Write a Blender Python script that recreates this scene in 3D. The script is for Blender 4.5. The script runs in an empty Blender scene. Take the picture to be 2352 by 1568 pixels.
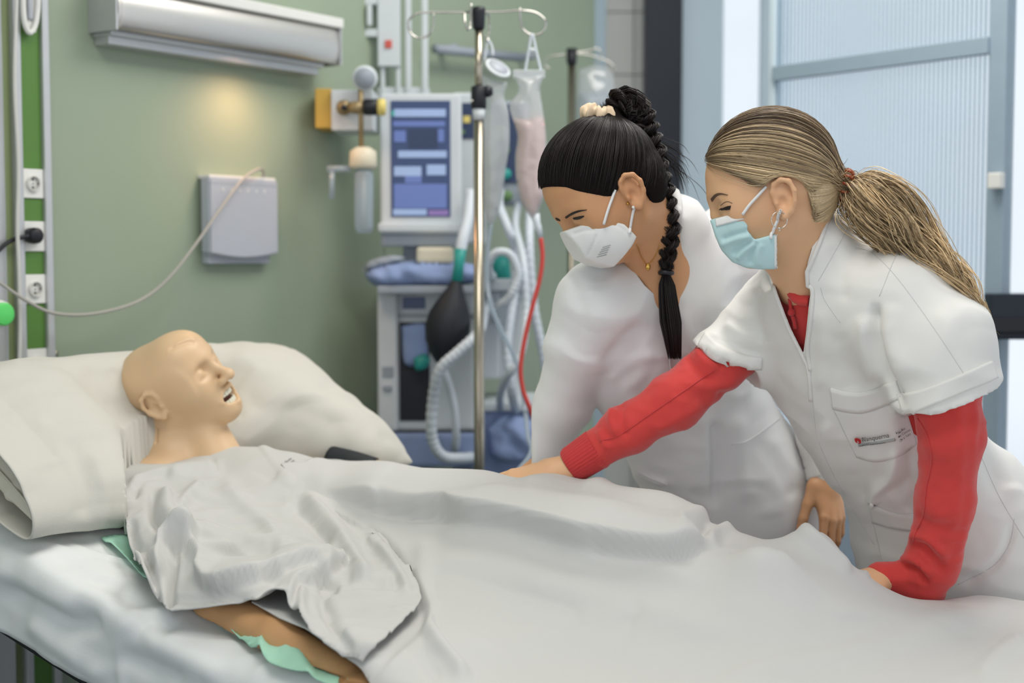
import bpy, bmesh, math, random
import numpy as np
from mathutils import Vector, Matrix
from mathutils.bvhtree import BVHTree

random.seed(4)
SC = bpy.context.scene
COL = SC.collection

# ------------------------------------------------------------------ camera
F = 3267.0                      # focal length in pixels of the 2352 px wide frame
CH = 1.32                       # camera height
PITCH = math.radians(3.61)
cam_d = bpy.data.cameras.new('camera')
cam_d.sensor_width = 36.0
cam_d.lens = F / 2352.0 * 36.0
cam_d.clip_start = 0.02
cam_d.dof.use_dof = True
cam_d.dof.focus_distance = 2.3
cam_d.dof.aperture_fstop = 2.6
cam = bpy.data.objects.new('camera', cam_d)
COL.objects.link(cam)
cam.location = (0, 0, CH)
cam.rotation_euler = (math.radians(90) - PITCH, 0, 0)
SC.camera = cam

# ------------------------------------------------------------------ world, lights, exposure
SC.view_settings.view_transform = 'Standard'
SC.view_settings.look = 'None'
SC.view_settings.gamma = 1.0
SC.view_settings.use_curve_mapping = False
SC.view_settings.exposure = 0.2
world = bpy.data.worlds.new('daylight')
SC.world = world
world.use_nodes = True
bg = world.node_tree.nodes['Background']
bg.inputs[0].default_value = (0.86, 0.905, 0.96, 1)
bg.inputs[1].default_value = 0.98

def area_light(name, loc, rot, sx, sy, power, col):
    d = bpy.data.lights.new(name, 'AREA')
    d.shape = 'RECTANGLE'; d.size = sx; d.size_y = sy; d.energy = power; d.color = col
    o = bpy.data.objects.new(name, d); COL.objects.link(o)
    o.location = loc; o.rotation_euler = rot
    return o
CEIL = 3.0
area_light('ceiling_lamp_bed_offscreen', (-0.2, 1.4, CEIL - 0.04), (0, 0, 0), 1.2, 1.2, 22, (1.0, 0.955, 0.89))
area_light('ceiling_lamp_back_offscreen', (0.7, 3.1, CEIL - 0.04), (0, 0, 0), 1.2, 1.2, 32, (1.0, 0.965, 0.91))

# ------------------------------------------------------------------ maps between pixels, bed and world
cp, sp = math.cos(PITCH), math.sin(PITCH)
def ray(px, py):
    x = (px - 1176) / F; y = -(py - 784) / F
    return np.array([x, cp + y * sp, -sp + y * cp])
CAMP = np.array([0, 0, CH])
def PY(px, py, Y):
    d = ray(px, py); return d / d[1] * Y + CAMP
B0 = np.array([-.6595, 2.85]); BN = np.array([.821, -.571]); BN /= np.linalg.norm(BN)
BW = np.array([-BN[1], BN[0]])
def Bp(s, t, z):
    q = B0 + BN * s + BW * t; return np.array([q[0], q[1], z])
def PT(px, py, t):
    d = ray(px, py); return d * ((t + B0 @ BW) / (d[:2] @ BW)) + CAMP
def PS(px, py, s):
    d = ray(px, py); return d * ((s + B0 @ BN) / (d[:2] @ BN)) + CAMP
def PZ(px, py, z):
    d = ray(px, py); return d * ((z - CH) / d[2]) + CAMP
def proj(V):
    v = np.asarray(V, float) - CAMP
    d = v[..., 1] * cp - v[..., 2] * sp
    u = v[..., 1] * sp + v[..., 2] * cp
    return 1176 + F * v[..., 0] / d, 784 - F * u / d
BED_ROT = Matrix(((BN[0], BW[0], 0), (BN[1], BW[1], 0), (0, 0, 1)))   # bed axes s, t, z

# ------------------------------------------------------------------ materials
def lin(c):
    c = np.asarray(c, float) / 255.0
    return tuple(np.where(c <= 0.04045, c / 12.92, ((c + 0.055) / 1.055) ** 2.4)) + (1.0,)
MATS = {}
def mat(name, rgb, rough=0.6, metal=0.0, var=0.05, nscale=30, bump=0.0, bscale=200, trans=0.0, ior=1.45,
        sheen=0.0, sss=0.0, attr=None, alpha=1.0, emit=None, estr=0.0, aniso=None, spec=0.5):
    m = bpy.data.materials.new(name); m.use_nodes = True
    nt = m.node_tree; b = nt.nodes['Principled BSDF']; L = nt.links
    c = lin(rgb)
    tc = nt.nodes.new('ShaderNodeTexCoord')
    mp = nt.nodes.new('ShaderNodeMapping'); L.new(tc.outputs['Object'], mp.inputs[0])
    if aniso: mp.inputs['Scale'].default_value = aniso
    nz = nt.nodes.new('ShaderNodeTexNoise'); nz.inputs['Scale'].default_value = nscale
    nz.inputs['Detail'].default_value = 3
    L.new(mp.outputs[0], nz.inputs['Vector'])
    mix = nt.nodes.new('ShaderNodeMix'); mix.data_type = 'RGBA'
    mix.inputs[6].default_value = tuple(x * (1 - var) for x in c[:3]) + (1,)
    mix.inputs[7].default_value = tuple(min(1, x * (1 + var)) for x in c[:3]) + (1,)
    L.new(nz.outputs[0], mix.inputs[0])
    out = mix.outputs[2]
    if attr:
        at = nt.nodes.new('ShaderNodeAttribute'); at.attribute_name = attr
        mm = nt.nodes.new('ShaderNodeMix'); mm.data_type = 'RGBA'; mm.blend_type = 'MULTIPLY'
        mm.inputs[0].default_value = 1.0
        L.new(out, mm.inputs[6]); L.new(at.outputs['Color'], mm.inputs[7]); out = mm.outputs[2]
    L.new(out, b.inputs['Base Color'])
    b.inputs['Roughness'].default_value = rough; b.inputs['Metallic'].default_value = metal
    b.inputs['IOR'].default_value = ior; b.inputs['Transmission Weight'].default_value = trans
    b.inputs['Alpha'].default_value = alpha
    b.inputs['Specular IOR Level'].default_value = spec
    if sheen: b.inputs['Sheen Weight'].default_value = sheen
    if sss:
        b.inputs['Subsurface Weight'].default_value = sss
        b.inputs['Subsurface Radius'].default_value = (0.012, 0.005, 0.003)
        b.inputs['Subsurface Scale'].default_value = 0.6
    if bump:
        n2 = nt.nodes.new('ShaderNodeTexNoise'); n2.inputs['Scale'].default_value = bscale
        n2.inputs['Detail'].default_value = 2
        L.new(mp.outputs[0], n2.inputs['Vector'])
        bp = nt.nodes.new('ShaderNodeBump'); bp.inputs['Strength'].default_value = bump
        bp.inputs['Distance'].default_value = 0.002
        L.new(n2.outputs[0], bp.inputs['Height']); L.new(bp.outputs[0], b.inputs['Normal'])
    if emit is not None:
        b.inputs['Emission Color'].default_value = lin(emit); b.inputs['Emission Strength'].default_value = estr
    MATS[name] = m
    return m

def pane_mat(name, rgb, see=0.6, rough=0.15, milk=(235, 240, 245)):
    """thin pane: part see-through, part light-scattering, a little gloss"""
    m = bpy.data.materials.new(name); m.use_nodes = True
    nt = m.node_tree; nt.nodes.remove(nt.nodes['Principled BSDF']); L = nt.links
    out = nt.nodes['Material Output']
    tr = nt.nodes.new('ShaderNodeBsdfTransparent'); tr.inputs[0].default_value = lin(rgb)
    t1 = nt.nodes.new('ShaderNodeBsdfTranslucent'); t1.inputs[0].default_value = lin(milk)
    df = nt.nodes.new('ShaderNodeBsdfDiffuse'); df.inputs[0].default_value = lin(milk)
    tl = nt.nodes.new('ShaderNodeMixShader'); L.new(t1.outputs[0], tl.inputs[1]); L.new(df.outputs[0], tl.inputs[2])
    gl = nt.nodes.new('ShaderNodeBsdfGlossy'); gl.inputs['Roughness'].default_value = rough
    m1 = nt.nodes.new('ShaderNodeMixShader')
    tc = nt.nodes.new('ShaderNodeTexCoord'); nz = nt.nodes.new('ShaderNodeTexNoise')
    nz.inputs['Scale'].default_value = 3.0; L.new(tc.outputs['Object'], nz.inputs['Vector'])
    mr = nt.nodes.new('ShaderNodeMapRange'); mr.inputs[3].default_value = 1 - see - 0.06; mr.inputs[4].default_value = 1 - see + 0.06
    L.new(nz.outputs[0], mr.inputs[0]); L.new(mr.outputs[0], m1.inputs[0])
    L.new(tr.outputs[0], m1.inputs[1]); L.new(tl.outputs[0], m1.inputs[2])
    m2 = nt.nodes.new('ShaderNodeMixShader'); m2.inputs[0].default_value = 0.06
    L.new(m1.outputs[0], m2.inputs[1]); L.new(gl.outputs[0], m2.inputs[2])
    L.new(m2.outputs[0], out.inputs[0])
    MATS[name] = m
    return m

# ------------------------------------------------------------------ objects
def tag(o, label=None, cat=None, group=None, kind=None):
    if label: o['label'] = label
    if cat: o['category'] = cat
    if group: o['group'] = group
    if kind: o['kind'] = kind
    return o
def thing(name, loc, label, cat, group=None, rotz=0.0):
    o = bpy.data.objects.new(name, None); COL.objects.link(o)
    o.empty_display_size = 0.05
    o.location = tuple(loc); o.rotation_euler = (0, 0, rotz)
    bpy.context.view_layer.update()
    return tag(o, label, cat, group)
def adopt(o, parent):
    """parent keeping the world position (identity-transform meshes in world coordinates)"""
    if parent is not None:
        o.parent = parent
        M = Matrix.LocRotScale(parent.location, parent.rotation_euler, parent.scale)
        if parent.parent is not None:
            p2 = parent.parent
            M = Matrix.LocRotScale(p2.location, p2.rotation_euler, p2.scale) @ parent.matrix_parent_inverse @ M
        o.matrix_parent_inverse = M.inverted()
    return o
def mesh_np(name, V, Q, smooth=True):
    V = np.asarray(V, np.float32); Q = np.asarray(Q, np.int32)
    me = bpy.data.meshes.new(name)
    me.vertices.add(len(V)); me.vertices.foreach_set('co', V.ravel())
    k = Q.shape[1]
    me.loops.add(Q.size); me.loops.foreach_set('vertex_index', Q.ravel())
    me.polygons.add(len(Q)); me.polygons.foreach_set('loop_start', np.arange(0, Q.size, k, dtype=np.int32))
    me.polygons.foreach_set('use_smooth', np.full(len(Q), smooth, bool))
    me.update(calc_edges=True); me.validate()
    return me
def ob(name, me, m, parent=None, label=None):
    o = bpy.data.objects.new(name, me); COL.objects.link(o)
    if m is not None: me.materials.append(MATS[m] if isinstance(m, str) else m)
    adopt(o, parent)
    if label: o['label'] = label
    return o
def bm_ob(name, bm, m, parent=None, smooth=False, label=None):
    me = bpy.data.meshes.new(name); bm.normal_update(); bm.to_mesh(me); bm.free()
    if smooth: me.polygons.foreach_set('use_smooth', np.ones(len(me.polygons), bool))
    return ob(name, me, m, parent, label)
def set_color(me, C, name='Col'):
    a = me.color_attributes.new(name, 'FLOAT_COLOR', 'POINT')
    C = np.asarray(C, np.float32)
    if C.shape[1] == 3: C = np.concatenate([C, np.ones((len(C), 1), np.float32)], 1)
    a.data.foreach_set('color', C.ravel())

# bmesh shapes (world coordinates)
def M3(R, c):
    M = Matrix(R).to_4x4() if R is not None else Matrix.Identity(4)
    M.translation = Vector(tuple(float(x) for x in c)); return M
def add_box(bm, c, half, R=None, bevel=0.0, seg=2):
    t = bmesh.new(); bmesh.ops.create_cube(t, size=2.0)
    bmesh.ops.scale(t, vec=tuple(float(x) for x in half), verts=t.verts)
    if bevel > 0: bmesh.ops.bevel(t, geom=t.edges[:], offset=float(bevel), segments=seg, profile=0.6, affect='EDGES')
    bmesh.ops.transform(t, matrix=M3(R, c), verts=t.verts)
    me = bpy.data.meshes.new('t'); t.to_mesh(me); t.free(); bm.from_mesh(me); bpy.data.meshes.remove(me)
def frame_to(a, b):
    d = Vector(tuple(b)) - Vector(tuple(a)); return d.to_track_quat('Z', 'Y').to_matrix(), d.length
def add_cyl(bm, a, b, r0, r1=None, seg=20, caps=True):
    R, L = frame_to(a, b); r1 = r0 if r1 is None else r1
    M = R.to_4x4(); M.translation = (Vector(tuple(a)) + Vector(tuple(b))) / 2
    bmesh.ops.create_cone(bm, cap_ends=caps, segments=seg, radius1=r0, radius2=r1, depth=L, matrix=M)
def add_sphere(bm, c, r, R=None, seg=16, scale=(1, 1, 1)):
    M = M3(R, c) @ Matrix.Diagonal((*scale, 1))
    bmesh.ops.create_uvsphere(bm, u_segments=seg, v_segments=max(6, seg // 2), radius=r, matrix=M)
def box_ob(name, c, half, m, parent=None, R=None, bevel=0.0, seg=2, label=None):
    bm = bmesh.new(); add_box(bm, c, half, R, bevel, seg); return bm_ob(name, bm, m, parent, False, label)
def pxbox(name, x0, y0, x1, y1, Y, depth, m, parent=None, bevel=0.003, label=None, seg=2):
    """upright box whose front face fills this pixel rectangle at distance Y"""
    a = PY(x0, y0, Y); b = PY(x1, y1, Y)
    c = (a + b) / 2; c[1] = Y + depth / 2
    half = (abs(b[0] - a[0]) / 2, depth / 2, abs(a[2] - b[2]) / 2)
    return box_ob(name, c, half, m, parent, None, min(bevel, 0.45 * min(half)), seg, label)

def spline(P, n):
    """Catmull-Rom through the points, n samples"""
    P = np.asarray(P, float)
    if len(P) == 2:
        u = np.linspace(0, 1, n)[:, None]; return P[0] * (1 - u) + P[1] * u
    E = np.vstack([2 * P[0] - P[1], P, 2 * P[-1] - P[-2]])
    u = np.linspace(0, len(P) - 1 - 1e-6, n); i = u.astype(int); f = (u - i)[:, None]
    a, b, c, d = E[i], E[i + 1], E[i + 2], E[i + 3]
    return 0.5 * ((2 * b) + (c - a) * f + (2 * a - 5 * b + 4 * c - d) * f ** 2 + (3 * b - a - 3 * c + d) * f ** 3)
def tube_arrays(P, r, seg=10, caps=True, flat=1.0):
    P = np.asarray(P, float); n = len(P)
    r = np.broadcast_to(np.asarray(r, float), (n,))
    T = np.gradient(P, axis=0); T /= np.linalg.norm(T, axis=1)[:, None] + 1e-12
    ref = np.array([0, 0, 1.0]) if abs(T[0, 2]) < 0.9 else np.array([1.0, 0, 0])
    N = np.zeros_like(P); a = np.cross(T[0], ref); N[0] = a / np.linalg.norm(a)
    for i in range(1, n):
        a = N[i - 1] - T[i] * (N[i - 1] @ T[i]); N[i] = a / (np.linalg.norm(a) + 1e-12)
    Bi = np.cross(T, N)
    th = np.linspace(0, 2 * np.pi, seg, endpoint=False)
    V = P[:, None] + r[:, None, None] * (np.cos(th)[None, :, None] * N[:, None] + flat * np.sin(th)[None, :, None] * Bi[:, None])
    V = V.reshape(-1, 3)
    i = np.arange(n - 1)[:, None] * seg; j = np.arange(seg)[None, :]; jn = (j + 1) % seg
    Q = np.stack([i + j, i + jn, i + seg + jn, i + seg + j], -1).reshape(-1, 4)
    if caps:
        V = np.vstack([V, P[0], P[-1]]); c0 = len(V) - 2; c1 = c0 + 1
        j = np.arange(seg); jn = (j + 1) % seg; e = (n - 1) * seg
        Q = np.vstack([Q, np.stack([np.full(seg, c0), jn, j, j], -1), np.stack([np.full(seg, c1), e + j, e + jn, e + jn], -1)])
    return V, Q
def quads_mesh(name, V, Q, smooth=True):
    """quads where a repeated last index means a triangle"""
    me = bpy.data.meshes.new(name)
    me.from_pydata([tuple(map(float, v)) for v in V], [], [tuple(map(int, q[:3])) if q[2] == q[3] else tuple(map(int, q)) for q in Q])
    me.polygons.foreach_set('use_smooth', np.full(len(me.polygons), smooth, bool)); me.update()
    return me
def tube_ob(name, P, r, m, parent=None, n=40, seg=10, label=None, flat=1.0):
    V, Q = tube_arrays(spline(P, n), r, seg, True, flat)
    return ob(name, quads_mesh(name, V, Q), m, parent, label)
def lathe_ob(name, prof, axis_a, axis_b, m, parent=None, seg=28, label=None, smooth=True):
    """prof: (along 0..1, radius) list about the line a-b"""
    a = np.asarray(axis_a, float); b = np.asarray(axis_b, float)
    R, L = frame_to(a, b); R = np.array(R)
    th = np.linspace(0, 2 * np.pi, seg, endpoint=False)
    V = []
    for u, r in prof:
        V.append(a + (b - a) * u + r * (np.cos(th)[:, None] * R[:, 0] + np.sin(th)[:, None] * R[:, 1]))
    n = len(prof); V = np.vstack(V)
    i = np.arange(n - 1)[:, None] * seg; j = np.arange(seg)[None, :]; jn = (j + 1) % seg
    Q = np.stack([i + j, i + jn, i + seg + jn, i + seg + j], -1).reshape(-1, 4)
    me = bpy.data.meshes.new(name)
    F_ = [tuple(map(int, q)) for q in Q]
    F_.append(tuple(range(seg - 1, -1, -1))); F_.append(tuple((n - 1) * seg + k for k in range(seg)))
    me.from_pydata([tuple(map(float, v)) for v in V], [], F_)
    me.polygons.foreach_set('use_smooth', np.full(len(me.polygons), smooth, bool)); me.update()
    return ob(name, me, m, parent, label)
def solid_sheet(V, nu, nv, th):
    """grid sheet (nu x nv points) to a closed slab of thickness th (below the surface)"""
    V = V.reshape(nu, nv, 3)
    du = np.gradient(V, axis=0); dv = np.gradient(V, axis=1)
    N = np.cross(du, dv); N /= np.linalg.norm(N, axis=2)[..., None] + 1e-12
    A = np.concatenate([V.reshape(-1, 3), (V - N * th).reshape(-1, 3)])
    i = np.arange(nu - 1)[:, None]; j = np.arange(nv - 1)[None, :]
    q = np.stack([i * nv + j, (i + 1) * nv + j, (i + 1) * nv + j + 1, i * nv + j + 1], -1).reshape(-1, 4)
    o = nu * nv
    q2 = q[:, ::-1] + o
    ring = [(k, 0) for k in range(nu)] + [(nu - 1, k) for k in range(1, nv)] + [(k, nv - 1) for k in range(nu - 2, -1, -1)] + [(0, k) for k in range(nv - 2, 0, -1)]
    ri = np.array([a * nv + b for a, b in ring]); rn = np.roll(ri, -1)
    q3 = np.stack([ri, ri + o, rn + o, rn], -1)
    return A, np.vstack([q, q2, q3])

# ------------------------------------------------------------------ numpy noise
def _hash(i, j, k, seed):
    h = (i * 374761393 + j * 668265263 + k * 2147483647 + seed * 974634777) & 0xffffffff
    h = ((h ^ (h >> 13)) * 1274126177) & 0xffffffff
    return ((h ^ (h >> 16)) & 0xffff) / 65535.0
def vnoise(P, scale, seed=0):
    """value noise in -1..1; scale may be a 3-vector of frequencies"""
    Q = np.asarray(P, float) * np.asarray(scale, float)
    I = np.floor(Q).astype(np.int64); f = Q - I; f = f * f * (3 - 2 * f)
    r = 0
    for a in (0, 1):
        for b in (0, 1):
            for c in (0, 1):
                w = (f[:, 0] if a else 1 - f[:, 0]) * (f[:, 1] if b else 1 - f[:, 1]) * (f[:, 2] if c else 1 - f[:, 2])
                r = r + w * _hash(I[:, 0] + a, I[:, 1] + b, I[:, 2] + c, seed)
    return r * 2 - 1
def fbm(P, scale, seed=0, oct=3):
    r = 0; a = 1.0; s = np.asarray(scale, float)
    for o in range(oct):
        r = r + a * vnoise(P, s, seed + o * 17); a *= .5; s = s * 2.03
    return r
def smooth01(x): x = np.clip(x, 0, 1); return x * x * (3 - 2 * x)

# ------------------------------------------------------------------ folds traced as pixel polylines
def poly_dist(x, y, line):
    """signed distance in pixels to a polyline (positive = left of its direction in image terms, y down) and the parameter"""
    L = spline(np.asarray(line, float), max(12, 6 * len(line)))
    best = np.full(x.shape, 1e9); sgn = np.zeros(x.shape); par = np.zeros(x.shape)
    n = len(L) - 1
    for k in range(n):
        ax, ay = L[k]; bx, by = L[k + 1]; dx, dy = bx - ax, by - ay; l2 = dx * dx + dy * dy + 1e-9
        u = np.clip(((x - ax) * dx + (y - ay) * dy) / l2, 0, 1)
        ex = x - ax - u * dx; ey = y - ay - u * dy
        d = ex * ex + ey * ey; m = d < best
        best = np.where(m, d, best); s = dx * ey - dy * ex
        sgn = np.where(m, np.where(s > 0, 1.0, -1.0), sgn); par = np.where(m, (k + u) / n, par)
    return np.sqrt(best) * sgn, par
def fold(V, N, folds, gain=1.0):
    """displace V along N: ('r', line, amp_m, width_px) ridge (negative amp = crease);
    ('e', line, amp_m, reach_px, sharp_px) layer edge raised on the left-hand side (image) of the line"""
    V = V.copy(); x, y = proj(V)
    for f in folds:
        line = np.asarray(f[1], float)
        pad = (f[3] * 3.2) + 5
        m = (x > line[:, 0].min() - pad) & (x < line[:, 0].max() + pad) & (y > line[:, 1].min() - pad) & (y < line[:, 1].max() + pad)
        if not m.any(): continue
        d, u = poly_dist(x[m], y[m], line)
        fade = smooth01(np.minimum(u, 1 - u) * 6 + 0.02)
        if f[0] == 'r':
            a = gain * f[2] * np.exp(-(d / f[3]) ** 2) * fade
        else:
            sh = f[4] if len(f) > 4 else 3.0
            a = gain * f[2] * smooth01(0.5 - d / sh) * np.exp(-np.maximum(-d, 0) / f[3]) * fade
        V[m] += N[m] * a[:, None]
    return V
def vnormals(V, Q):
    a = V[Q[:, 0]]; b = V[Q[:, 1]]; c = V[Q[:, 2]]; d = V[Q[:, 3]]
    n = np.cross(c - a, d - b)
    N = np.zeros_like(V)
    for k in range(4): np.add.at(N, Q[:, k], n)
    return N / (np.linalg.norm(N, axis=1)[:, None] + 1e-12)
def relax(V, Q, it=1, f=0.5):
    n = len(V); E = np.vstack([Q[:, [0, 1]], Q[:, [1, 2]], Q[:, [2, 3]], Q[:, [3, 0]]])
    cnt = np.bincount(E[:, 0], minlength=n) + np.bincount(E[:, 1], minlength=n)
    for _ in range(it):
        S = np.zeros_like(V)
        for c in range(3):
            S[:, c] = np.bincount(E[:, 0], V[E[:, 1], c], n) + np.bincount(E[:, 1], V[E[:, 0], c], n)
        V = V * (1 - f) + f * S / np.maximum(cnt, 1)[:, None]
    return V

# ------------------------------------------------------------------ distance fields meshed with surface nets
class Field:
    def __init__(s, lo, hi, h):
        s.lo = np.asarray(lo, float); s.h = h
        s.n = np.ceil((np.asarray(hi, float) - s.lo) / h).astype(int) + 1
        s.d = np.full(s.n, 0.5, np.float32)
        s.ax = [(s.lo[i] + h * np.arange(s.n[i])).astype(np.float32) for i in range(3)]
    def _sub(s, lo, hi, m):
        a = np.clip(np.floor((lo - m - s.lo) / s.h).astype(int), 0, s.n)
        b = np.clip(np.ceil((hi + m - s.lo) / s.h).astype(int) + 1, 0, s.n)
        sl = tuple(slice(int(i), int(j)) for i, j in zip(a, b))
        return sl, (s.ax[0][sl[0]][:, None, None], s.ax[1][sl[1]][None, :, None], s.ax[2][sl[2]][None, None, :])
    def _put(s, sl, d, k, sub):
        A = s.d[sl]
        if A.size == 0: return
        if sub:
            d = -d
            if k > 0: h = np.maximum(k - np.abs(A - d), 0) / k; s.d[sl] = np.maximum(A, d) + h * h * k * .25
            else: s.d[sl] = np.maximum(A, d)
        else:
            if k > 0: h = np.maximum(k - np.abs(A - d), 0) / k; s.d[sl] = np.minimum(A, d) - h * h * k * .25
            else: s.d[sl] = np.minimum(A, d)
    def cap(s, a, b, r0, r1=None, k=0.02, sub=False, sq=None):
        """round cone; sq=(axis, factor) squashes the section along a direction"""
        a = np.asarray(a, float); b = np.asarray(b, float); r1 = r0 if r1 is None else r1
        rm = max(r0, r1) * (1.0 if sq is None else max(1.0, 1.0 / sq[1] if sq[1] < 1 else 1.0))
        rm = max(r0, r1)
        m = rm + k + 3 * s.h
        sl, (X, Y, Z) = s._sub(np.minimum(a, b), np.maximum(a, b), m)
        ba = b - a; l2 = ba @ ba + 1e-12
        px, py, pz = X - a[0], Y - a[1], Z - a[2]
        t = np.clip((px * ba[0] + py * ba[1] + pz * ba[2]) / l2, 0, 1)
        dx, dy, dz = px - t * ba[0], py - t * ba[1], pz - t * ba[2]
        if sq is not None:
            u = np.asarray(sq[0], float); u = u / np.linalg.norm(u); g = 1 / sq[1] - 1
            c = dx * u[0] + dy * u[1] + dz * u[2]
            dx, dy, dz = dx + c * g * u[0], dy + c * g * u[1], dz + c * g * u[2]
        d = np.sqrt(dx * dx + dy * dy + dz * dz) - (r0 + (r1 - r0) * t)
        s._put(sl, d.astype(np.float32), k, sub)
    def chain(s, P, R, k=0.02, sq=None):
        for i in range(len(P) - 1): s.cap(P[i], P[i + 1], R[i], R[i + 1], k, sq=sq)
    def ell(s, c, r, R=None, k=0.02, sub=False):
        c = np.asarray(c, float); r = np.asarray(r, float); R = np.eye(3) if R is None else np.asarray(R, float)
        ext = np.sqrt(((R * r) ** 2).sum(1))
        sl, (X, Y, Z) = s._sub(c - ext, c + ext, k + 3 * s.h)
        px, py, pz = X - c[0], Y - c[1], Z - c[2]
        q = [px * R[0, i] + py * R[1, i] + pz * R[2, i] for i in range(3)]
        k0 = np.sqrt(sum((q[i] / r[i]) ** 2 for i in range(3)))
        k1 = np.sqrt(sum((q[i] / r[i] ** 2) ** 2 for i in range(3))) + 1e-6
        d = k0 * (k0 - 1) / k1
        s._put(sl, d.astype(np.float32), k, sub)
    def box(s, c, half, R=None, rd=0.005, k=0.01, sub=False):
        c = np.asarray(c, float); half = np.asarray(half, float); R = np.eye(3) if R is None else np.asarray(R, float)
        ext = (np.abs(R) * half).sum(1)
        sl, (X, Y, Z) = s._sub(c - ext, c + ext, k + 3 * s.h)
        px, py, pz = X - c[0], Y - c[1], Z - c[2]
        q = [np.abs(px * R[0, i] + py * R[1, i] + pz * R[2, i]) - (half[i] - rd) for i in range(3)]
        o = np.sqrt(sum(np.maximum(v, 0) ** 2 for v in q)); ins = np.minimum(np.maximum(np.maximum(q[0], q[1]), q[2]), 0)
        s._put(sl, (o + ins - rd).astype(np.float32), k, sub)
    def plane(s, p, n, k=0.0):
        """cut everything on the side n points to"""
        p = np.asarray(p, float); n = np.asarray(n, float); n = n / np.linalg.norm(n)
        X, Y, Z = s.ax[0][:, None, None], s.ax[1][None, :, None], s.ax[2][None, None, :]
        d = ((X - p[0]) * n[0] + (Y - p[1]) * n[1] + (Z - p[2]) * n[2]).astype(np.float32)
        if k > 0: h = np.maximum(k - np.abs(s.d - d), 0) / k; s.d = np.maximum(s.d, d) + h * h * k * .25
        else: s.d = np.maximum(s.d, d)
    def mesh(s, iso=0.0, it=1):
        return nets(s.d - iso, s.lo, s.h, it)
def nets(d, lo, h, it=1):
    d = np.pad(d, 1, constant_values=0.5); lo = lo - h
    sgn = d < 0
    n = np.array(d.shape)
    c = [sgn[i:n[0] - 1 + i, j:n[1] - 1 + j, k:n[2] - 1 + k] for i in (0, 1) for j in (0, 1) for k in (0, 1)]
    tot = sum(x.astype(np.int8) for x in c)
    act = (tot > 0) & (tot < 8)
    idx = np.argwhere(act)
    ids = np.full(act.shape, -1, np.int64); ids[act] = np.arange(len(idx))
    acc = np.zeros((len(idx), 3)); cnt = np.zeros(len(idx))
    for axis in range(3):
        o = [a for a in range(3) if a != axis]
        for u in (0, 1):
            for v in (0, 1):
                p = idx.copy(); p[:, o[0]] += u; p[:, o[1]] += v
                q = p.copy(); q[:, axis] += 1
                da = d[p[:, 0], p[:, 1], p[:, 2]]; db = d[q[:, 0], q[:, 1], q[:, 2]]
                m = (da < 0) != (db < 0)
                t = np.where(m, da / np.where(m, da - db, 1), 0)
                pt = p.astype(float); pt[:, axis] += t
                acc[m] += pt[m]; cnt[m] += 1
    V = lo + h * acc / cnt[:, None]
    Q = []
    for axis in range(3):
        o = [(axis + 1) % 3, (axis + 2) % 3]
        a = [slice(None)] * 3; b = [slice(None)] * 3
        a[axis] = slice(0, n[axis] - 1); b[axis] = slice(1, n[axis])
        sa = sgn[tuple(a)]; sb = sgn[tuple(b)]
        e = np.argwhere(sa != sb)
        e = e[(e[:, o[0]] > 0) & (e[:, o[1]] > 0) & (e[:, o[0]] < n[o[0]] - 1) & (e[:, o[1]] < n[o[1]] - 1)]
        def cid(du, dv):
            p = e.copy(); p[:, o[0]] -= du; p[:, o[1]] -= dv
            return ids[p[:, 0], p[:, 1], p[:, 2]]
        q = np.stack([cid(1, 1), cid(0, 1), cid(0, 0), cid(1, 0)], 1)
        ins = sgn[e[:, 0], e[:, 1], e[:, 2]]
        q[~ins] = q[~ins][:, ::-1]
        Q.append(q)
    Q = np.vstack(Q)
    if it: V = relax(V, Q, it, 0.4)
    return V, Q
def rot_axes(fwd, up):
    """columns: forward, left, up"""
    f = np.asarray(fwd, float); f /= np.linalg.norm(f)
    u = np.asarray(up, float); u = u - f * (u @ f); u /= np.linalg.norm(u)
    return np.stack([f, np.cross(u, f), u], 1)

class Caster:
    """finds points on a finished surface along pixel rays"""
    def __init__(s, V, Q):
        s.b = BVHTree.FromPolygons([tuple(map(float, v)) for v in V], [tuple(map(int, q)) for q in Q])
    def at(s, px, py, off=0.0):
        d = ray(px, py); d = d / np.linalg.norm(d)
        h = s.b.ray_cast(Vector(CAMP), Vector(d))
        if h[0] is None: return None, None
        nn = np.array(h[1]); nn = nn if nn @ d < 0 else -nn
        return np.array(h[0]) + nn * off, nn
def patch(name, caster, top, bot, m, parent, nu=24, nv=6, off=0.0025, th=0.003, label=None, wav=0.0):
    """cloth strip lying on a surface between two traced pixel lines"""
    a = spline(top, nu); b = spline(bot, nu)
    G = np.zeros((nu, nv, 3)); last = None; miss = []
    for i in range(nu):
        for j in range(nv):
            w = j / (nv - 1); x, y = a[i] * (1 - w) + b[i] * w
            p, nn = caster.at(x, y, off)
            if p is None: miss.append((i, j)); continue
            G[i, j] = p
    for i, j in miss:
        c = [G[k, l] for k in range(max(0, i - 3), min(nu, i + 4)) for l in range(nv) if (k, l) not in miss]
        Yd = np.mean([q[1] for q in c]) if c else 2.2
        w = j / (nv - 1); x, y = a[i] * (1 - w) + b[i] * w
        G[i, j] = PY(x, y, Yd)
    # orient so the slab thickens inwards
    n0 = np.cross(G[1, 0] - G[0, 0], G[0, 1] - G[0, 0])
    if n0 @ (CAMP - G[0, 0]) < 0: G = G[:, ::-1]
    V, Q = solid_sheet(G.copy(), nu, nv, th)
    return ob(name, mesh_np(name, V, Q), m, parent, label)
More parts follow.
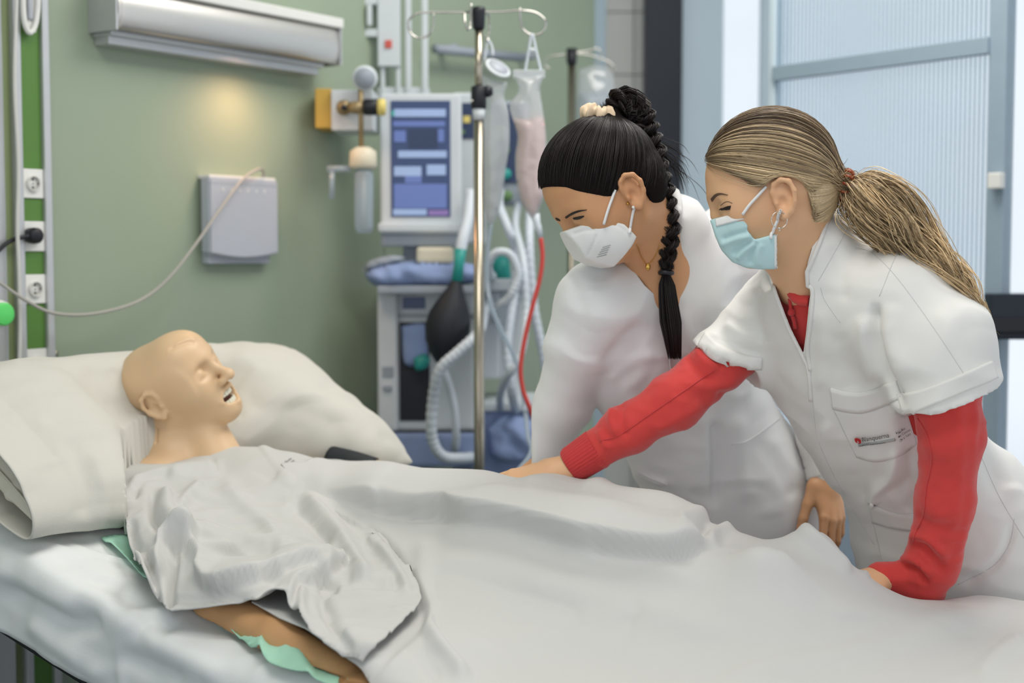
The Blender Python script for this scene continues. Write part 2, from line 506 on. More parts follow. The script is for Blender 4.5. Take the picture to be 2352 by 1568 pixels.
def seam(name, caster, line, m, parent, r=0.0012, n=40, off=0.0005, label=None):
    P = []
    for x, y in spline(line, n):
        p, nn = caster.at(x, y, off)
        if p is not None: P.append(p)
    if len(P) < 4: return None
    V, Q = tube_arrays(np.array(P), r, 6); return ob(name, quads_mesh(name, V, Q), m, parent, label)
# ================================================================== materials of the room
mat('wall_green', (148, 162, 141), 0.55, var=0.03, nscale=6, bump=0.05, bscale=300)
mat('strip_green', (86, 128, 58), 0.5, var=0.08, nscale=8)
mat('olive_green', (128, 142, 100), 0.5)
mat('aluminium', (196, 198, 200), 0.38, metal=0.55, var=0.04, nscale=40)
mat('white_plastic', (222, 222, 218), 0.4, var=0.02)
mat('socket_white', (228, 228, 224), 0.35, var=0.02)
mat('dark_hole', (22, 30, 30), 0.6)
mat('dark_gap', (40, 62, 48), 0.7)
mat('brass', (150, 132, 98), 0.45, metal=0.5)
mat('steel', (176, 168, 152), 0.24, metal=1.0, var=0.03)
mat('chrome', (200, 196, 190), 0.16, metal=1.0, var=0.02)
mat('black_plastic', (24, 27, 34), 0.45, var=0.1)
mat('grey_plastic', (176, 181, 190), 0.5, var=0.02)
mat('grey_cable', (168, 166, 160), 0.5)
mat('pale_cable', (205, 205, 200), 0.5)
mat('floor_grey', (92, 98, 104), 0.5, var=0.06, nscale=5)
mat('ceiling_white', (232, 232, 228), 0.8)
mat('tile_beige', (206, 206, 198), 0.35, var=0.04, nscale=9)
mat('grout', (138, 142, 138), 0.8)
mat('pillar_blue', (160, 178, 190), 0.6, var=0.03)
mat('frame_dark', (26, 34, 46), 0.5, var=0.08)
mat('frame_grey', (146, 164, 178), 0.5)
mat('panel_bluegrey', (206, 222, 232), 0.5, var=0.03, nscale=4)
pane_mat('ribbed_pane', (246, 250, 252), see=0.92, milk=(226, 234, 240))
pane_mat('rib_clear', (206, 220, 230), see=0.75, milk=(206, 218, 228))
pane_mat('clear_pane', (252, 254, 255), see=0.97)

WS = -0.45                                     # the head wall stands at s = WS
def WL(px, py, off=0.0): return PS(px, py, WS + off)
def wall_t(px, py=500, off=0.0):
    P = WL(px, py, off); return float((P[:2] - B0) @ BW)
def wbox(name, t0, t1, z0, z1, off0, off1, m, parent=None, bevel=0.002, label=None, seg=2):
    """box on the head wall: along it t0..t1, z0..z1, standing out off0..off1"""
    c = Bp(WS + (off0 + off1) / 2, (t0 + t1) / 2, (z0 + z1) / 2)
    half = (abs(off1 - off0) / 2, abs(t1 - t0) / 2, abs(z1 - z0) / 2)
    return box_ob(name, c, half, m, parent, BED_ROT, min(bevel, .45 * min(half)), seg, label)
def wz(px, py, off=0.0): return float(WL(px, py, off)[2])

def struct(o): o['kind'] = 'structure'; return o
struct(box_ob('floor', (0.2, 2.6, -0.05), (4.2, 5.0, 0.05), 'floor_grey'))
struct(box_ob('ceiling', (0.2, 2.6, CEIL + 0.05), (4.2, 5.0, 0.05), 'ceiling_white'))

# head wall: a painted wall faced with panels
T_END = wall_t(1392, 100)
T_P = wall_t(117)                               # the trunking ends, the panel begins
wall = struct(wbox('wall_left', -2.6, T_END, 0, CEIL, -0.12, -0.012, 'olive_green', bevel=0))
T_J = wall_t(880, 100)
wbox('panel', T_P, T_J - 0.0015, 0.0, CEIL, -0.0115, 0.0, 'wall_green', wall, 0.001)
wbox('panel', T_J + 0.0015, T_END, 0.0, CEIL, -0.0115, 0.0, 'wall_green', wall, 0.001)
wbox('panel', -2.6, wall_t(-10), 0.0, CEIL, -0.0115, 0.0, 'wall_green', wall, 0.001)
# screw in the panel corner
q = WL(127, 812); qq = np.array([BN[0], BN[1], 0])
lathe_ob('screw', [(0, .007), (.7, .007), (1, .004)], q, q + qq * .004, 'steel', wall, 14)

# pillar at the end of the head wall, tiled wall and window wall behind
pil = PY(1300, 0, 5.0); pil2 = PY(1392, 0, 5.0)
struct(box_ob('trim_1', ((pil[0] + pil2[0]) / 2, 5.08, CEIL / 2), ((pil2[0] - pil[0]) / 2, 0.08, CEIL / 2), 'pillar_blue', bevel=0.004))
YT = 5.4
xa, xb = PY(1340, 0, YT)[0], PY(1500, 0, YT)[0]
wb = struct(box_ob('wall_back', ((xa + xb) / 2, YT + 0.07, CEIL / 2), ((xb - xa) / 2, 0.06, CEIL / 2), 'grout'))
tz = [PY(1430, y, YT)[2] for y in (28, 172)]
th = tz[0] - tz[1]
x1, x2, x3 = PY(1385, 0, YT)[0], PY(1457, 0, YT)[0], PY(1500, 0, YT)[0]
proto = {}
for ci, (u0, u1) in enumerate(((x1 - .1, x2), (x2, x3))):
    for k in range(-8, 6):
        z1 = tz[0] + k * th; z0 = z1 - th
        if z0 < 0.0 or z1 > CEIL: continue
        c = ((u0 + u1) / 2, YT + 0.006, (z0 + z1) / 2)
        if ci not in proto:
            o = box_ob('tile', (0, 0, 0), ((u1 - u0) / 2 - .002, .006, th / 2 - .002), 'tile_beige', None, bevel=.0015)
            proto[ci] = o
        else:
            o = proto[ci].copy(); COL.objects.link(o)
        o.location = c; o.parent = wb

# window wall
w1 = tag(thing('window_1', PY(1560, 784, 5.2) * [1, 1, 0], None, None), kind='structure')
pxbox('post', 1486, -160, 1558, 1407, 5.2, 0.12, 'frame_dark', w1)
pxbox('side_panel', 1558, -160, 1650, 1398, 5.26, 0.05, 'panel_bluegrey', w1)
pxbox('pane', 1650, -160, 1800, 1395, 5.28, 0.006, 'clear_pane', w1, 0.0)
pxbox('post', 1752, -160, 1778, 1407, 5.2, 0.05, 'panel_bluegrey', w1)

# partition door of ribbed sheet standing ajar, receding to the left
d1 = tag(thing('door_1', PY(2288, 784, 3.58) * [1, 1, 0], None, None), kind='structure')
DR = PY(2268, 784, 3.6)[:2]; DL = PY(1778, 784, 4.18)[:2]
dv = DL - DR; DW = np.linalg.norm(dv); dv /= DW
dn = np.array([-dv[1], dv[0]]);  dn = dn if dn[1] < 0 else -dn
DROT = Matrix(((dv[0], dn[0], 0), (dv[1], dn[1], 0), (0, 0, 1)))
def dpt(u, off, z): p = DR + dv * u + dn * off; return (p[0], p[1], z)
box_ob('pane', dpt(DW / 2, 0, 1.45), (DW / 2, 0.003, 1.40), 'ribbed_pane', d1, DROT)
nr = 52
pr = None
for i in range(nr):
    u = (i + .5) * DW / nr
    if pr is None:
        pr = box_ob('rib', (0, 0, 0), (0.0020, 0.0012, 1.40), 'rib_clear', None, DROT); o = pr
    else: o = pr.copy(); COL.objects.link(o)
    o.location = dpt(u, 0.005, 1.45); adopt(o, d1)
zb = PY(2265, 105, 3.6)[2]
box_ob('rail', dpt(DW / 2, 0.012, zb), (DW / 2, 0.012, 0.021), 'frame_grey', d1, DROT, 0.002)
p = PY(2288, 784, 3.585)
box_ob('stile', (p[0], p[1], 1.45), (0.025, 0.02, 1.42), 'frame_grey', d1, DROT, 0.003)
p = dpt(DW + .012, 0, 1.45)
box_ob('stile', p, (0.012, 0.012, 1.42), 'panel_bluegrey', d1, DROT, 0.003)
q = PY(2288, 415, 3.55); box_ob('latch', q, (0.018, 0.012, 0.02), 'white_plastic', d1, DROT, 0.004)
# fixed pane right of the door with its dark transom
w2 = tag(thing('window_2', PY(2400, 784, 3.55) * [1, 1, 0], None, None), kind='structure')
a = PY(2312, 784, 3.56)
box_ob('pane', (a[0] + .5, 3.56, 1.45), (.5, .003, 1.42), 'clear_pane', w2)
z0 = PY(2300, 778, 3.5)[2]; z1 = PY(2300, 674, 3.5)[2]
box_ob('transom', (a[0] + .45, 3.5, (z0 + z1) / 2), (.52, .03, (z1 - z0) / 2), 'frame_dark', w2, bevel=.004)
box_ob('transom_lip', (a[0] + .45, 3.468, z0 + .035), (.52, .012, .018), 'black_plastic', w2, bevel=.004)

# ================================================================== electrical trunking with sockets on the head wall
zt0, zt1 = 0.2, CEIL - 0.02
tr = thing('power_trunking', Bp(WS, wall_t(75), 0.2), 'aluminium power trunking with green covers and white sockets on the head wall', 'trunking')
tt = lambda x: wall_t(x, 500, 0.02)
wbox('back_plate', tt(-60), tt(116), zt0, zt1, 0.0, 0.012, 'aluminium', tr)
wbox('outer_rail', tt(-40), tt(8), zt0, zt1, 0.012, 0.03, 'aluminium', tr, 0.004)
wbox('olive_cover', tt(8), tt(31), zt0, zt1, 0.012, 0.018, 'olive_green', tr)
wbox('middle_rail', tt(31), tt(48), zt0, zt1, 0.012, 0.034, 'aluminium', tr, 0.004)
wbox('inner_rail', tt(99), tt(116), zt0, zt1, 0.012, 0.03, 'aluminium', tr, 0.004)
sock_y = [(388, 455), (508, 577), (630, 697), (801, 868)]
zs = []
for (ya, yb) in sock_y:
    zs.append((wz(75, yb, .02), wz(75, ya, .02)))
cuts = [zt1] + [z for (b_, t_) in zs for z in (t_, b_)] + [zt0]
for i in range(0, len(cuts), 2):
    wbox('green_cover', tt(48), tt(99), cuts[i + 1], cuts[i], 0.012, 0.02, 'strip_green', tr)
nrm = np.array([BN[0], BN[1], 0.0]); wdir = np.array([BW[0], BW[1], 0.0])
for (b_, t_) in zs:
    s = wbox('socket', tt(48), tt(99), b_, t_, 0.012, 0.024, 'socket_white', tr, 0.002)
    zc = (b_ + t_) / 2; tc_ = (tt(50) + tt(97)) / 2; hw = (tt(97) - tt(50)) / 2
    c = Bp(WS + 0.024, tc_, zc)
    rr = min(hw, (t_ - b_) / 2) * 0.62
    lathe_ob('well_rim', [(0, rr * 1.06), (.8, rr * 1.06), (1, rr), (1, rr * .93), (.12, rr * .90)], c - nrm * .001, c + nrm * .0075, 'white_plastic', s, 28, None, False)
    lathe_ob('well', [(0, rr * .90), (1, rr * .90)], c - nrm * .0006, c + nrm * .0006, 'socket_white', s, 28)
    for dz in (-1, 0, 1):
        h = c + np.array([0, 0, dz * .0085]); lathe_ob('pin_hole', [(0, .0022 if dz else .0014), (1, .0022 if dz else .0014)], h + nrm * .001, h + nrm * .0024, 'dark_hole', s, 10)
    for dw in (-1, 1):
        h = c + wdir * dw * rr * .86; lathe_ob('earth_clip', [(0, .0017), (1, .0017)], h + nrm * .001, h + nrm * .0024, 'dark_hole', s, 8)
# plug with black cable
pc = WL(71, 541, .03); pl = thing('mains_plug', pc, 'round black mains plug with black cable in the second wall socket', 'plug')
lathe_ob('plug_body', [(0, .0165), (.5, .0175), (.85, .0165), (1, .012)], pc - nrm * .004, pc + nrm * .026, 'black_plastic', pl, 28)
tube_ob('cable', [pc + nrm * .013, WL(50, 545, .042), WL(25, 553, .041), WL(0, 572, .041), WL(-40, 620, .041), WL(-60, 760, .041)], [.0065] * 6 + [.0046] * 34, 'black_plastic', pl)
# handset holder at the top of the trunking
hh = thing('handset_holder', WL(68, 40, .03), 'white oval handset holder with open loop at top of the trunking', 'holder')
loop = [(53, -30), (53, 20), (57, 55), (68, 75), (80, 60), (86, 25), (88, -30)]
tube_ob('loop', [WL(x, y, .045) for x, y in loop], .006, 'white_plastic', hh, 50, 10)
tube_ob('hook', [WL(68, -25, .04), WL(68, 10, .042), WL(69, 45, .04)], .006, 'grey_plastic', hh, 16, 10)
q = WL(69, 68, .03); lathe_ob('screw', [(0, .004), (1, .003)], q, q + nrm * .006, 'dark_hole', hh, 10)
q = WL(69, 20, .034); box_ob('back', q, (.006, .012, .05), 'white_plastic', hh, BED_ROT, .004)
# loose pale cable running down the trunking
tag(tube_ob('hanging_cable', [WL(x, y, .053) for x, y in [(40, -60), (36, 60), (34, 200), (42, 380), (40, 520), (44, 640), (46, 760), (44, 860)]], .0042, 'pale_cable', None, 70, 8),
    'pale cable hanging straight down along the power trunking', 'cable')
# green and white unit at the edge
gu = thing('call_unit', WL(-8, 720, .05), 'round white call unit with bright green face beside the trunking', 'call unit')
mat('bright_green', (96, 214, 110), 0.4)
q = WL(-22, 720, .03)
lathe_ob('housing', [(0, .028), (.7, .03), (1, .027)], q, q + nrm * .04, 'white_plastic', gu, 30)
lathe_ob('face', [(0, .024), (.8, .024), (1, .02)], q + nrm * .04, q + nrm * .05, 'bright_green', gu, 30)

# ================================================================== wall lamp over the bed
lamp = thing('bed_head_lamp', WL(520, 90), 'long metal bed head lamp with satin reflective front above the bed', 'lamp')
mat('lamp_metal', (206, 204, 200), 0.34, metal=0.75, var=0.03, nscale=30, aniso=(1, 1, 12))
LT0, LT1 = wall_t(268, 40, .09), wall_t(778, 100, .09)
zl0 = wz(265, 64, .09); zl1 = zl0 + 0.12
wbox('housing', LT0 + .004, LT1 - .03, zl0 - .012, zl1 - .01, 0.0, 0.066, 'aluminium', lamp, 0.004)
wbox('lower_channel', LT0 + .01, LT1 - .035, zl0 - .03, zl0 - .008, 0.0, 0.05, 'aluminium', lamp, 0.003)
nu = 40
G = np.zeros((nu, 9, 3)); zz = np.linspace(zl0, zl0 + .092, 9)
for i, t in enumerate(np.linspace(LT0, LT1, nu)):
    for j, z in enumerate(zz):
        G[i, j] = Bp(WS + .09 - .012 * ((j - 4) / 4) ** 2 + .004, t, z)
V, Q = solid_sheet(G, nu, 9, -0.004)
me = mesh_np('front', V, Q)
ob('front', me, 'lamp_metal', lamp, 'satin metal front')
wbox('top_strip', LT0, LT1 + .01, zl0 + .092, zl0 + .118, 0.0, 0.10, 'white_plastic', lamp, 0.004)
wbox('end_cap', LT0 - .006, LT0, zl0 - .004, zl0 + .115, 0.0, 0.095, 'aluminium', lamp, 0.002)
wbox('end_cap', LT1 + .002, LT1 + .008, zl0 - .004, zl0 + .115, 0.0, 0.095, 'aluminium', lamp, 0.002)
sd = bpy.data.lights.new('bed_head_bulb', 'SPOT'); sd.energy = 3.2; sd.color = (1.0, 0.52, 0.28); sd.spot_size = math.radians(165); sd.spot_blend = 1.0; sd.shadow_soft_size = 0.05
so = bpy.data.objects.new('bed_head_bulb', sd); COL.objects.link(so)
so.location = tuple(Bp(WS + .105, (LT0 * .42 + LT1 * .58), zl0 - .036)); so.rotation_euler = (0, 0, 0); adopt(so, lamp)

# ================================================================== grey box on the wall with its long cable
gx = thing('wall_box', WL(558, 500), 'flat light grey communication box on the green wall', 'wall box')
t0, t1 = wall_t(482, 500, .045), wall_t(640, 500, .045); z0, z1 = wz(558, 582, .045), wz(558, 410, .045)
bm = bmesh.new()
nseg = 14; poly = []
for i in range(nseg + 1):
    u = i / nseg; poly.append((t0 + (t1 - t0) * u, z0 - .012 * math.sin(math.pi * u)))
poly += [(t1, z1), (t0, z1)]
fa = [bm.verts.new(Bp(WS + .045, t, z)) for t, z in poly]; ba_ = [bm.verts.new(Bp(WS + .012, t, z)) for t, z in poly]
bm.faces.new(fa); bm.faces.new(ba_[::-1])
for i in range(len(poly)):
    j = (i + 1) % len(poly); bm.faces.new((fa[i], ba_[i], ba_[j], fa[j]))
bmesh.ops.recalc_face_normals(bm, faces=bm.faces[:])
bmesh.ops.bevel(bm, geom=[e for e in bm.edges if e.calc_face_angle(0) > .6], offset=.004, segments=2, affect='EDGES')
bm_ob('body', bm, 'grey_plastic', gx)
wbox('top_lip', t0 + .004, t1 - .004, z1 - .004, z1 + .006, .0, .04, 'white_plastic', gx, .003)
wbox('base', t0 + .012, t1 - .012, z0 - .026, z0 + .03, .0, .026, 'grey_plastic', gx, .006)
for i in range(6):
    u = t0 + (t1 - t0) * (.18 + .12 * i); wbox('status_light', u, u + .004, z1 - .034, z1 - .026, .044, .0462, 'white_plastic', gx, .0005)
wbox('seam_line', t0 + .003, t1 - .003, z1 - .014, z1 - .0125, .044, .0456, 'aluminium', gx, 0)
tag(tube_ob('sagging_cable', [WL(605, 408, .03), WL(604, 392, .04), WL(590, 390, .06), WL(555, 415, .07), WL(505, 482, .08), WL(450, 560, .085), WL(400, 625, .085), WL(350, 672, .08), WL(290, 703, .08), WL(200, 722, .08), WL(120, 718, .08), WL(60, 690, .075), WL(0, 650, .07), WL(-80, 600, .06)],
    .0036, 'grey_cable', None, 90, 8), 'thin grey cable sagging from the wall box to the trunking', 'cable')
# ================================================================== medical equipment along the head wall
mat('device_white', (206, 212, 216), 0.45, var=0.02)
mat('device_grey', (150, 158, 168), 0.5, var=0.03)
mat('device_blue', (134, 152, 190), 0.6, var=0.06, nscale=12)
mat('cloth_blue', (138, 156, 196), 0.85, var=0.06, nscale=14, bump=.2, bscale=160)
mat('cream_plastic', (214, 206, 184), 0.45)
mat('yellow_paint', (196, 160, 70), 0.5, var=0.06)
mat('yellow_ring', (224, 206, 120), 0.45)
mat('teal_plastic', (40, 148, 140), 0.4, var=.08)
mat('green_rubber', (96, 130, 84), 0.6)
mat('black_rubber', (28, 32, 40), 0.55, var=.12, nscale=20)
mat('pink_liquid', (214, 176, 170), 0.4, var=.04, nscale=10)
mat('red_tube', (206, 70, 62), 0.3, var=.03)
mat('red_mark', (206, 90, 80), 0.5)
pane_mat('bag_film', (246, 248, 249), see=.5, rough=.12, milk=(236, 238, 240))
pane_mat('clear_tube', (226, 234, 240), see=.45, rough=.1, milk=(214, 226, 236))
pane_mat('hose_film', (214, 224, 232), see=.25, rough=.2, milk=(208, 218, 226))
mat('hose_white', (206, 214, 222), 0.4, var=.04)
def glow(name, rgb, st=1.0):
    return mat(name, rgb, .3, emit=rgb, estr=st)
glow('screen_navy', (50, 64, 98), .4); glow('screen_blue', (84, 100, 150), .55); glow('screen_pale', (128, 146, 178), .6); glow('screen_dark', (40, 52, 78), .35); glow('screen_mauve', (112, 92, 140), .6); glow('screen_teal', (60, 140, 130), .6)
YC = 3.8; YA = 4.02
def rod(name, a, b, r, m, parent): return lathe_ob(name, [(0, r), (1, r)], a, b, m, parent, 16)
# --- white rail frame on the wall
fr = thing('rail_frame', WL(900, 100, .1), 'white medical rail frame of posts and bars fixed to the head wall', 'rail frame')
YR = 4.0
pxbox('wide_post', 866, -120, 919, 152, YR, .03, 'device_white', fr)
for x0, x1, y1 in ((872, 884, 225), (908, 920, 225), (930, 945, 230), (968, 983, 230)):
    pxbox('post', x0, -120, x1, y1, YR + .012, .02, 'device_white', fr)
pxbox('cross_bar', 795, 66, 866, 84, YR, .02, 'device_white', fr); pxbox('cross_bar', 752, -60, 795, 36, YR, .02, 'device_white', fr)
pxbox('cross_bar', 795, -4, 866, 10, YR, .02, 'device_white', fr); pxbox('short_post', 842, 10, 854, 58, YR - .012, .014, 'device_white', fr)
pxbox('red_mark', 884, 92, 900, 110, YR - .004, .006, 'red_mark', fr, .001)
pxbox('wall_bracket', 866, 200, 985, 226, YR + .02, .09, 'device_white', fr)
a, b = WL(1000, 112, .06), WL(1200, 132, .06)
rl = thing('wall_rail', a, 'dark grey equipment rail running along the head wall', 'rail'); rod('bar', a, b, .014, 'device_grey', rl)
for q in (WL(1010, 113, 0), WL(1190, 131, 0)): rod('bracket', q, q + nrm * .06, .012, 'device_grey', rl)
# --- gas outlet panel with regulator
go = thing('gas_outlet', WL(800, 250), 'yellow and white gas outlet with brass regulator on the head wall', 'gas outlet')
YG = 3.72
pxbox('yellow_side', 723, 203, 762, 294, YG + .02, .13, 'yellow_paint', go, .004); pxbox('front_plate', 760, 206, 858, 299, YG, .17, 'device_white', go, .004)
rg = thing('oxygen_regulator', PY(830, 248, YG - .05), 'brass regulator with black knob, round gauge and humidifier tube', 'regulator')
c = lambda x, y, d=0.: PY(x, y, YG - .05 + d)
lathe_ob('dial', [(0, .016), (.5, .020), (1, .018)], c(790, 247, .05), c(790, 247, -.005), 'brass', rg); lathe_ob('dial_hub', [(0, .008), (1, .007)], c(790, 247, 0), c(790, 247, -.012), 'black_plastic', rg)
lathe_ob('body', [(0, .013), (.5, .017), (1, .013)], c(800, 247), c(838, 247), 'brass', rg); lathe_ob('knob', [(0, .019), (.1, .021), (.9, .021), (1, .018)], c(836, 246), c(868, 246), 'black_plastic', rg); lathe_ob('knob_ring', [(0, .021), (.8, .022), (1, .017)], c(868, 246), c(886, 246), 'yellow_ring', rg)
rod('pipe', c(828, 170), c(830, 345), .0065, 'brass', rg)
lathe_ob('gauge', [(0, .022), (.2, .033), (.8, .033), (1, .029)], c(838, 180, .03), c(838, 180, -.01), 'device_white', rg); lathe_ob('gauge_glass', [(0, .027), (1, .026)], c(838, 180, -.009), c(838, 180, -.012), 'device_grey', rg)
lathe_ob('flow_cap', [(0, .018), (.2, .034), (.85, .036), (1, .03)], c(834, 338), c(834, 388), 'cream_plastic', rg)
lathe_ob('flow_tube', [(0, .020), (.1, .024), (.9, .024), (1, .018)], c(836, 388), c(836, 535), 'clear_tube', rg); rod('tube_core', c(836, 390), c(836, 530), .006, 'cream_plastic', rg)
rod('arm', c(805, 387), c(752, 388), .008, 'clear_tube', rg); rod('arm_drop', c(763, 390), c(762, 456), .007, 'clear_tube', rg)
# --- ventilator with touchscreen
ve = thing('ventilator', PY(975, 1090, YC + .15) * [1, 1, 0], 'white ventilator with tall blue touchscreen on a wheeled cart', 'ventilator')
mo_ = pxbox('screen_housing', 872, 214, 1060, 536, YC, .06, 'device_white', ve, .008)
sc_o = pxbox('screen', 897, 231, 1035, 498, YC - .003, .006, 'screen_navy', ve, .001)
for (x0, y0, x1, y1, m_) in ((905, 250, 1024, 268, 'screen_pale'), (903, 278, 1022, 290, 'screen_blue'), (938, 296, 1005, 340, 'screen_dark'), (905, 300, 932, 326, 'screen_blue'), (1006, 296, 1020, 326, 'screen_blue'), (914, 346, 1026, 362, 'screen_pale'), (905, 382, 968, 404, 'screen_pale'), (980, 378, 1024, 402, 'screen_pale'), (930, 404, 968, 420, 'screen_blue'), (905, 422, 1026, 478, 'screen_blue'), (903, 480, 980, 494, 'screen_pale'), (984, 482, 1030, 495, 'screen_mauve'), (899, 254, 906, 266, 'screen_teal')):
    pxbox('display_field', x0, y0, x1, y1, YC - .0045, .002, m_, sc_o, .0)
pxbox('lower_lip', 868, 512, 1062, 532, YC - .012, .05, 'device_white', ve, .005)
pxbox('under_housing', 874, 534, 1056, 566, YC + .01, .10, 'device_grey', ve, .01)
pxbox('neck', 925, 560, 975, 610, YC + .06, .08, 'device_grey', ve, .01)
cb_ = pxbox('cart_body', 868, 668, 1092, 990, YC + .04, .20, 'device_white', ve, .012)
pxbox('left_pillar', 866, 672, 914, 990, YC + .015, .06, 'device_white', cb_, .008)
pxbox('status_display', 924, 682, 976, 709, YC + .035, .02, 'screen_dark', cb_, .002); pxbox('drawer_line', 914, 722, 1090, 727, YC + .036, .02, 'device_grey', cb_, .0)
pxbox('compartment', 917, 740, 987, 966, YC + .034, .02, 'black_rubber', cb_, .002)
pxbox('latch', 880, 886, 900, 898, YC + .008, .012, 'device_grey', cb_, .002); pxbox('label', 878, 842, 904, 866, YC + .012, .006, 'device_grey', cb_, .001)
pxbox('black_trim', 880, 988, 1092, 996, YC + .03, .2, 'black_rubber', ve, .002)
bb = pxbox('blue_base', 888, 996, 1100, 1072, YC + .0, .22, 'device_blue', ve, .01)
pxbox('base_foot', 905, 1072, 960, 1200, YC + .10, .08, 'device_white', ve, .008); pxbox('base_foot', 1040, 1072, 1090, 1200, YC + .10, .08, 'device_grey', ve, .008)
zf = PY(975, 1200, YC)[2]; x0, x1 = PY(880, 0, YC)[0], PY(1100, 0, YC)[0]
box_ob('column', ((x0 + x1) / 2, YC + .12, (zf) / 2 + .06), (.06, .06, zf / 2 + .0), 'device_grey', ve, None, .01)
box_ob('chassis', ((x0 + x1) / 2, YC + .08, .11), ((x1 - x0) / 2 + .02, .12, .02), 'device_white', ve, None, .01)
for sx in (x0, x1):
    for sy in (YC - .02, YC + .17): lathe_ob('caster', [(0, .03), (.2, .042), (.8, .042), (1, .03)], (sx - .015, sy, .045), (sx + .015, sy, .045), 'black_rubber', ve, 20)
# items on and in the cart
def cushion(name, poly, Y, thick, m, parent=None, step=.008, seed=1, amp=.1, label=None, power=.5, bulge=None):
    """soft flat thing traced in pixels at distance Y, filled to a thickness"""
    O = np.array([PY(x, y, Y)[[0, 2]] for x, y in spline(list(poly) + [poly[0]], 6 * len(poly))[:-1]])
    R_ = []
    for k in range(len(O)):
        a, b = O[k], O[(k + 1) % len(O)]; n = max(1, int(np.linalg.norm(b - a) / step))
        R_ += [a + (b - a) * i / n for i in range(n)]
    R_ = np.array(R_); g0 = np.arange(O[:, 0].min(), O[:, 0].max(), step); g1 = np.arange(O[:, 1].min(), O[:, 1].max(), step)
    P = np.stack(np.meshgrid(g0, g1, indexing='ij'), -1).reshape(-1, 2); ins = np.zeros(len(P), bool)
    for k in range(len(R_)):
        (xa_, ya_), (xb_, yb_) = R_[k], R_[(k + 1) % len(R_)]; c_ = (ya_ > P[:, 1]) != (yb_ > P[:, 1])
        with np.errstate(divide='ignore', invalid='ignore'): ins ^= c_ & (P[:, 0] < (xb_ - xa_) * (P[:, 1] - ya_) / (yb_ - ya_) + xa_)
    P = P[ins]; dmin = np.sqrt(((P[:, None] - R_[None]) ** 2).sum(2)).min(1) if len(P) else np.zeros(0); P = P[dmin > step * .4]
    al_ = np.concatenate([R_, P]); r = delaunay_2d_cdt([Vector(v) for v in al_], [], [list(range(len(R_)))], 1, 1e-6, False)
    v2 = np.array([tuple(v) for v in r[0]]); tri = np.array([tuple(f) for f in r[2] if len(f) == 3], np.int64)
    ct = v2[tri].mean(1); ok = np.zeros(len(ct), bool)
    for k in range(len(R_)):
        (x0_, y0_), (x1_, y1_) = R_[k], R_[(k + 1) % len(R_)]
        with np.errstate(divide='ignore', invalid='ignore'): ok ^= ((y0_ > ct[:, 1]) != (y1_ > ct[:, 1])) & (ct[:, 0] < (x1_ - x0_) * (ct[:, 1] - y0_) / (y1_ - y0_) + x0_)
    tri = tri[ok]
    d = np.sqrt(((v2[:, None] - R_[None]) ** 2).sum(2)).min(1); h = thick / 2 * np.clip(d / (d.max() + 1e-9) * 1.6, 0, 1) ** power
    h = h * (1 + amp * fbm(np.stack([v2[:, 0], v2[:, 0] * 0, v2[:, 1]], 1), (26, 1, 26), seed))
    n = len(v2); V = np.zeros((2 * n, 3)); V[:n, 0] = V[n:, 0] = v2[:, 0]; V[:n, 2] = V[n:, 2] = v2[:, 1]; V[:n, 1] = Y - h; V[n:, 1] = Y + h + .0002
    n3 = np.cross(V[tri[:, 1]] - V[tri[:, 0]], V[tri[:, 2]] - V[tri[:, 0]])
    if n3[:, 1].sum() > 0: tri = tri[:, ::-1]
    me = mesh_np(name, V, np.vstack([tri, tri[:, ::-1] + n])); bm = bmesh.new(); bm.from_mesh(me); bmesh.ops.remove_doubles(bm, verts=bm.verts, dist=.0004); bm.to_mesh(me); bm.free()
    return ob(name, me, m, parent, label)
from mathutils.geometry import delaunay_2d_cdt
tag(cushion('folded_cloth', [(836, 628), (870, 610), (960, 598), (1050, 600), (1098, 612), (1112, 630), (1096, 648), (1050, 654), (960, 660), (880, 660), (850, 648)], YC - .01, .125, 'cloth_blue', None, .012, 4, .2), 'light blue folded cloth lying on top of the ventilator cart', 'cloth')
pxbox('shelf', 866, 656, 1092, 674, YC - .075, .30, 'device_grey', ve, .004)
tag(pxbox('supply_box', 956, 567, 1040, 604, YC - .05, .08, 'cream_plastic', None, .01), 'small cream plastic box resting on the blue cloth', 'box')
tag(cushion('blue_pouch', [(922, 748), (975, 744), (982, 790), (978, 830), (930, 836)], YC + .0185, .026, 'cloth_blue', None, .01, 6, .2), 'blue pouch hanging in the dark cart compartment', 'pouch')
tag(cushion('teal_connector', [(950, 822), (975, 812), (988, 826), (978, 846), (955, 850)], YC - .006, .026, 'teal_plastic', None, .006, 6, .1), 'teal connector below the blue pouch', 'connector')
tag(cushion('device_tubes_pack', [(830, 622), (850, 598), (900, 586), (930, 592), (905, 606), (860, 618)], YC - .02, .03, 'device_grey', None, .01, 8, .3), 'grey coiled lead lying on the blue cloth beside the cream box', 'lead')
# black breathing bag with teal connector
bbg = thing('breathing_bag', PY(1035, 830, YC - .10), 'black rubber breathing bag hanging in front of the ventilator cart', 'breathing bag')
lathe_ob('bag', [(0, .010), (.05, .016), (.12, .022), (.25, .038), (.42, .055), (.58, .060), (.74, .052), (.88, .034), (.96, .018), (1, .008)], PY(1050, 640, YC - .10), PY(1012, 838, YC - .10), 'black_rubber', bbg, 30)
lathe_ob('neck_connector', [(0, .016), (.5, .013), (1, .015)], PY(1058, 572, YC - .10), PY(1050, 645, YC - .10), 'teal_plastic', bbg, 20)
tube_ob('gas_tube', [PY(1058, 575, YC - .1), PY(1064, 545, YC - .09), PY(1075, 500, YC - .06), PY(1082, 440, YC - .02)], .015, 'hose_white', bbg, 30, 12)
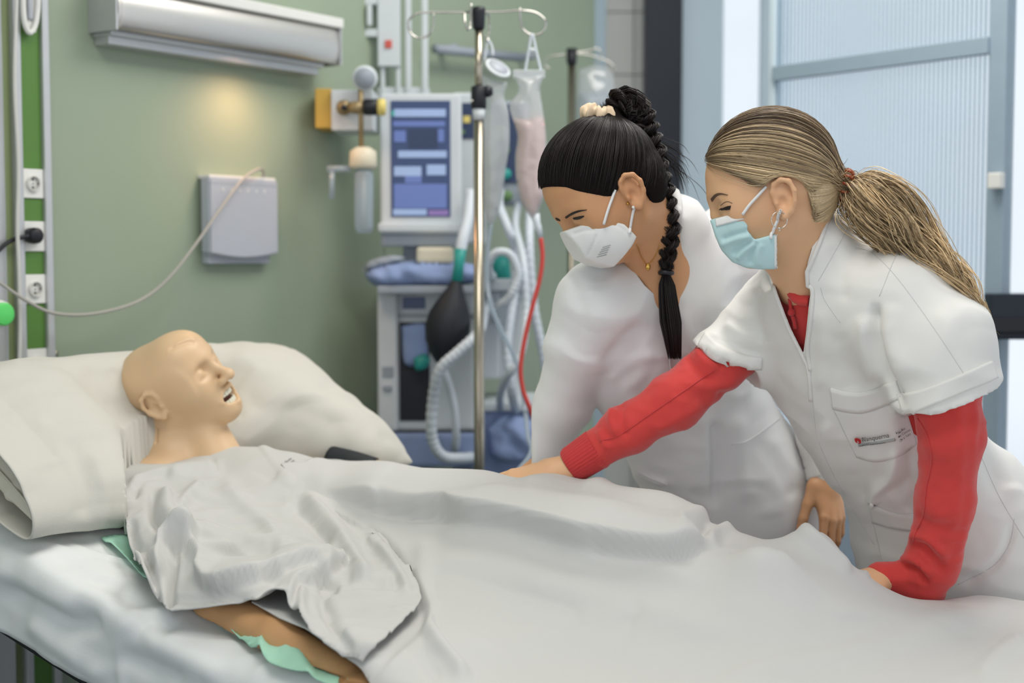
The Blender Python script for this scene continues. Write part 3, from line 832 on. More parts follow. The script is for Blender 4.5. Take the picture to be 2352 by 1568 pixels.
# corrugated hoses
def hose(name, pts, r, m, label, n=140):
    P = spline([PY(x, y, Y) for x, y, Y in pts], n); rr = r * (1 + .10 * np.sin(np.arange(n) * math.pi * .66)); V, Q = tube_arrays(P, rr, 12)
    return tag(ob(name, quads_mesh(name, V, Q), m), label, 'hose', 'breathing hoses by the ventilator')
Yh = YC - .12
hose('breathing_hose', [(1114, 690, YA - .015), (1112, 714, 3.86), (1106, 744, 3.72), (1092, 772, 3.635), (1050, 810, 3.615), (1010, 850, 3.62), (994, 920, 3.66), (992, 1000, Yh), (1015, 1046, Yh + .02), (1060, 1052, 3.75), (1085, 1050, YC + .005)], .014, 'hose_white', 'pale corrugated hose curving down from behind the steel pole to the cart base')
hose('breathing_hose', [(1013, 836, YC - .10), (1030, 880, YC - .09), (1044, 940, YC - .08), (1048, 1000, YC - .06), (1046, 1030, YC + .005)], .010, 'hose_white', 'thin pale corrugated hose hanging below the black breathing bag')
hose('breathing_hose', [(1142, 734, YA - .015), (1142, 722, 3.86), (1146, 704, 3.74), (1172, 680, 3.7), (1190, 630, 3.7), (1172, 585, 3.7), (1140, 580, 3.7), (1122, 606, 3.72), (1126, 632, 3.80), (1132, 634, YA - .075)], .011, 'hose_white', 'pale corrugated hose coiled in a ring beside the teal bellows')
hose('breathing_hose', [(1150, 438, YA + .085), (1146, 470, 3.94), (1165, 520, 3.86), (1184, 580, 3.87), (1180, 680, 3.85), (1165, 800, 3.78), (1176, 900, 3.78), (1185, 945, YA - .085)], .012, 'hose_white', 'pale corrugated hose falling straight from the anaesthesia tower')
hose('breathing_hose', [(1206, 416, YA + .085), (1218, 450, 4.0), (1216, 560, 3.88), (1226, 700, 3.86), (1250, 830, 3.86), (1258, 940, 3.88), (1238, 1000, YA - .07)], .012, 'hose_white', 'pale corrugated hose hanging next to the red tube')
hose('breathing_hose', [(1148, 935, YA - .085), (1150, 900, 3.80), (1168, 862, 3.66), (1196, 815, 3.65), (1209, 720, 3.70), (1202, 600, 3.74), (1184, 520, 3.92), (1190, 470, YA + .085)], .010, 'hose_white', 'thin pale corrugated hose rising to the anaesthesia tower')
# --- second device: anaesthesia tower behind the pole
at_ = thing('anaesthesia_tower', PY(1170, 1090, 4.05) * [1, 1, 0], 'grey white anaesthesia tower with small dark screens behind the steel pole', 'medical device')
YA = 4.02
pxbox('upper_case', 1040, 212, 1115, 560, YA, .2, 'device_white', at_, .008); pxbox('small_screen', 1050, 236, 1110, 318, YA - .004, .006, 'screen_dark', at_, .001)
pxbox('indicator', 1064, 266, 1080, 282, YA - .007, .004, 'yellow_ring', at_, .001); pxbox('indicator', 1058, 298, 1068, 308, YA - .007, .004, 'green_rubber', at_, .001)
pxbox('side_case', 1130, 230, 1215, 470, YA + .08, .16, 'device_grey', at_, .01); pxbox('dark_screen', 1140, 240, 1205, 420, YA + .075, .006, 'screen_dark', at_, .001)
for x, y, m_ in ((1158, 345, 'green_rubber'), (1162, 400, 'teal_plastic'), (1150, 300, 'green_rubber'), (1165, 450, 'green_rubber')):
    q = PY(x, y, YA + .07); lathe_ob('knob', [(0, .016), (.7, .016), (1, .011)], q, q - np.array([0, .02, 0]), m_, at_, 18)
pxbox('work_shelf', 1108, 640, 1215, 668, YA - .10, .3, 'device_white', at_, .006); pxbox('lower_case', 1108, 668, 1148, 870, YA - .02, .2, 'device_white', at_, .008); pxbox('lower_rear', 1148, 668, 1200, 1100, YA + .08, .12, 'device_white', at_, .008)
pxbox('base_drawer', 1105, 940, 1240, 1100, YA - .08, .3, 'device_blue', at_, .012); pxbox('base_top', 1108, 925, 1238, 945, YA - .09, .3, 'device_white', at_, .006)
q0 = PY(1130, 622, YA - .04); q1 = PY(1172, 618, YA - .04); lathe_ob('bellows', [(0, .028), (.3, .040), (.7, .042), (1, .034)], q0, q1, 'teal_plastic', at_, 24)
zf = PY(1170, 1100, YA)[2]; box_ob('pedestal', (PY(1190, 0, YA)[0], YA + .08, zf / 2), (.05, .10, zf / 2), 'device_grey', at_, None, .01)
tag(cushion('lilac_bag', [(1120, 985), (1165, 955), (1225, 968), (1240, 1010), (1200, 1060), (1130, 1050)], YA - .14, .07, 'cloth_blue', None, .012, 9, .4), 'crumpled lilac blue bag on the tower base', 'bag')

# --- stainless drip stand in front
YP = 3.4
def dstand(label, X, Ytop, YP, k, group=None):
    st_ = thing('drip_stand', PY(X, 784, YP) * [1, 1, 0], label, 'drip stand', group); return st_
ps = dstand('stainless drip stand with four hooks and black clamp beside the bed', 1100, 20, YP, 1)
tp = PY(1097, 40, YP); xs = float(tp[0]); q = lambda x, y, d=0.: PY(x, y, YP + d)
xm = float(PY(1103, 1085, YP)[0]); xs = (xs + xm) / 2
rod('upper_pole', (xs, YP, q(0, 250)[2]), (xs, YP, q(0, 60)[2]), .0095, 'steel', ps); rod('lower_pole', (xs, YP, .10), (xs, YP, q(0, 262)[2]), .0125, 'steel', ps)
lathe_ob('top_cap', [(0, .012), (.1, .0145), (.8, .0165), (.95, .016), (1, .012)], (xs, YP, q(0, 68)[2]), (xs, YP, q(0, 16)[2]), 'black_plastic', ps)
lathe_ob('clamp', [(0, .016), (.05, .0185), (.95, .0185), (1, .016)], (xs, YP, q(0, 250)[2]), (xs, YP, q(0, 198)[2]), 'black_plastic', ps)
lathe_ob('clamp_knob', [(0, .007), (.4, .014), (.6, .014), (1, .009)], q(1108, 211), q(1132, 209), 'black_plastic', ps); lathe_ob('clamp_screw', [(0, .003), (1, .003)], q(1084, 232, -.016), q(1084, 232, -.021), 'chrome', ps, 10)
lathe_ob('white_sleeve', [(0, .0135), (1, .0150)], (xs, YP, q(0, 276)[2]), (xs, YP, q(0, 250)[2]), 'device_white', ps)
lathe_ob('foot_ring', [(0, .017), (1, .017)], (xs, YP, q(0, 1092)[2]), (xs, YP, q(0, 1082)[2]), 'black_plastic', ps)
for pts in ([(1090, 28), (1040, 28), (985, 28), (955, 32), (938, 50), (942, 74), (960, 87), (982, 82), (994, 62), (996, 30)], [(1105, 27), (1150, 27), (1195, 24), (1232, 30), (1253, 50), (1245, 74), (1222, 80), (1202, 68), (1195, 45), (1194, 18)],):
    tube_ob('hook', [q(x, y) for x, y in pts], .0026, 'chrome', ps, 60, 8)
tube_ob('hook', [q(1094, 26, 0), q(1080, 26, -.03), q(1068, 30, -.06), q(1068, 50, -.075), q(1074, 68, -.07), q(1080, 60, -.055), q(1082, 8, -.05)], .0026, 'chrome', ps, 50, 8)
tube_ob('hook', [q(1098, 26, 0), q(1108, 28, .03), q(1121, 34, .06), q(1124, 60, .075), q(1121, 88, .07), q(1117, 94, .06), q(1115, 80, .05)], .0026, 'chrome', ps, 50, 8)
for k_ in range(5):
    a_ = 2 * math.pi * k_ / 5 + .3; e = (xs + .27 * math.cos(a_), YP + .27 * math.sin(a_), .07); rod('base_arm', (xs, YP, .11), e, .012, 'steel', ps)
    lathe_ob('caster', [(0, .02), (.2, .028), (.8, .028), (1, .02)], (e[0] - .01, e[1], .03), (e[0] + .01, e[1], .03), 'black_plastic', ps, 16)
# --- pink infusion bag on the right hook, with its red line
ib = thing('infusion_bag', q(1220, 330), 'soft infusion bag half full of pink fluid hanging from the steel stand', 'infusion bag')
poly = [(1180, 172), (1215, 176), (1248, 172), (1240, 205), (1248, 262), (1255, 330), (1251, 400), (1248, 450), (1238, 480), (1228, 500), (1214, 492), (1196, 460), (1185, 410), (1183, 360), (1188, 310), (1174, 262), (1171, 240), (1192, 205)]
cushion('bag_film', poly, YP - .005, .050, 'bag_film', ib, .006, 3, .12)
cushion('pink_fluid', [(1178, 272), (1215, 274), (1247, 270), (1252, 330), (1248, 400), (1245, 448), (1235, 478), (1226, 494), (1216, 488), (1199, 458), (1189, 410), (1187, 360), (1191, 312)], YP - .005, .040, 'pink_liquid', ib, .006, 3, .08)
pxbox('top_bar', 1178, 160, 1252, 178, YP - .012, .014, 'bag_film', ib, .002)
tube_ob('strap', [q(1206, 165), q(1214, 120), q(1222, 78), q(1232, 120), q(1243, 165)], .0032, 'hose_white', ib, 30, 8)
bm = bmesh.new(); add_sphere(bm, q(1222, 115), .007, None, 12, (1.2, .7, .8)); bm_ob('strap_clip', bm, 'device_white', ib, True)
lathe_ob('outlet', [(0, .012), (.4, .008), (.5, .009), (1, .006)], q(1228, 492), q(1242, 546), 'hose_white', ib, 16)
tag(tube_ob('red_line', [q(1242, 545), q(1246, 590), q(1240, 640), q(1224, 700), q(1207, 770), q(1196, 840), q(1200, 890), q(1212, 925), q(1228, 965), PY(1240, 1005, 3.28), PY(1240, 1055, 3.08), Bp(.55, .41, .79), Bp(.55, .37, .78)], .0056, 'red_tube', None, 70, 10), 'thin red infusion line curving down from the pink bag', 'tube')
# --- clear bag with round lid on the back hook
cbg = thing('infusion_bag', q(1135, 330, .06), 'clear narrow infusion bag with round tilted lid behind the pole', 'infusion bag')
cushion('bag_film', [(1106, 170), (1140, 185), (1165, 190), (1158, 220), (1168, 260), (1170, 330), (1160, 400), (1152, 460), (1140, 500), (1128, 522), (1116, 500), (1108, 440), (1104, 330)], YP + .065, .05, 'bag_film', cbg, .007, 5, .15)
cushion('clear_fluid', [(1108, 300), (1140, 302), (1167, 298), (1158, 400), (1150, 460), (1139, 496), (1128, 516), (1118, 498), (1110, 440)], YP + .065, .036, 'bag_film', cbg, .007, 5, .1)
lc = q(1143, 157, .05); ln_ = np.array([.45, -.55, .70]); ln_ /= np.linalg.norm(ln_)
lathe_ob('lid', [(0, .030), (.3, .034), (.8, .034), (1, .030)], lc - ln_ * .004, lc + ln_ * .004, 'device_white', cbg, 30); lathe_ob('lid_face', [(0, .026), (1, .026)], lc + ln_ * .0036, lc + ln_ * .0050, 'grey_plastic', cbg, 30)
tube_ob('strap', [q(1112, 140, .06), q(1116, 118, .065), q(1120, 92, .068), q(1130, 108, .066), q(1132, 128, .06)], .0028, 'hose_white', cbg, 24, 8)
tag(tube_ob('clear_line', [q(1128, 515, .06), q(1120, 570, .05), q(1118, 640, .04), q(1128, 700, .02), q(1152, 760, .022), q(1182, 820, .026), q(1198, 880, .028), q(1206, 940, .02), PY(1212, 1000, 3.30), PY(1215, 1050, 3.14), Bp(.45, .41, .80), Bp(.45, .37, .79)], .0058, 'clear_tube', None, 70, 10), 'clear infusion line hanging down from the clear bag', 'tube')
# --- second stand further back, with a bag
YQ = 4.45; q2 = lambda x, y, d=0.: PY(x, y, YQ + d)
s2 = thing('drip_stand', q2(1313, 784) * [1, 1, 0], 'slim drip stand with black cap standing by the pillar', 'drip stand')
x2_ = float(q2(1313, 200)[0]); rod('pole', (x2_, YQ, .1), (x2_, YQ, q2(0, 140)[2]), .012, 'steel', s2)
lathe_ob('top_cap', [(0, .012), (.2, .016), (1, .017)], (x2_, YQ, q2(0, 150)[2]), (x2_, YQ, q2(0, 112)[2]), 'black_plastic', s2)
for pts in ([(1313, 122), (1290, 126), (1262, 130), (1250, 145), (1262, 160)], [(1313, 122), (1345, 118), (1372, 112), (1382, 125), (1374, 145)], [(1318, 122), (1360, 128), (1395, 140), (1412, 155), (1405, 165)]): tube_ob('hook', [q2(x, y) for x, y in pts], .0028, 'chrome', s2, 30, 8)
for k_ in range(5):
    a_ = 2 * math.pi * k_ / 5; e = (x2_ + .19 * math.cos(a_), YQ + .19 * math.sin(a_), .05); rod('base_arm', (x2_, YQ, .11), e, .012, 'steel', s2)
c2 = thing('fluid_bag', q2(1365, 200), 'transparent fluid bag hanging from the slim stand by the pillar', 'infusion bag')
cushion('bag_film', [(1330, 160), (1370, 150), (1405, 165), (1412, 210), (1408, 270), (1395, 330), (1360, 340), (1330, 320), (1324, 240)], YQ - .01, .06, 'bag_film', c2, .01, 12, .2)
cushion('clear_fluid', [(1332, 215), (1370, 212), (1406, 216), (1402, 270), (1388, 320), (1360, 330), (1336, 312), (1330, 250)], YQ - .01, .045, 'clear_tube', c2, .01, 13, .15)
# ================================================================== the bed
mat('bed_black', (26, 28, 34), 0.45, var=0.1)
mat('mattress_blue', (150, 165, 178), 0.6)
mat('sheet_cool', (224, 227, 226), 0.85, var=0.015, nscale=12, bump=0.12, bscale=420, sheen=0.1)
mat('sheet_white', (196, 196, 194), 0.85, var=0.015, nscale=12, bump=0.12, bscale=420, sheen=0.1)
mat('gown_white', (194, 194, 191), 0.85, var=0.012, nscale=12, bump=0.1, bscale=450, sheen=0.1)
mat('pillow_cream', (202, 200, 191), 0.85, var=0.015, nscale=10, bump=0.15, bscale=350, sheen=0.1)
mat('pillow_inner', (216, 210, 194), 0.85, var=0.03, nscale=12, bump=0.2, bscale=300)
mat('underpad_mint', (168, 216, 192), 0.75, var=0.03, nscale=14, bump=0.1, bscale=300)
BT0, BT1 = -0.56, 0.39; BS0 = -0.30; BS1 = 1.82
def bed_top(s):
    s = np.asarray(s, float); x = 0.66 - s; return 0.735 + 0.25 * (x + np.sqrt(x * x + 0.006)) / 2
bed = thing('hospital_bed', Bp(.75, -0.08, 0), 'black framed hospital bed with raised head section', 'bed')
def bbox(name, s0, s1, t0, t1, z0, z1, m, bevel=.004, parent=bed):
    return box_ob(name, Bp((s0 + s1) / 2, (t0 + t1) / 2, (z0 + z1) / 2), ((s1 - s0) / 2, (t1 - t0) / 2, (z1 - z0) / 2), m, parent, BED_ROT, bevel)
# mattress as a loft along the bed
def loft_profile(tl, tr, z0, z1, rad, n=6):
    P = []
    for (ct, cz, a0) in ((tl + rad, z1 - rad, 180), (tr - rad, z1 - rad, 90), (tr - rad, z0 + rad, 0), (tl + rad, z0 + rad, -90)):
        for k in range(n):
            a = math.radians(a0 - 90 * k / (n - 1)); P.append((ct + rad * math.cos(a), cz + rad * math.sin(a)))
    return P
ss = np.linspace(BS0 + .03, BS1 - .04, 60); V = []; npf = None
for s in ss:
    pr_ = loft_profile(BT0 + .012, BT1 - .012, float(bed_top(s)) - .135, float(bed_top(s)) - .008, .035); npf = len(pr_)
    V += [Bp(s, t, z) for t, z in pr_]
V = np.array(V); i = np.arange(len(ss) - 1)[:, None] * npf; j = np.arange(npf)[None]; jn = (j + 1) % npf
Q = np.stack([i + j, i + npf + j, i + npf + jn, i + jn], -1).reshape(-1, 4)
me = bpy.data.meshes.new('mattress'); me.from_pydata([tuple(map(float, v)) for v in V], [], [tuple(map(int, q)) for q in Q] + [tuple(range(npf)), tuple((len(ss) - 1) * npf + k for k in range(npf - 1, -1, -1))])
ob('mattress', me, 'mattress_blue', bed)
for t in (BT0 + .04, BT1 - .04):
    P = [Bp(s, t, float(bed_top(s)) - .165) for s in (BS0, .0, .35, .6, .9, 1.4, BS1)]
    tube_ob('platform_rail', P, .02, 'bed_black', bed, 50, 10)
    bbox('side_rail', BS0 - .02, BS1 + .02, t - .02, t + .02, .50, .56, 'bed_black')
for s in (-.15, .25, .65, 1.1, 1.55):
    z = float(bed_top(s)) - .165; bbox('cross_slat', s - .03, s + .03, BT0 + .03, BT1 - .03, z - .012, z + .012, 'bed_black')
for s in (-.05, 1.6):
    for t in (BT0 + .06, BT1 - .06):
        bbox('leg', s - .025, s + .025, t - .025, t + .025, .10, .55, 'bed_black')
        c = Bp(s, t, .055); a = np.array([BW[0], BW[1], 0]) * .014
        lathe_ob('caster', [(0, .046), (.15, .054), (.85, .054), (1, .046)], c - a, c + a, 'black_plastic', bed, 24)
bbox('backrest_strut', .15, .20, -.13, -.03, .52, .70, 'bed_black')

# fitted bottom sheet
ns, arc = 300, []
tl, tr = BT0, BT1
def sheet_prof(s, k=150):
    zt = float(bed_top(s)); r = .045
    base = [(tl + .004, zt - .15)] + [(tl + .0, zt - .10), (tl, zt - r)]
    for a in np.linspace(180, 90, 9)[1:]: base.append((tl + r + r * math.cos(math.radians(a)), zt - r + r * math.sin(math.radians(a))))
    for u in np.linspace(tl + r, tr - r, 20)[1:-1]: base.append((u, zt))
    for a in np.linspace(90, 0, 9): base.append((tr - r + r * math.cos(math.radians(a)), zt - r + r * math.sin(math.radians(a))))
    base += [(tr, zt - .10), (tr - .004, zt - .15)]
    base = np.array(base); d = np.concatenate([[0], np.cumsum(np.linalg.norm(np.diff(base, axis=0), axis=1))])
    u = np.linspace(0, d[-1], k); return np.stack([np.interp(u, d, base[:, 0]), np.interp(u, d, base[:, 1])], 1)
G = []
for s in np.linspace(BS0, BS1, ns):
    pr_ = sheet_prof(s); G.append([Bp(s, t, z) for t, z in pr_])
G = np.array(G); nv = G.shape[1]; V = G.reshape(-1, 3)
Vs, Qs = solid_sheet(G, ns, nv, -0.003)
V0 = Vs[:ns * nv]; Q0 = Qs[:(ns - 1) * (nv - 1)]
N = vnormals(V0, Q0); c = V0.mean(0)
N = -N if (N[:, 2].mean() < 0) else N
L = np.stack([(V0[:, :2] - B0) @ BN, (V0[:, :2] - B0) @ BW, V0[:, 2]], 1)
amp = .006 * fbm(L, (5, 9, 9), 3) + .005 * np.maximum(0, 1 - np.abs(fbm(L @ np.array([[.8, -.6, 0], [.6, .8, 0], [0, 0, 1]]), (5, 17, 6), 9, 2)) * 2.2)
V1 = V0 + N * amp[:, None]
V1 = fold(V1, N, [
    ('r', [(0, 1337), (105, 1400), (174, 1437), (243, 1421)], -.016, 22), ('r', [(-20, 1290), (90, 1360), (190, 1400)], .010, 26),
    ('r', [(20, 1250), (130, 1330), (250, 1390), (330, 1450)], .012, 30), ('r', [(260, 1370), (330, 1400), (400, 1470)], -.010, 24),
    ('r', [(320, 1440), (420, 1500), (520, 1560)], .010, 26), ('r', [(120, 1270), (210, 1330), (300, 1360)], -.009, 26),
    ('r', [(60, 1420), (150, 1490), (260, 1568)], .010, 22), ('r', [(300, 1410), (350, 1400), (400, 1420)], .008, 14),
    ('r', [(260, 1500), (350, 1530), (430, 1568)], -.010, 20)])
A = np.concatenate([V1 + N * .002, V1 - N * .002]); me = mesh_np('fitted_sheet', A, np.vstack([Q0, Q0[:, ::-1] + len(V1), Qs[2 * len(Q0):]]))
tag(ob('fitted_sheet', me, 'sheet_cool'), 'cool white wrinkled fitted sheet stretched over the mattress', 'sheet')

# ------------------------------------------------------------------ draped height map over the mannequin
DS0, DS1, DT0, DT1, DH = -0.02, 2.02, -0.80, 0.62, 0.008
gs = np.arange(DS0, DS1, DH); gt = np.arange(DT0, DT1, DH)
SS, TT = np.meshgrid(gs, gt, indexing='ij')
obst = bed_top(SS) + .013
edge = np.maximum(BT0 - TT, TT - BT1)
obst = np.where(edge > 0, 0.30, obst)
def lump(s0, t0, z0, s1, t1, z1, r0, r1, zs=1.0):
    """rounded bar lying on the bed; z = height of its top"""
    global obst
    ds, dt = s1 - s0, t1 - t0; l2 = ds * ds + dt * dt + 1e-9
    u = np.clip(((SS - s0) * ds + (TT - t0) * dt) / l2, 0, 1)
    d = np.hypot(SS - s0 - u * ds, TT - t0 - u * dt); r = r0 + (r1 - r0) * u; z = z0 + (z1 - z0) * u
    h = z - r * zs + zs * np.sqrt(np.maximum(r * r - d * d, 0)); obst = np.where(d < r, np.maximum(obst, h), obst)
lump(.25, .0, .935, .55, .0, .89, .16, .15, .75)                # chest, belly
lump(.13, -.22, .905, .13, .18, .915, .075, .075); lump(.05, -.04, .935, .2, 0, .94, .07, .1)                # shoulders
lump(.55, .0, .888, .84, .01, .900, .15, .155, .8)               # hips
for t_ in (-.075, .085):                                         # legs and feet
    lump(.84, t_, .900, 1.02, t_, .900, .09, .085); lump(1.02, t_, .900, 1.18, t_, .865, .08, .07)
    lump(1.18, t_, .865, 1.29, t_, .84, .065, .055); lump(1.295, t_, .885, 1.31, t_ + .02, .88, .04, .04)
lump(.17, -.26, .89, .50, -.455, .83, .065, .055)                # near upper arm
lump(.50, -.455, .82, .94, -.53, .785, .045, .032)               # near forearm
lump(.58, -.36, .815, .95, -.40, .785, .10, .10, .3)               # bunched bedding beside the arm
lump(.25, .18, .90, .62, .27, .85, .05, .045)                    # far arm
Z = obst.copy()
Z[edge > 0] = 0.735 - (edge[edge > 0]) * 1.2
for _ in range(14):
    A = np.maximum(Z[1:-1, 1:-1], np.maximum(np.maximum(Z[2:, 1:-1], Z[:-2, 1:-1]), np.maximum(Z[1:-1, 2:], Z[1:-1, :-2]))) - .0012
    Z[1:-1, 1:-1] = np.where(edge[1:-1, 1:-1] > 0, Z[1:-1, 1:-1], np.maximum(Z[1:-1, 1:-1], A))
for _ in range(420):
    A = Z.copy()
    A[1:-1, 1:-1] = .25 * (Z[2:, 1:-1] + Z[:-2, 1:-1] + Z[1:-1, 2:] + Z[1:-1, :-2])
    A[0] = A[1]; A[-1] = A[-2]
    # cloth sags a little
    Z = np.maximum(obst, A - .00006)
    hang = edge > .02
    Z[hang] = np.minimum(Z[hang], .735 - (edge[hang] - .02) * 3.0)
for _ in range(5):
    Z[1:-1, 1:-1] = .5 * Z[1:-1, 1:-1] + .125 * (Z[2:, 1:-1] + Z[:-2, 1:-1] + Z[1:-1, 2:] + Z[1:-1, :-2])
def drape(s, t):
    a = np.clip((np.asarray(s) - DS0) / DH, 0, len(gs) - 1.001); b = np.clip((np.asarray(t) - DT0) / DH, 0, len(gt) - 1.001)
    i = a.astype(int); j = b.astype(int); f = a - i; g = b - j
    return Z[i, j] * (1 - f) * (1 - g) + Z[i + 1, j] * f * (1 - g) + Z[i, j + 1] * (1 - f) * g + Z[i + 1, j + 1] * f * g
_dv = np.array([Bp(s, t, 0) for s in gs for t in gt]); _dv[:, 2] = Z.ravel()
_i = np.arange(len(gs) - 1)[:, None]; _j = np.arange(len(gt) - 1)[None]; _n = len(gt)
_dq = np.stack([_i * _n + _j, (_i + 1) * _n + _j, (_i + 1) * _n + _j + 1, _i * _n + _j + 1], -1).reshape(-1, 4)
DC = Caster(_dv, _dq)
def px_st(px, py):
    p, _n_ = DC.at(px, py)
    if p is None: p = PZ(px, py, .78)
    return np.array([(p[:2] - B0) @ BN, (p[:2] - B0) @ BW])
from mathutils.geometry import delaunay_2d_cdt
def cloth(name, outline_st, step, off, folds, m, noise, label=None, cat=None, parent=None, th=.0025, post=None, relax_it=1, gain=1.0):
    """cloth cut to an outline in bed coordinates, lying on the draped map"""
    O = np.array(outline_st); R_ = []
    for k in range(len(O)):
        a, b = O[k], O[(k + 1) % len(O)]; n = max(1, int(np.linalg.norm(b - a) / step))
        for i in range(n): R_.append(a + (b - a) * i / n)
    R_ = np.array(R_)
    # interior points
    g0 = np.arange(O[:, 0].min(), O[:, 0].max(), step); g1 = np.arange(O[:, 1].min(), O[:, 1].max(), step)
    P = np.stack(np.meshgrid(g0, g1, indexing='ij'), -1).reshape(-1, 2); P += np.array([[.25, .2]]) * step
    ins = np.zeros(len(P), bool); x, y = P[:, 0], P[:, 1]
    for k in range(len(R_)):
        (x0, y0), (x1, y1) = R_[k], R_[(k + 1) % len(R_)]
        c = ((y0 > y) != (y1 > y)); 
        with np.errstate(divide='ignore', invalid='ignore'):
            ins ^= c & (x < (x1 - x0) * (y - y0) / (y1 - y0) + x0)
    P = P[ins]
    al = np.concatenate([R_, P]); nb = len(R_)
    r = delaunay_2d_cdt([Vector(v) for v in al], [], [list(range(nb))], 1, 1e-5, False)
    v2 = np.array([tuple(v) for v in r[0]]); tri = np.array([tuple(f) for f in r[2] if len(f) == 3], np.int64)
    ct = v2[tri].mean(1); ok = np.zeros(len(ct), bool)
    for k in range(len(R_)):
        (x0_, y0_), (x1_, y1_) = R_[k], R_[(k + 1) % len(R_)]
        with np.errstate(divide='ignore', invalid='ignore'): ok ^= ((y0_ > ct[:, 1]) != (y1_ > ct[:, 1])) & (ct[:, 0] < (x1_ - x0_) * (ct[:, 1] - y0_) / (y1_ - y0_) + x0_)
    tri = tri[ok]
    V = np.zeros((len(v2), 3)); q = B0 + v2[:, :1] * BN + v2[:, 1:] * BW; V[:, :2] = q
    o = off(v2[:, 0], v2[:, 1], V) if callable(off) else off
    V[:, 2] = drape(v2[:, 0], v2[:, 1])
    if callable(off): o = off(v2[:, 0], v2[:, 1], V)
    V[:, 2] += o
    n3 = np.cross(V[tri[:, 1]] - V[tri[:, 0]], V[tri[:, 2]] - V[tri[:, 0]])
    if n3[:, 2].sum() < 0: tri = tri[:, ::-1]; n3 = -n3
    N = np.zeros_like(V)
    for k in range(3): np.add.at(N, tri[:, k], n3)
    N /= np.linalg.norm(N, axis=1)[:, None] + 1e-12
    L = np.stack([v2[:, 0], v2[:, 1], V[:, 2]], 1)
    V = V + N * noise(L, V)[:, None]
    V = fold(V, N, folds, gain)
    E_ = np.vstack([tri[:, [0, 1]], tri[:, [1, 2]], tri[:, [2, 0]]]); cn = np.bincount(E_[:, 0], minlength=len(V)) + np.bincount(E_[:, 1], minlength=len(V)); bnd = np.zeros(len(V), bool)
    for _ in range(relax_it):
        S_ = np.stack([np.bincount(E_[:, 0], V[E_[:, 1], c_], len(V)) + np.bincount(E_[:, 1], V[E_[:, 0], c_], len(V)) for c_ in range(3)], 1) / np.maximum(cn, 1)[:, None]
        V[nb:] = .6 * V[nb:] + .4 * S_[nb:]
    if post is not None: V = post(V, v2)
    me = mesh_np(name, V, tri)
    o_ = ob(name, me, m, parent)
    if label: tag(o_, label, cat)
    sd_ = o_.modifiers.new('thickness', 'SOLIDIFY'); sd_.thickness = th; sd_.offset = -1
    return o_, V, tri
# ------------------------------------------------------------------ mint under-pad
pts = [(232, 1232), (268, 1226), (300, 1225), (380, 1240), (520, 1330), (640, 1420), (760, 1500), (830, 1560), (760, 1568), (700, 1545), (620, 1520), (560, 1480), (505, 1432), (450, 1370), (330, 1320), (266, 1262)]
def bed_st(px, py):
    z = .8
    for _ in range(60):
        p = PZ(px, py, z); s = (p[:2] - B0) @ BN; z = .7 * z + .3 * (float(bed_top(s)) + .012)
    return np.array([s, (p[:2] - B0) @ BW])
O = [bed_st(*p) for p in pts]
_Zkeep = Z.copy(); Z[:] = bed_top(SS)
cloth('underpad', O, .008, .012, [('r', [(500, 1435), (570, 1475), (640, 1500), (720, 1530)], .010, 10), ('r', [(580, 1462), (600, 1490), (590, 1510)], .014, 9), ('r', [(640, 1500), (690, 1520), (720, 1560)], .010, 10), ('r', [(540, 1450), (560, 1470)], -.008, 8),
      ('r', [(240, 1240), (280, 1290), (310, 1330)], .008, 14)], 'underpad_mint',
      lambda L, V: .004 * fbm(L, (20, 28, 5), 5), 'crumpled mint green under-pad peeking out beneath the mannequin arm', 'under-pad', th=.0015)
Z[:] = _Zkeep

# ------------------------------------------------------------------ top sheet
gown_edge = [(545, 988), (480, 1012), (430, 1033), (350, 1060), (296, 1088), (276, 1116), (278, 1160), (290, 1220), (302, 1280), (318, 1330), (345, 1372), (385, 1420),
             (395, 1430), (440, 1425), (520, 1410), (600, 1400), (650, 1408), (680, 1432), (702, 1456), (730, 1490), (790, 1535), (832, 1548), (862, 1515), (905, 1470), (945, 1435), (968, 1405), (962, 1370), (930, 1310),
             (890, 1250), (845, 1205)]
def in_px(x, y, poly):
    P = np.asarray(poly, float); ins = np.zeros(len(x), bool)
    for i in range(len(P)):
        (x0, y0), (x1, y1) = P[i], P[(i + 1) % len(P)]
        with np.errstate(divide='ignore', invalid='ignore'): ins ^= ((y0 > y) != (y1 > y)) & (x < (x1 - x0) * (y - y0) / (y1 - y0) + x0)
    return ins
def under_gown(V, v2):
    """where the gown tail lies on the sheet, the sheet keeps flat against the body"""
    B_ = V.copy(); B_[:, 2] = drape(v2[:, 0], v2[:, 1]) + .016; x, y = proj(B_)
    d, _u = poly_dist(x, y, gown_edge[19:])
    w = np.where(in_px(x, y, gown_edge[9:] + [(700, 1130), (640, 1130), (560, 1200)]), 1.0, smooth01(1 - np.abs(d) / 26))
    F_ = B_.copy(); F_[:, 2] -= .016
    V = V.copy(); V[:, 2] = np.maximum(V[:, 2], B_[:, 2] - .016 + .0075)
    return V * (1 - w[:, None]) + F_ * w[:, None]
sheet_left = [(652, 1082), (650, 1130), (630, 1220), (590, 1310), (578, 1380), (640, 1416), (700, 1440), (795, 1508), (850, 1568)]
O = [px_st(*p) for p in sheet_left]
O = [np.array([.50, .13]), px_st(780, 1066), px_st(700, 1069), px_st(645, 1074)] + O
O += [np.array(p) for p in ((.98, -.66), (1.3, -.70), (1.7, -.72), (1.95, -.72), (1.95, .50), (1.7, .47), (1.50, .40), (1.40, .22), (1.28, .20), (1.18, .36), (1.05, .44), (.85, .42), (.72, .34), (.60, .24))]
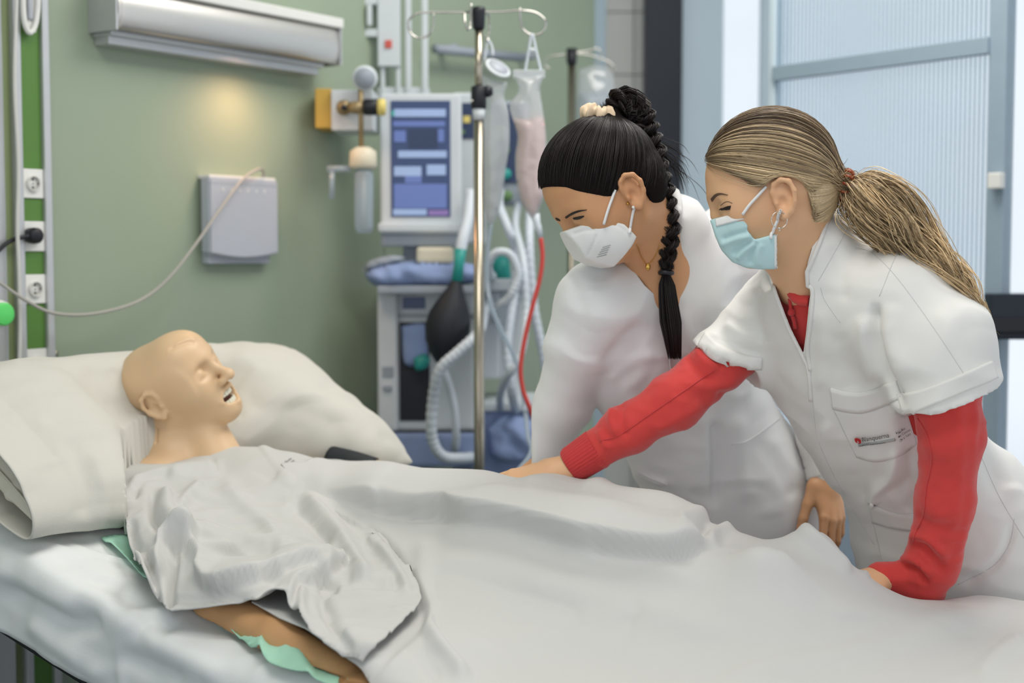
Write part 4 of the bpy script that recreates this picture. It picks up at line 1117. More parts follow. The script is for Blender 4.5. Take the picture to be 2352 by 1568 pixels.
sheet_folds = [
    # thick folded-over roll: raised above its lower edge
    ('e', [(740, 1130), (820, 1160), (900, 1185), (1000, 1197), (1100, 1205), (1200, 1225), (1388, 1268), (1480, 1282), (1545, 1283), (1600, 1268), (1665, 1258)], .030, 150, 9),
    ('r', [(860, 1172), (920, 1186), (980, 1198), (1060, 1206)], -.008, 8),
    ('r', [(1340, 1266), (1440, 1288), (1540, 1292), (1620, 1272)], -.005, 9),
    ('r', [(880, 1212), (1060, 1202), (1159, 1219), (1270, 1242), (1492, 1302), (1640, 1338)], .008, 26),
    ('r', [(690, 1100), (820, 1120), (1000, 1130), (1200, 1130)], .006, 30),
    ('r', [(1190, 1155), (1280, 1120), (1330, 1100)], .006, 18), ('r', [(1320, 1165), (1420, 1110), (1460, 1100)], .006, 16),
    ('r', [(1600, 1262), (1625, 1215), (1680, 1180)], -.008, 12), ('r', [(1630, 1262), (1650, 1220), (1700, 1195)], .008, 14),
    ('r', [(1540, 1250), (1590, 1200), (1640, 1170)], .005, 14),
    ('r', [(1830, 1200), (1890, 1250), (1960, 1320)], .008, 14), ('r', [(1860, 1200), (1930, 1250), (1990, 1320)], -.006, 12),
    ('r', [(1920, 1215), (1970, 1270), (1995, 1330)], .007, 10), ('r', [(1770, 1205), (1830, 1270), (1900, 1320)], -.005, 22),
    ('r', [(930, 1280), (1150, 1310), (1400, 1380), (1700, 1450)], .005, 34), ('r', [(960, 1350), (1150, 1370), (1350, 1430)], -.004, 30),
    ('r', [(980, 1230), (970, 1330), (990, 1420)], .004, 24), ('r', [(1400, 1568), (1430, 1450), (1480, 1380)], -.003, 16),
    ('r', [(1050, 1568), (1400, 1540), (1800, 1480), (2150, 1440)], -.005, 40), ('r', [(1600, 1568), (1900, 1500), (2200, 1430), (2352, 1410)], .006, 30),
    ('r', [(2100, 1568), (2230, 1480), (2352, 1430)], -.005, 30), ('r', [(2240, 1568), (2300, 1500), (2352, 1460)], .006, 24),
    ('r', [(1880, 1400), (2100, 1420), (2352, 1430)], .004, 26),
    ('r', [(960, 1400), (1010, 1480), (1080, 1568)], .010, 18), ('r', [(930, 1420), (960, 1500), (1010, 1568)], -.004, 14),
    ('r', [(1000, 1410), (1060, 1480), (1160, 1568)], -.007, 18)]
def sheet_noise(L, V):
    c = L @ np.array([[.93, -.36, 0], [.36, .93, 0], [0, 0, 1]])
    return .0022 * fbm(c, (4, 12, 3), 31, 3) + .0015 * np.maximum(0, 1 - np.abs(fbm(c, (3, 16, 3), 41, 2)) * 2.5)
so_, SV, ST = cloth('top_sheet', O, .0047, .0075, sheet_folds, 'sheet_white', sheet_noise, 'large white top sheet draped over the mannequin from chest to feet', 'sheet', relax_it=2, gain=1.55, post=under_gown)

# ------------------------------------------------------------------ gown on the mannequin (child of it, parented later)
O = [px_st(*p) for p in gown_edge]; O[0] = np.array([.15, .07]); O[1] = np.array([.10, .01]); O = O + [np.array(p) for p in ((.70, -.06), (.68, .12), (.55, .22), (.42, .22), (.32, .20), (.24, .18), (.18, .13))]
gown_folds = [
    ('r', [(290, 1125), (350, 1100), (430, 1085), (520, 1075)], .010, 16), ('r', [(300, 1150), (330, 1110), (400, 1095)], -.008, 10),
    ('e', [(330, 1335), (372, 1320), (380, 1285), (402, 1255), (440, 1288), (455, 1330), (490, 1358), (560, 1345), (610, 1345), (700, 1325), (790, 1302)], .020, 60, 6),
    ('r', [(380, 1290), (405, 1255), (430, 1262)], .014, 14), ('r', [(405, 1260), (395, 1320), (385, 1400)], -.012, 9),
    ('r', [(310, 1280), (330, 1300), (345, 1365)], .014, 12), ('r', [(330, 1270), (350, 1330), (365, 1390)], -.010, 9),
    ('r', [(375, 1120), (380, 1180), (400, 1230), (450, 1260)], .012, 16), ('r', [(355, 1130), (352, 1190), (380, 1250)], -.010, 10),
    ('r', [(400, 1240), (480, 1270), (580, 1285), (680, 1290), (760, 1280)], -.008, 12), ('r', [(420, 1222), (520, 1250), (640, 1270), (750, 1262)], .010, 18),
    ('r', [(500, 1100), (560, 1160), (620, 1220), (640, 1260)], .006, 18), ('r', [(470, 1110), (430, 1150), (400, 1190)], .008, 14),
    ('r', [(690, 1130), (740, 1180), (790, 1240), (830, 1310), (840, 1360)], .010, 18), ('r', [(660, 1150), (720, 1210), (760, 1260)], -.006, 16),
    ('e', [(668, 1400), (672, 1372), (690, 1350), (740, 1330), (790, 1300), (800, 1290)], .016, 50, 6), ('r', [(700, 1340), (690, 1400), (720, 1460), (770, 1520)], .010, 12),
    ('r', [(760, 1330), (740, 1370), (770, 1440), (810, 1510)], -.008, 14), ('r', [(800, 1330), (850, 1330), (910, 1340)], .006, 16),
    ('r', [(840, 1220), (900, 1290), (945, 1370)], .008, 12), ('r', [(300, 1195), (310, 1250), (330, 1290)], -.010, 10),
    ('r', [(345, 1370), (450, 1375), (560, 1370), (660, 1350)], -.006, 8), ('r', [(390, 1415), (500, 1400), (660, 1372)], .006, 8),
    ('r', [(730, 1330), (755, 1345), (780, 1350)], -.012, 8), ('r', [(620, 1290), (700, 1305), (780, 1300)], .009, 14), ('r', [(470, 1030), (490, 1060), (500, 1090)], -.003, 5),
    ('r', [(560, 1020), (600, 1060), (640, 1100)], -.004, 20), ('r', [(600, 1010), (620, 1060), (680, 1110)], .003, 16)]
def gown_off(s, t, V):
    V2 = V.copy(); V2[:, 2] = drape(s, t); x, y = proj(V2)
    d, _u = poly_dist(x, y, [(560, 1090), (655, 1100), (760, 1180), (845, 1250)])
    up = smooth01(d / 50 + .3)
    return .003 + .0135 * up * smooth01((-.10 - t) / .1)
def gown_noise(L, V):
    x, y = proj(V); k = smooth01((y - 1075) / 50)
    c = L @ np.array([[.75, -.66, 0], [.66, .75, 0], [0, 0, 1]])
    return k * (.004 * fbm(c, (10, 22, 10), 51, 3) + .005 * np.maximum(0, 1 - np.abs(fbm(c, (8, 20, 8), 61, 2)) * 2.2)) + .001 * fbm(L, (20, 20, 10), 71)
GOWN_ST = [tuple(p) for p in O]
def over_sheet(V, v2):
    """the gown keeps above the body; where the sheet covers it, it stays under the sheet"""
    b = drape(v2[:, 0], v2[:, 1]); B_ = V.copy(); B_[:, 2] = b; x, y = proj(B_)
    V = V.copy(); V[:, 2] = np.maximum(V[:, 2], b + .003)
    cov = (poly_dist(x, y, [(560, 1088), (652, 1082), (720, 1130), (780, 1170), (846, 1206)])[0] < -6) & (v2[:, 0] > .40)
    V[:, 2] = np.where(cov, np.minimum(V[:, 2], b + .005), V[:, 2]); return V
gown_o, GV, GT = cloth('gown', O, .0046, gown_off, gown_folds, 'gown_white', gown_noise, relax_it=1, gain=1.7, post=over_sheet)
# ------------------------------------------------------------------ pillow (case with the open end towards the camera side)
pw = thing('pillow', Bp(.09, -.08, .90), 'long cream white pillow under the mannequin head with open case end', 'pillow')
pa = math.radians(30)
pax = np.array([BN[0] * math.cos(pa), BN[1] * math.cos(pa), -math.sin(pa)])      # towards the feet, downwards
pay = np.array([BW[0], BW[1], 0.0]); paz = np.cross(pax, pay)
pc = Bp(.085, -.085, .98)
HA, HB, HT = .225, .475, .085
def pillow_xyz(u, v, top, grow=0.0, open_end=False):
    su = np.sign(u) * np.abs(u); ee = 1 - np.abs(u) ** 3.0
    ev = 1 - np.clip(np.abs(v), 0, 1) ** 5.0
    if open_end: ev = np.where(v < -.55, np.maximum(ev, .62 + 0 * v), ev)
    h = (HT + grow) * np.sqrt(np.clip(ee, 0, 1)) * np.clip(ev, 0, 1) ** .5
    a = (HA + grow) * (1 - .05 * (1 - np.abs(v) ** 4) * 0 - .035 * v ** 2); b = HB + grow
    y = b * v; x = a * u * np.where(u > 0, 1 - .66 * smooth01((y + .31) / .17) * smooth01((.36 - y) / .16), 1)
    hh = h * (1.0 if top else -0.55)
    pl2 = smooth01((y + .31) / .17) * smooth01((.36 - y) / .16); hh = hh - .055 * pl2 * smooth01((u - .1) / .9)
    # head dent
    if top: hh = hh - .085 * np.exp(-(np.maximum(np.abs(x - .06) - .13, 0) / .07) ** 2 - (np.maximum(np.abs(y - .0) - .12, 0) / .08) ** 2)
    return pc + x[:, None] * pax + y[:, None] * pay + hh[:, None] * paz
nu, nv = 120, 220
def pillow_part(name, grow, open_end, v0, m, label=None, folds=()):
    uu = -np.cos(np.linspace(0, np.pi, nu)); vv = np.linspace(v0, 1, nv)
    if not open_end: vv = -np.cos(np.linspace(0, np.pi, nv))
    U, W = np.meshgrid(uu, vv, indexing='ij'); u, v = U.ravel(), W.ravel()
    tp = pillow_xyz(u, v, True, grow, open_end); bt = pillow_xyz(u, v, False, grow, open_end)
    V = np.concatenate([tp, bt]); i = np.arange(nu - 1)[:, None]; j = np.arange(nv - 1)[None]
    q = np.stack([i * nv + j, (i + 1) * nv + j, (i + 1) * nv + j + 1, i * nv + j + 1], -1).reshape(-1, 4)
    Q = np.vstack([q, q[:, ::-1] + nu * nv])
    N = vnormals(V, Q)
    L = (V - pc) @ np.stack([pax, pay, paz], 1)
    V = V + N * (.004 * fbm(L, (9, 5, 9), 11) + .004 * np.maximum(0, 1 - np.abs(fbm(L, (14, 6, 10), 21, 2)) * 2.5))[:, None]
    if folds: V = fold(V, N, folds)
    s_, t_ = (V[:, :2] - B0) @ BN, (V[:, :2] - B0) @ BW
    # pressed down where the gown lies on it
    w_ = np.where(in_px(s_, t_, GOWN_ST), 1.0, 0.0); V[:, 2] = np.where(w_ > 0, np.minimum(V[:, 2], drape(s_, t_) - (.006 if grow == 0 else .012)), V[:, 2])
    bz = bed_top(s_) + .012; V[:, 2] = np.maximum(V[:, 2], bz)
    me = mesh_np(name, V, Q); o = ob(name, me, m, pw, label)
    bm = bmesh.new(); bm.from_mesh(me); bmesh.ops.remove_doubles(bm, verts=bm.verts, dist=.0006); bm.to_mesh(me); bm.free()
    return o
pillow_part('pillow_insert', -.012, False, -1.0, 'pillow_inner', 'thick cream pillow insert showing at the open end')
pf = [('r', [(180, 850), (300, 880), (330, 960)], -.006, 26), ('r', [(150, 1000), (190, 1100), (190, 1200)], -.005, 20), ('r', [(210, 1030), (240, 1130), (235, 1210)], .006, 16),
      ('r', [(520, 830), (640, 850), (760, 900)], .004, 30), ('r', [(560, 930), (700, 940), (800, 1000)], -.004, 24)]
po = pillow_part('pillowcase', 0.0, True, -1.02, 'pillow_cream', None, pf)
sm = po.modifiers.new('cloth', 'SOLIDIFY'); sm.thickness = .003; sm.offset = 1
# seam piping on the insert end
P = [pillow_xyz(np.array([math.cos(a)]), np.array([-.985]), True, -.010)[0] for a in np.linspace(math.pi, 0, 24)]
tube_ob('piping', P, .0022, 'pillow_inner', pw, 40, 6)

# ================================================================== human shapes
def head_prims(Fd, o, R, sc=1.0, mouth_open=False, closed_eyes=True, ears=(1, -1), sockets=True, es=1.0, flat=0.0, masked=False, nose=0.0, ear_y=.003):
    o = np.asarray(o, float)
    W = lambda x, y, z: o + R @ (np.array([x, y, z]) * sc)
    E = lambda c, r, k=.02, sub=False, Rl=None: Fd.ell(W(*c), np.array(r) * sc, R if Rl is None else R @ Rl, k * sc, sub)
    C = lambda a, b, r0, r1, k=.02, sub=False: Fd.cap(W(*a), W(*b), r0 * sc, r1 * sc, k * sc, sub)
    E((-.010, 0, .034 - flat), (.094, .074, .080 - flat), .02)
    E((-.046, 0, .012), (.058, .064, .066), .04)
    E((.040, 0, .040), (.047, .060, .054 - flat * .6), .04)
    E((.040, 0, -.030), (.046, .052, .062), .04)
    for s in (1, -1):
        C((-.010, s * .050, -.055), (.050 if masked else .062, s * .016, -.086 if masked else -.097), .019, .017, .03)
        E((.046, s * .038, -.034), (.026, .022, .026), .03)
        C((.082, s * .010, .016), (.066, s * .043, .014), .0085, .008, .02)
        E((.020, s * .058, -.005), (.040, .012, .030), .03)
    if not masked:
        E((.073, 0, -.099), (.020, .024, .017), .025)
        E((.072, 0, -.070), (.018, .028, .024), .03)
    if sockets:
        for s in (1, -1): E((.092, s * .031, -.001), (.017, .019, .0115), .016, True)
    for s in (1, -1):
        if closed_eyes:
            E((.0715, s * .031, -.002), (.0125, .0145, .0105), .006)
            C((.0825, s * .020, -.008), (.0780, s * .044, -.007), .0016, .0014, .004)
        else:
            E((.0705, s * .031, -.001), (.0125, .014, .012), .005)
    C((.080, 0, .010), (.090, 0, -.012) if masked else (.105 + nose, 0, -.031), .0072, .0085 if masked else .0095, .012)
    if not masked: E((.1055 + nose, 0, -.035), (.0105, .0120 + nose * .2, .0090 + nose * .1), .008)
    for s in (() if masked else (1, -1)):
        E((.0935 + nose * .6, s * (.0125 + nose * .15), -.0385), (.0105 + nose * .3, .0075, .0080), .006)
        E((.1010 + nose * .7, s * .0072, -.0455), (.0066, .0044, .0052), .003, True)
    if mouth_open:
        for s in (1, -1):
            C((.0985, 0, -.0545), (.0800, s * .029, -.0715), .0066, .0044, .006)
            C((.0930, 0, -.0905), (.0800, s * .029, -.0735), .0070, .0044, .006)
        E((.0920, 0, -.0725), (.027, .0260, .0150), .004, True)
    elif not masked:
        C((.0905, -.016, -.066), (.0905, .016, -.066), .0055, .0055, .008)
        C((.0890, -.014, -.074), (.0890, .014, -.074), .0060, .0060, .008)
    for s in ears:
        e0 = np.array([-.010, .0685 + ear_y, -.012])
        def EP(x, z, y): return W(e0[0] + x * es, s * (e0[1] + y), e0[2] + z * es)
        hl = [(.006, .002, .004), (.008, .014, .007), (.004, .026, .009), (-.008, .031, .012), (-.020, .025, .016), (-.025, .009, .017), (-.022, -.008, .014), (-.014, -.020, .010), (-.003, -.027, .007), (.004, -.020, .004)]
        rr = [.0038, .004, .0042, .0044, .0044, .0042, .0042, .005, .0062, .005]
        P = [EP(*p) for p in hl]
        for i in range(len(P) - 1): Fd.cap(P[i], P[i + 1], rr[i] * sc, rr[i + 1] * sc, .003 * sc)
        Fd.ell(EP(-.008, .000, .004), np.array((.017, .0065, .026)) * sc, R, .006 * sc)
        Fd.ell(EP(-.004, -.004, .014), np.array((.0085, .0090, .0105)) * sc, R, .003 * sc, True)
        Fd.cap(EP(-.002, .016, .015), EP(-.016, .016, .020), .0042 * sc, .0036 * sc, .003 * sc, True)
        Fd.ell(EP(.0055, -.005, .007), np.array((.004, .0045, .0055)) * sc, R, .003 * sc)
    return W

def hand_prims(Fd, wrist, d, nrm, thumb_side, sc=1.0, curl=(.35, .4, .45, .5), k=.006, thumb_out=.6, spread=1.0):
    """d: wrist->knuckles, nrm: back of the hand, thumb_side: direction of the thumb"""
    d = np.asarray(d, float); d /= np.linalg.norm(d)
    n = np.asarray(nrm, float); n = n - d * (n @ d); n /= np.linalg.norm(n)
    s = np.cross(n, d); s = s if s @ np.asarray(thumb_side, float) > 0 else -s
    w = np.asarray(wrist, float); R = np.stack([d, s, n], 1)
    P = lambda a, b, c: w + sc * (d * a + s * b + n * c)
    Fd.ell(P(.045, 0, 0), np.array((.050, .038, .0155)) * sc, R, .012)
    Fd.cap(P(-.02, 0, 0), P(.03, .002, 0), .024 * sc, .024 * sc, .015, sq=(n, .72))
    base = [(.086, .027, .002), (.091, .009, .004), (.087, -.009, .003), (.078, -.026, 0)]
    ln = [(.040, .024, .021), (.045, .028, .022), (.041, .026, .021), (.031, .020, .019)]
    rr = [.0090, .0092, .0088, .0078]
    for i in range(4):
        p = P(*base[i]); a = 0.0; dirn = d + s * (.10 - .066 * i) * spread; dirn /= np.linalg.norm(dirn)
        Fd.cap(P(.05, base[i][1] * .7, 0), p, .010 * sc, rr[i] * 1.05 * sc, .008)
        for j in range(3):
            a += curl[i] * (1.0 if j else .8)
            v = dirn * math.cos(a) - n * math.sin(a); q = p + v * ln[i][j] * sc
            Fd.cap(p, q, rr[i] * (1 - .08 * j) * sc, rr[i] * (.93 - .09 * j) * sc, k * .5); p = q
    p = P(.020, .028, -.004); v = d * .72 + s * thumb_out - n * .25; v /= np.linalg.norm(v)
    q = p + v * .040 * sc; Fd.cap(P(.012, .014, -.002), p, .016 * sc, .014 * sc, .012); Fd.cap(p, q, .0135 * sc, .0105 * sc, .008)
    v = v + d * .35 - n * .15; v /= np.linalg.norm(v); r_ = q + v * .030 * sc; Fd.cap(q, r_, .0104 * sc, .0095 * sc, .004)
    v = v + d * .2 - n * .15; v /= np.linalg.norm(v); Fd.cap(r_, r_ + v * .024 * sc, .0095 * sc, .0078 * sc, .004)

# ================================================================== the training mannequin
mat('vinyl_skin', (216, 184, 146), 0.42, var=0.03, nscale=10, sss=0.12, bump=0.03, bscale=500)
mat('vinyl_brown', (198, 152, 106), 0.5, var=0.12, nscale=12, bump=0.05, bscale=300, aniso=(1, 1, 4))
mat('teeth', (226, 224, 206), 0.3)
mat('mouth_dark', (96, 52, 44), 0.6)
mat('black_cuff', (28, 34, 38), 0.7, var=.3, nscale=60)
man = thing('medical_mannequin', Bp(.6, 0, .80), 'bald training mannequin with open mouth lying under white bedding', 'mannequin')
nd = np.array([BN[0], BN[1], 0.0]); rollv = np.array([BW[0], BW[1], 0])
MR = rot_axes((.86, -.34, .385), (-.47, -.24, .85))
MS = .99
MO = np.array([-.660, 2.775, 1.069])
Fm = Field(MO - .20, MO + .20, .0026)
Wm = head_prims(Fm, MO, MR, MS, mouth_open=True, es=1.0, flat=.016, nose=.007)
nb = PT(455, 1050, -.02)                                   # base of the neck
Fm.cap(Wm(-.040, 0, -.045), nb - nd * .01, .056, .066, .02)
Fm.cap(Wm(-.060, 0, -.030), PT(408, 1062, -.06), .052, .060, .02)
Fm.cap(Wm(.000, 0, -.078), nb + nd * .045, .040, .056, .015)
Fm.cap(nb + rollv * .10 - [0, 0, .03], nb - rollv * .12 - [0, 0, .03], .045, .045, .04)
V, Q = Fm.mesh(it=2)
N = vnormals(V, Q)
V = fold(V, N, [('r', [(361, 980), (360, 1000), (358, 1022)], -.004, 2.6), ('r', [(396, 797), (420, 783), (440, 778), (452, 784)], .0022, 4), ('r', [(384, 806), (410, 793), (436, 786), (450, 791)], -.0018, 4)])
V[:, 2] = np.maximum(V[:, 2], bed_top((V[:, :2] - B0) @ BN) + .012)
bd = ob('body', mesh_np('body', V, Q), 'vinyl_skin', man)
# mouth cavity and teeth
bm = bmesh.new(); add_sphere(bm, Wm(.068, 0, -.0725), .021 * MS, MR, 18, (.8, 1.1, .7)); bm_ob('mouth_cavity', bm, 'mouth_dark', man, True)
for row, zz, rad in ((0, -.0640, .0235), (1, -.0830, .0225)):
    for i in range(8):
        a = math.radians(-56 + 16 * i); p = Wm(.068 + rad * math.cos(a), rad * math.sin(a), zz)
        Rt = MR @ np.array([[math.cos(a), -math.sin(a), 0], [math.sin(a), math.cos(a), 0], [0, 0, 1]])
        box_ob('tooth', p, (.0022 * MS, .0031 * MS, .0050 * MS), 'teeth', man, Matrix(Rt.tolist()), .0012)
# small mark on the temple
p = Wm(.062, -.052, -.006)
# trunk, near arm with its hand
Ft = Field(np.array([-.75, 1.6, .72]), np.array([.5, 2.95, 1.0]), .008)
Ft.cap(Bp(.27, .0, .855), Bp(.6, .0, .83), .085, .08, .04); Ft.cap(Bp(.20, -.12, .84), Bp(.20, .12, .84), .055, .055, .05)
Ft.cap(Bp(.6, -.06, .83), Bp(.85, -.06, .82), .075, .075, .05); Ft.cap(Bp(.6, .07, .83), Bp(.85, .07, .82), .075, .075, .05)
def under(V, gap=.012):
    V[:, 2] = np.minimum(V[:, 2], drape((V[:, :2] - B0) @ BN, (V[:, :2] - B0) @ BW) - gap); V[:, 2] = np.maximum(V[:, 2], bed_top((V[:, :2] - B0) @ BN) + .010); return V
V, Q = Ft.mesh(it=1); ob('torso', mesh_np('torso', under(V), Q), 'vinyl_skin', man)
for t_ in (-.075, .085):
    P = [Bp(.84, t_, .84), Bp(1.06, t_, .85), Bp(1.22, t_, .81), Bp(1.28, t_, .785), Bp(1.30, t_, .81), Bp(1.305, t_ + .01, .84)]
    V, Q = tube_arrays(spline(P, 40), np.concatenate([np.linspace(.068, .048, 18), np.linspace(.048, .026, 22)]), 14); ob('leg', quads_mesh('leg', under(V), Q), 'vinyl_skin', man)
# forearm: elbow under the sleeve, wrist at the bottom edge of the picture
el = PT(505, 1392, -.46); wr = PT(800, 1556, -.52)
Fa = Field(np.minimum(el, wr) - .16, np.maximum(el, wr) + .20, .004)
up_ = Bp(.22, -.27, .84)
Fa.cap(up_, el, .042, .036, .02); Fa.cap(el, el * .5 + wr * .5, .033, .030, .02); Fa.cap(el * .5 + wr * .5, wr, .030, .024, .02)
dr = (wr - el) / np.linalg.norm(wr - el)
hand_prims(Fa, wr + dr * .02, dr * [1, 1, 0] + [0, 0, -.02], (0, 0, 1), -rollv, 1.0)
V, Q = Fa.mesh(it=2); bz = bed_top((V[:, :2] - B0) @ BN) + .013; V[:, 2] = np.maximum(V[:, 2], bz)
ob('arm', mesh_np('arm', V, Q), 'vinyl_brown', man, 'brown forearm lying on the mint pad')
# far arm with black cuff
fa0, fa1, fa2 = PT(720, 1030, .20), PT(880, 1058, .23), PT(1010, 1120, .26)
tube_ob('arm', [fa0 - [0, 0, .04], fa1 - [0, 0, .030], fa2 - [0, 0, .03]], .028, 'vinyl_skin', man, 30, 14)
tube_ob('cuff', [PT(760, 1024, .20) - [0, 0, .032], PT(812, 1037, .21) - [0, 0, .032], PT(856, 1051, .225) - [0, 0, .032]], .033, 'black_cuff', man, 14, 16, 'black speckled cuff around the far arm')
adopt(gown_o, man)
GC = Caster(GV, GT)
# ================================================================== shared pieces for the two people
mat('skin_light', (224, 178, 138), 0.5, var=0.05, nscale=24, sss=0.15, bump=0.04, bscale=500, attr='Col')
mat('skin_tan', (206, 154, 112), 0.5, var=0.05, nscale=24, sss=0.15, bump=0.04, bscale=500, attr='Col')
mat('tunic_white', (232, 231, 227), 0.8, var=0.012, nscale=12, bump=0.08, bscale=500, sheen=0.1)
mat('tunic_grey', (230, 230, 230), 0.8, var=0.012, nscale=12, bump=0.08, bscale=500, sheen=0.1)
mat('knit_white', (222, 220, 216), 0.85, var=0.02, nscale=30, bump=0.25, bscale=300, sheen=0.1)
mat('trouser_pale', (206, 212, 216), 0.85, var=0.02)
mat('hoodie_red', (206, 62, 58), 0.85, var=0.05, nscale=60, bump=0.2, bscale=420, sheen=0.25)
mat('rib_red', (196, 54, 54), 0.85, var=0.05, nscale=60, bump=0.2, bscale=420, sheen=0.25)
mat('mask_blue', (186, 217, 220), 0.75, var=0.012, nscale=30, bump=0.1, bscale=600)
mat('mask_white', (232, 233, 232), 0.75, var=0.012, nscale=30, bump=0.1, bscale=600)
mat('elastic', (232, 234, 234), 0.7)
mat('hair_blonde', (255, 255, 255), 0.42, var=0.06, nscale=60, attr='Col', spec=.5)
mat('hair_dark', (255, 255, 255), 0.38, var=0.06, nscale=60, attr='Col', spec=.4)
mat('hair_under', (255, 255, 255), 0.9, var=0.1, nscale=80, attr='Col', spec=.1)
mat('brow_brown', (92, 70, 54), 0.7)
mat('lash_dark', (30, 22, 20), 0.6)
mat('scrunchie_beige', (222, 198, 168), 0.7, var=.06, nscale=30, bump=.2, bscale=200)
mat('copper_coil', (178, 84, 48), 0.25, var=.05, trans=.35)
mat('gold', (214, 170, 88), 0.25, metal=1.0)
mat('silver', (214, 212, 208), 0.2, metal=1.0)
mat('seam_grey', (208, 210, 208), 0.85)
mat('print_grey', (92, 94, 94), 0.8)
mat('print_red', (196, 40, 42), 0.7)
mat('print_faint', (170, 172, 170), 0.8)
mat('shoe_white', (220, 220, 220), 0.6)

def strands(name, paths, rad, cols, m, parent, label=None):
    """paths (n, k, 3), rad (n,) or (n,k), cols (n,k,3) -> one mesh of thin three-sided hairs"""
    n, k, _ = paths.shape
    T = np.gradient(paths, axis=1); T /= np.linalg.norm(T, axis=2)[..., None] + 1e-12
    ref = np.random.RandomState(5).normal(size=(n, 1, 3)); A = np.cross(T, ref); A /= np.linalg.norm(A, axis=2)[..., None] + 1e-12
    Bv = np.cross(T, A)
    taper = np.minimum(1, np.minimum(np.linspace(.35, 3, k), np.linspace(3, .25, k)))
    r = (rad[:, None] if rad.ndim == 1 else rad) * taper[None]
    V = np.stack([paths + r[..., None] * (math.cos(a) * A + math.sin(a) * Bv) for a in (0, 2.094, 4.189)], 2).reshape(-1, 3)
    i = (np.arange(n)[:, None, None] * k + np.arange(k - 1)[None, :, None]) * 3; j = np.arange(3)[None, None]; jn = (j + 1) % 3
    Q = np.stack([i + j, i + jn, i + 3 + jn, i + 3 + j], -1).reshape(-1, 4)
    me = mesh_np(name, V, Q); set_color(me, np.repeat(cols.reshape(-1, 3), 3, 0))
    o = ob(name, me, m, parent, label); o['kind'] = 'stuff'; return o
def prism(Fd, o, R, poly, k=.003, axis=(0, 2)):
    """keep only what lies inside a polygon given in two local axes"""
    X, Y, Z_ = np.meshgrid(*Fd.ax, indexing='ij', sparse=True)
    px, py, pz = X - o[0], Y - o[1], Z_ - o[2]
    a = px * R[0, axis[0]] + py * R[1, axis[0]] + pz * R[2, axis[0]]; b = px * R[0, axis[1]] + py * R[1, axis[1]] + pz * R[2, axis[1]]
    P = np.asarray(poly, float); d = np.full(a.shape, 1e9, np.float32); ins = np.zeros(a.shape, bool)
    for i in range(len(P)):
        p, q = P[i], P[(i + 1) % len(P)]; e = q - p
        u = np.clip(((a - p[0]) * e[0] + (b - p[1]) * e[1]) / (e @ e + 1e-12), 0, 1)
        d = np.minimum(d, (a - p[0] - u * e[0]) ** 2 + (b - p[1] - u * e[1]) ** 2)
        c = (p[1] > b) != (q[1] > b)
        with np.errstate(divide='ignore', invalid='ignore'): ins ^= c & (a < (q[0] - p[0]) * (b - p[1]) / (q[1] - p[1]) + p[0])
    d = np.where(ins, -1, 1) * np.sqrt(d); A = Fd.d
    h = np.maximum(k - np.abs(A - d), 0) / k; Fd.d = (np.maximum(A, d) + h * h * k * .25).astype(np.float32)
def local_side(px, py, o, R, y):
    """local x, z of the pixel on the head's plane at local height y (left side)"""
    d = ray(px, py); n = R[:, 1]; t = (y - (CAMP - o) @ n) / (d @ n); p = CAMP + d * t - o
    return np.array([p @ R[:, 0], p @ R[:, 2]])
def drop_faces(V, Q, poly, ymax, extra=None):
    """remove front faces inside a pixel polygon"""
    c = V[Q].mean(1); x, y = proj(c); P = np.asarray(poly, float); ins = np.zeros(len(x), bool)
    for i in range(len(P)):
        (x0, y0), (x1, y1) = P[i], P[(i + 1) % len(P)]
        cc = (y0 > y) != (y1 > y)
        with np.errstate(divide='ignore', invalid='ignore'): ins ^= cc & (x < (x1 - x0) * (y - y0) / (y1 - y0) + x0)
    kill = ins & (c[:, 1] < ymax)
    Q = Q[~kill]; V = V.copy()
    # pull the cut edge onto the traced line
    E = np.vstack([Q[:, [0, 1]], Q[:, [1, 2]], Q[:, [2, 3]], Q[:, [3, 0]]]); key = np.sort(E, 1); _, inv, cnt = np.unique(key, axis=0, return_inverse=True, return_counts=True)
    bv = np.unique(E[cnt[inv.ravel()] == 1]); bx, by = proj(V[bv]); C_ = np.vstack([P, P[:1]]); best = np.full(len(bv), 1e9); tx, ty = bx.copy(), by.copy()
    for i in range(len(P)):
        ax, ay = C_[i]; dx, dy = C_[i + 1] - C_[i]; u = np.clip(((bx - ax) * dx + (by - ay) * dy) / (dx * dx + dy * dy), 0, 1); qx, qy = ax + u * dx, ay + u * dy; d = np.hypot(bx - qx, by - qy); m = d < best; best = np.where(m, d, best); tx = np.where(m, qx, tx); ty = np.where(m, qy, ty)
    for k in np.nonzero(best < 12)[0]: V[bv[k]] = PY(tx[k], ty[k], V[bv[k], 1])
    return V, Q
def slerp(a, b, u):
    w = np.arccos(np.clip((a * b).sum(-1), -1, 1))[..., None]; s = np.sin(w) + 1e-9
    return (np.sin((1 - u) * w) * a + np.sin(u * w) * b) / s
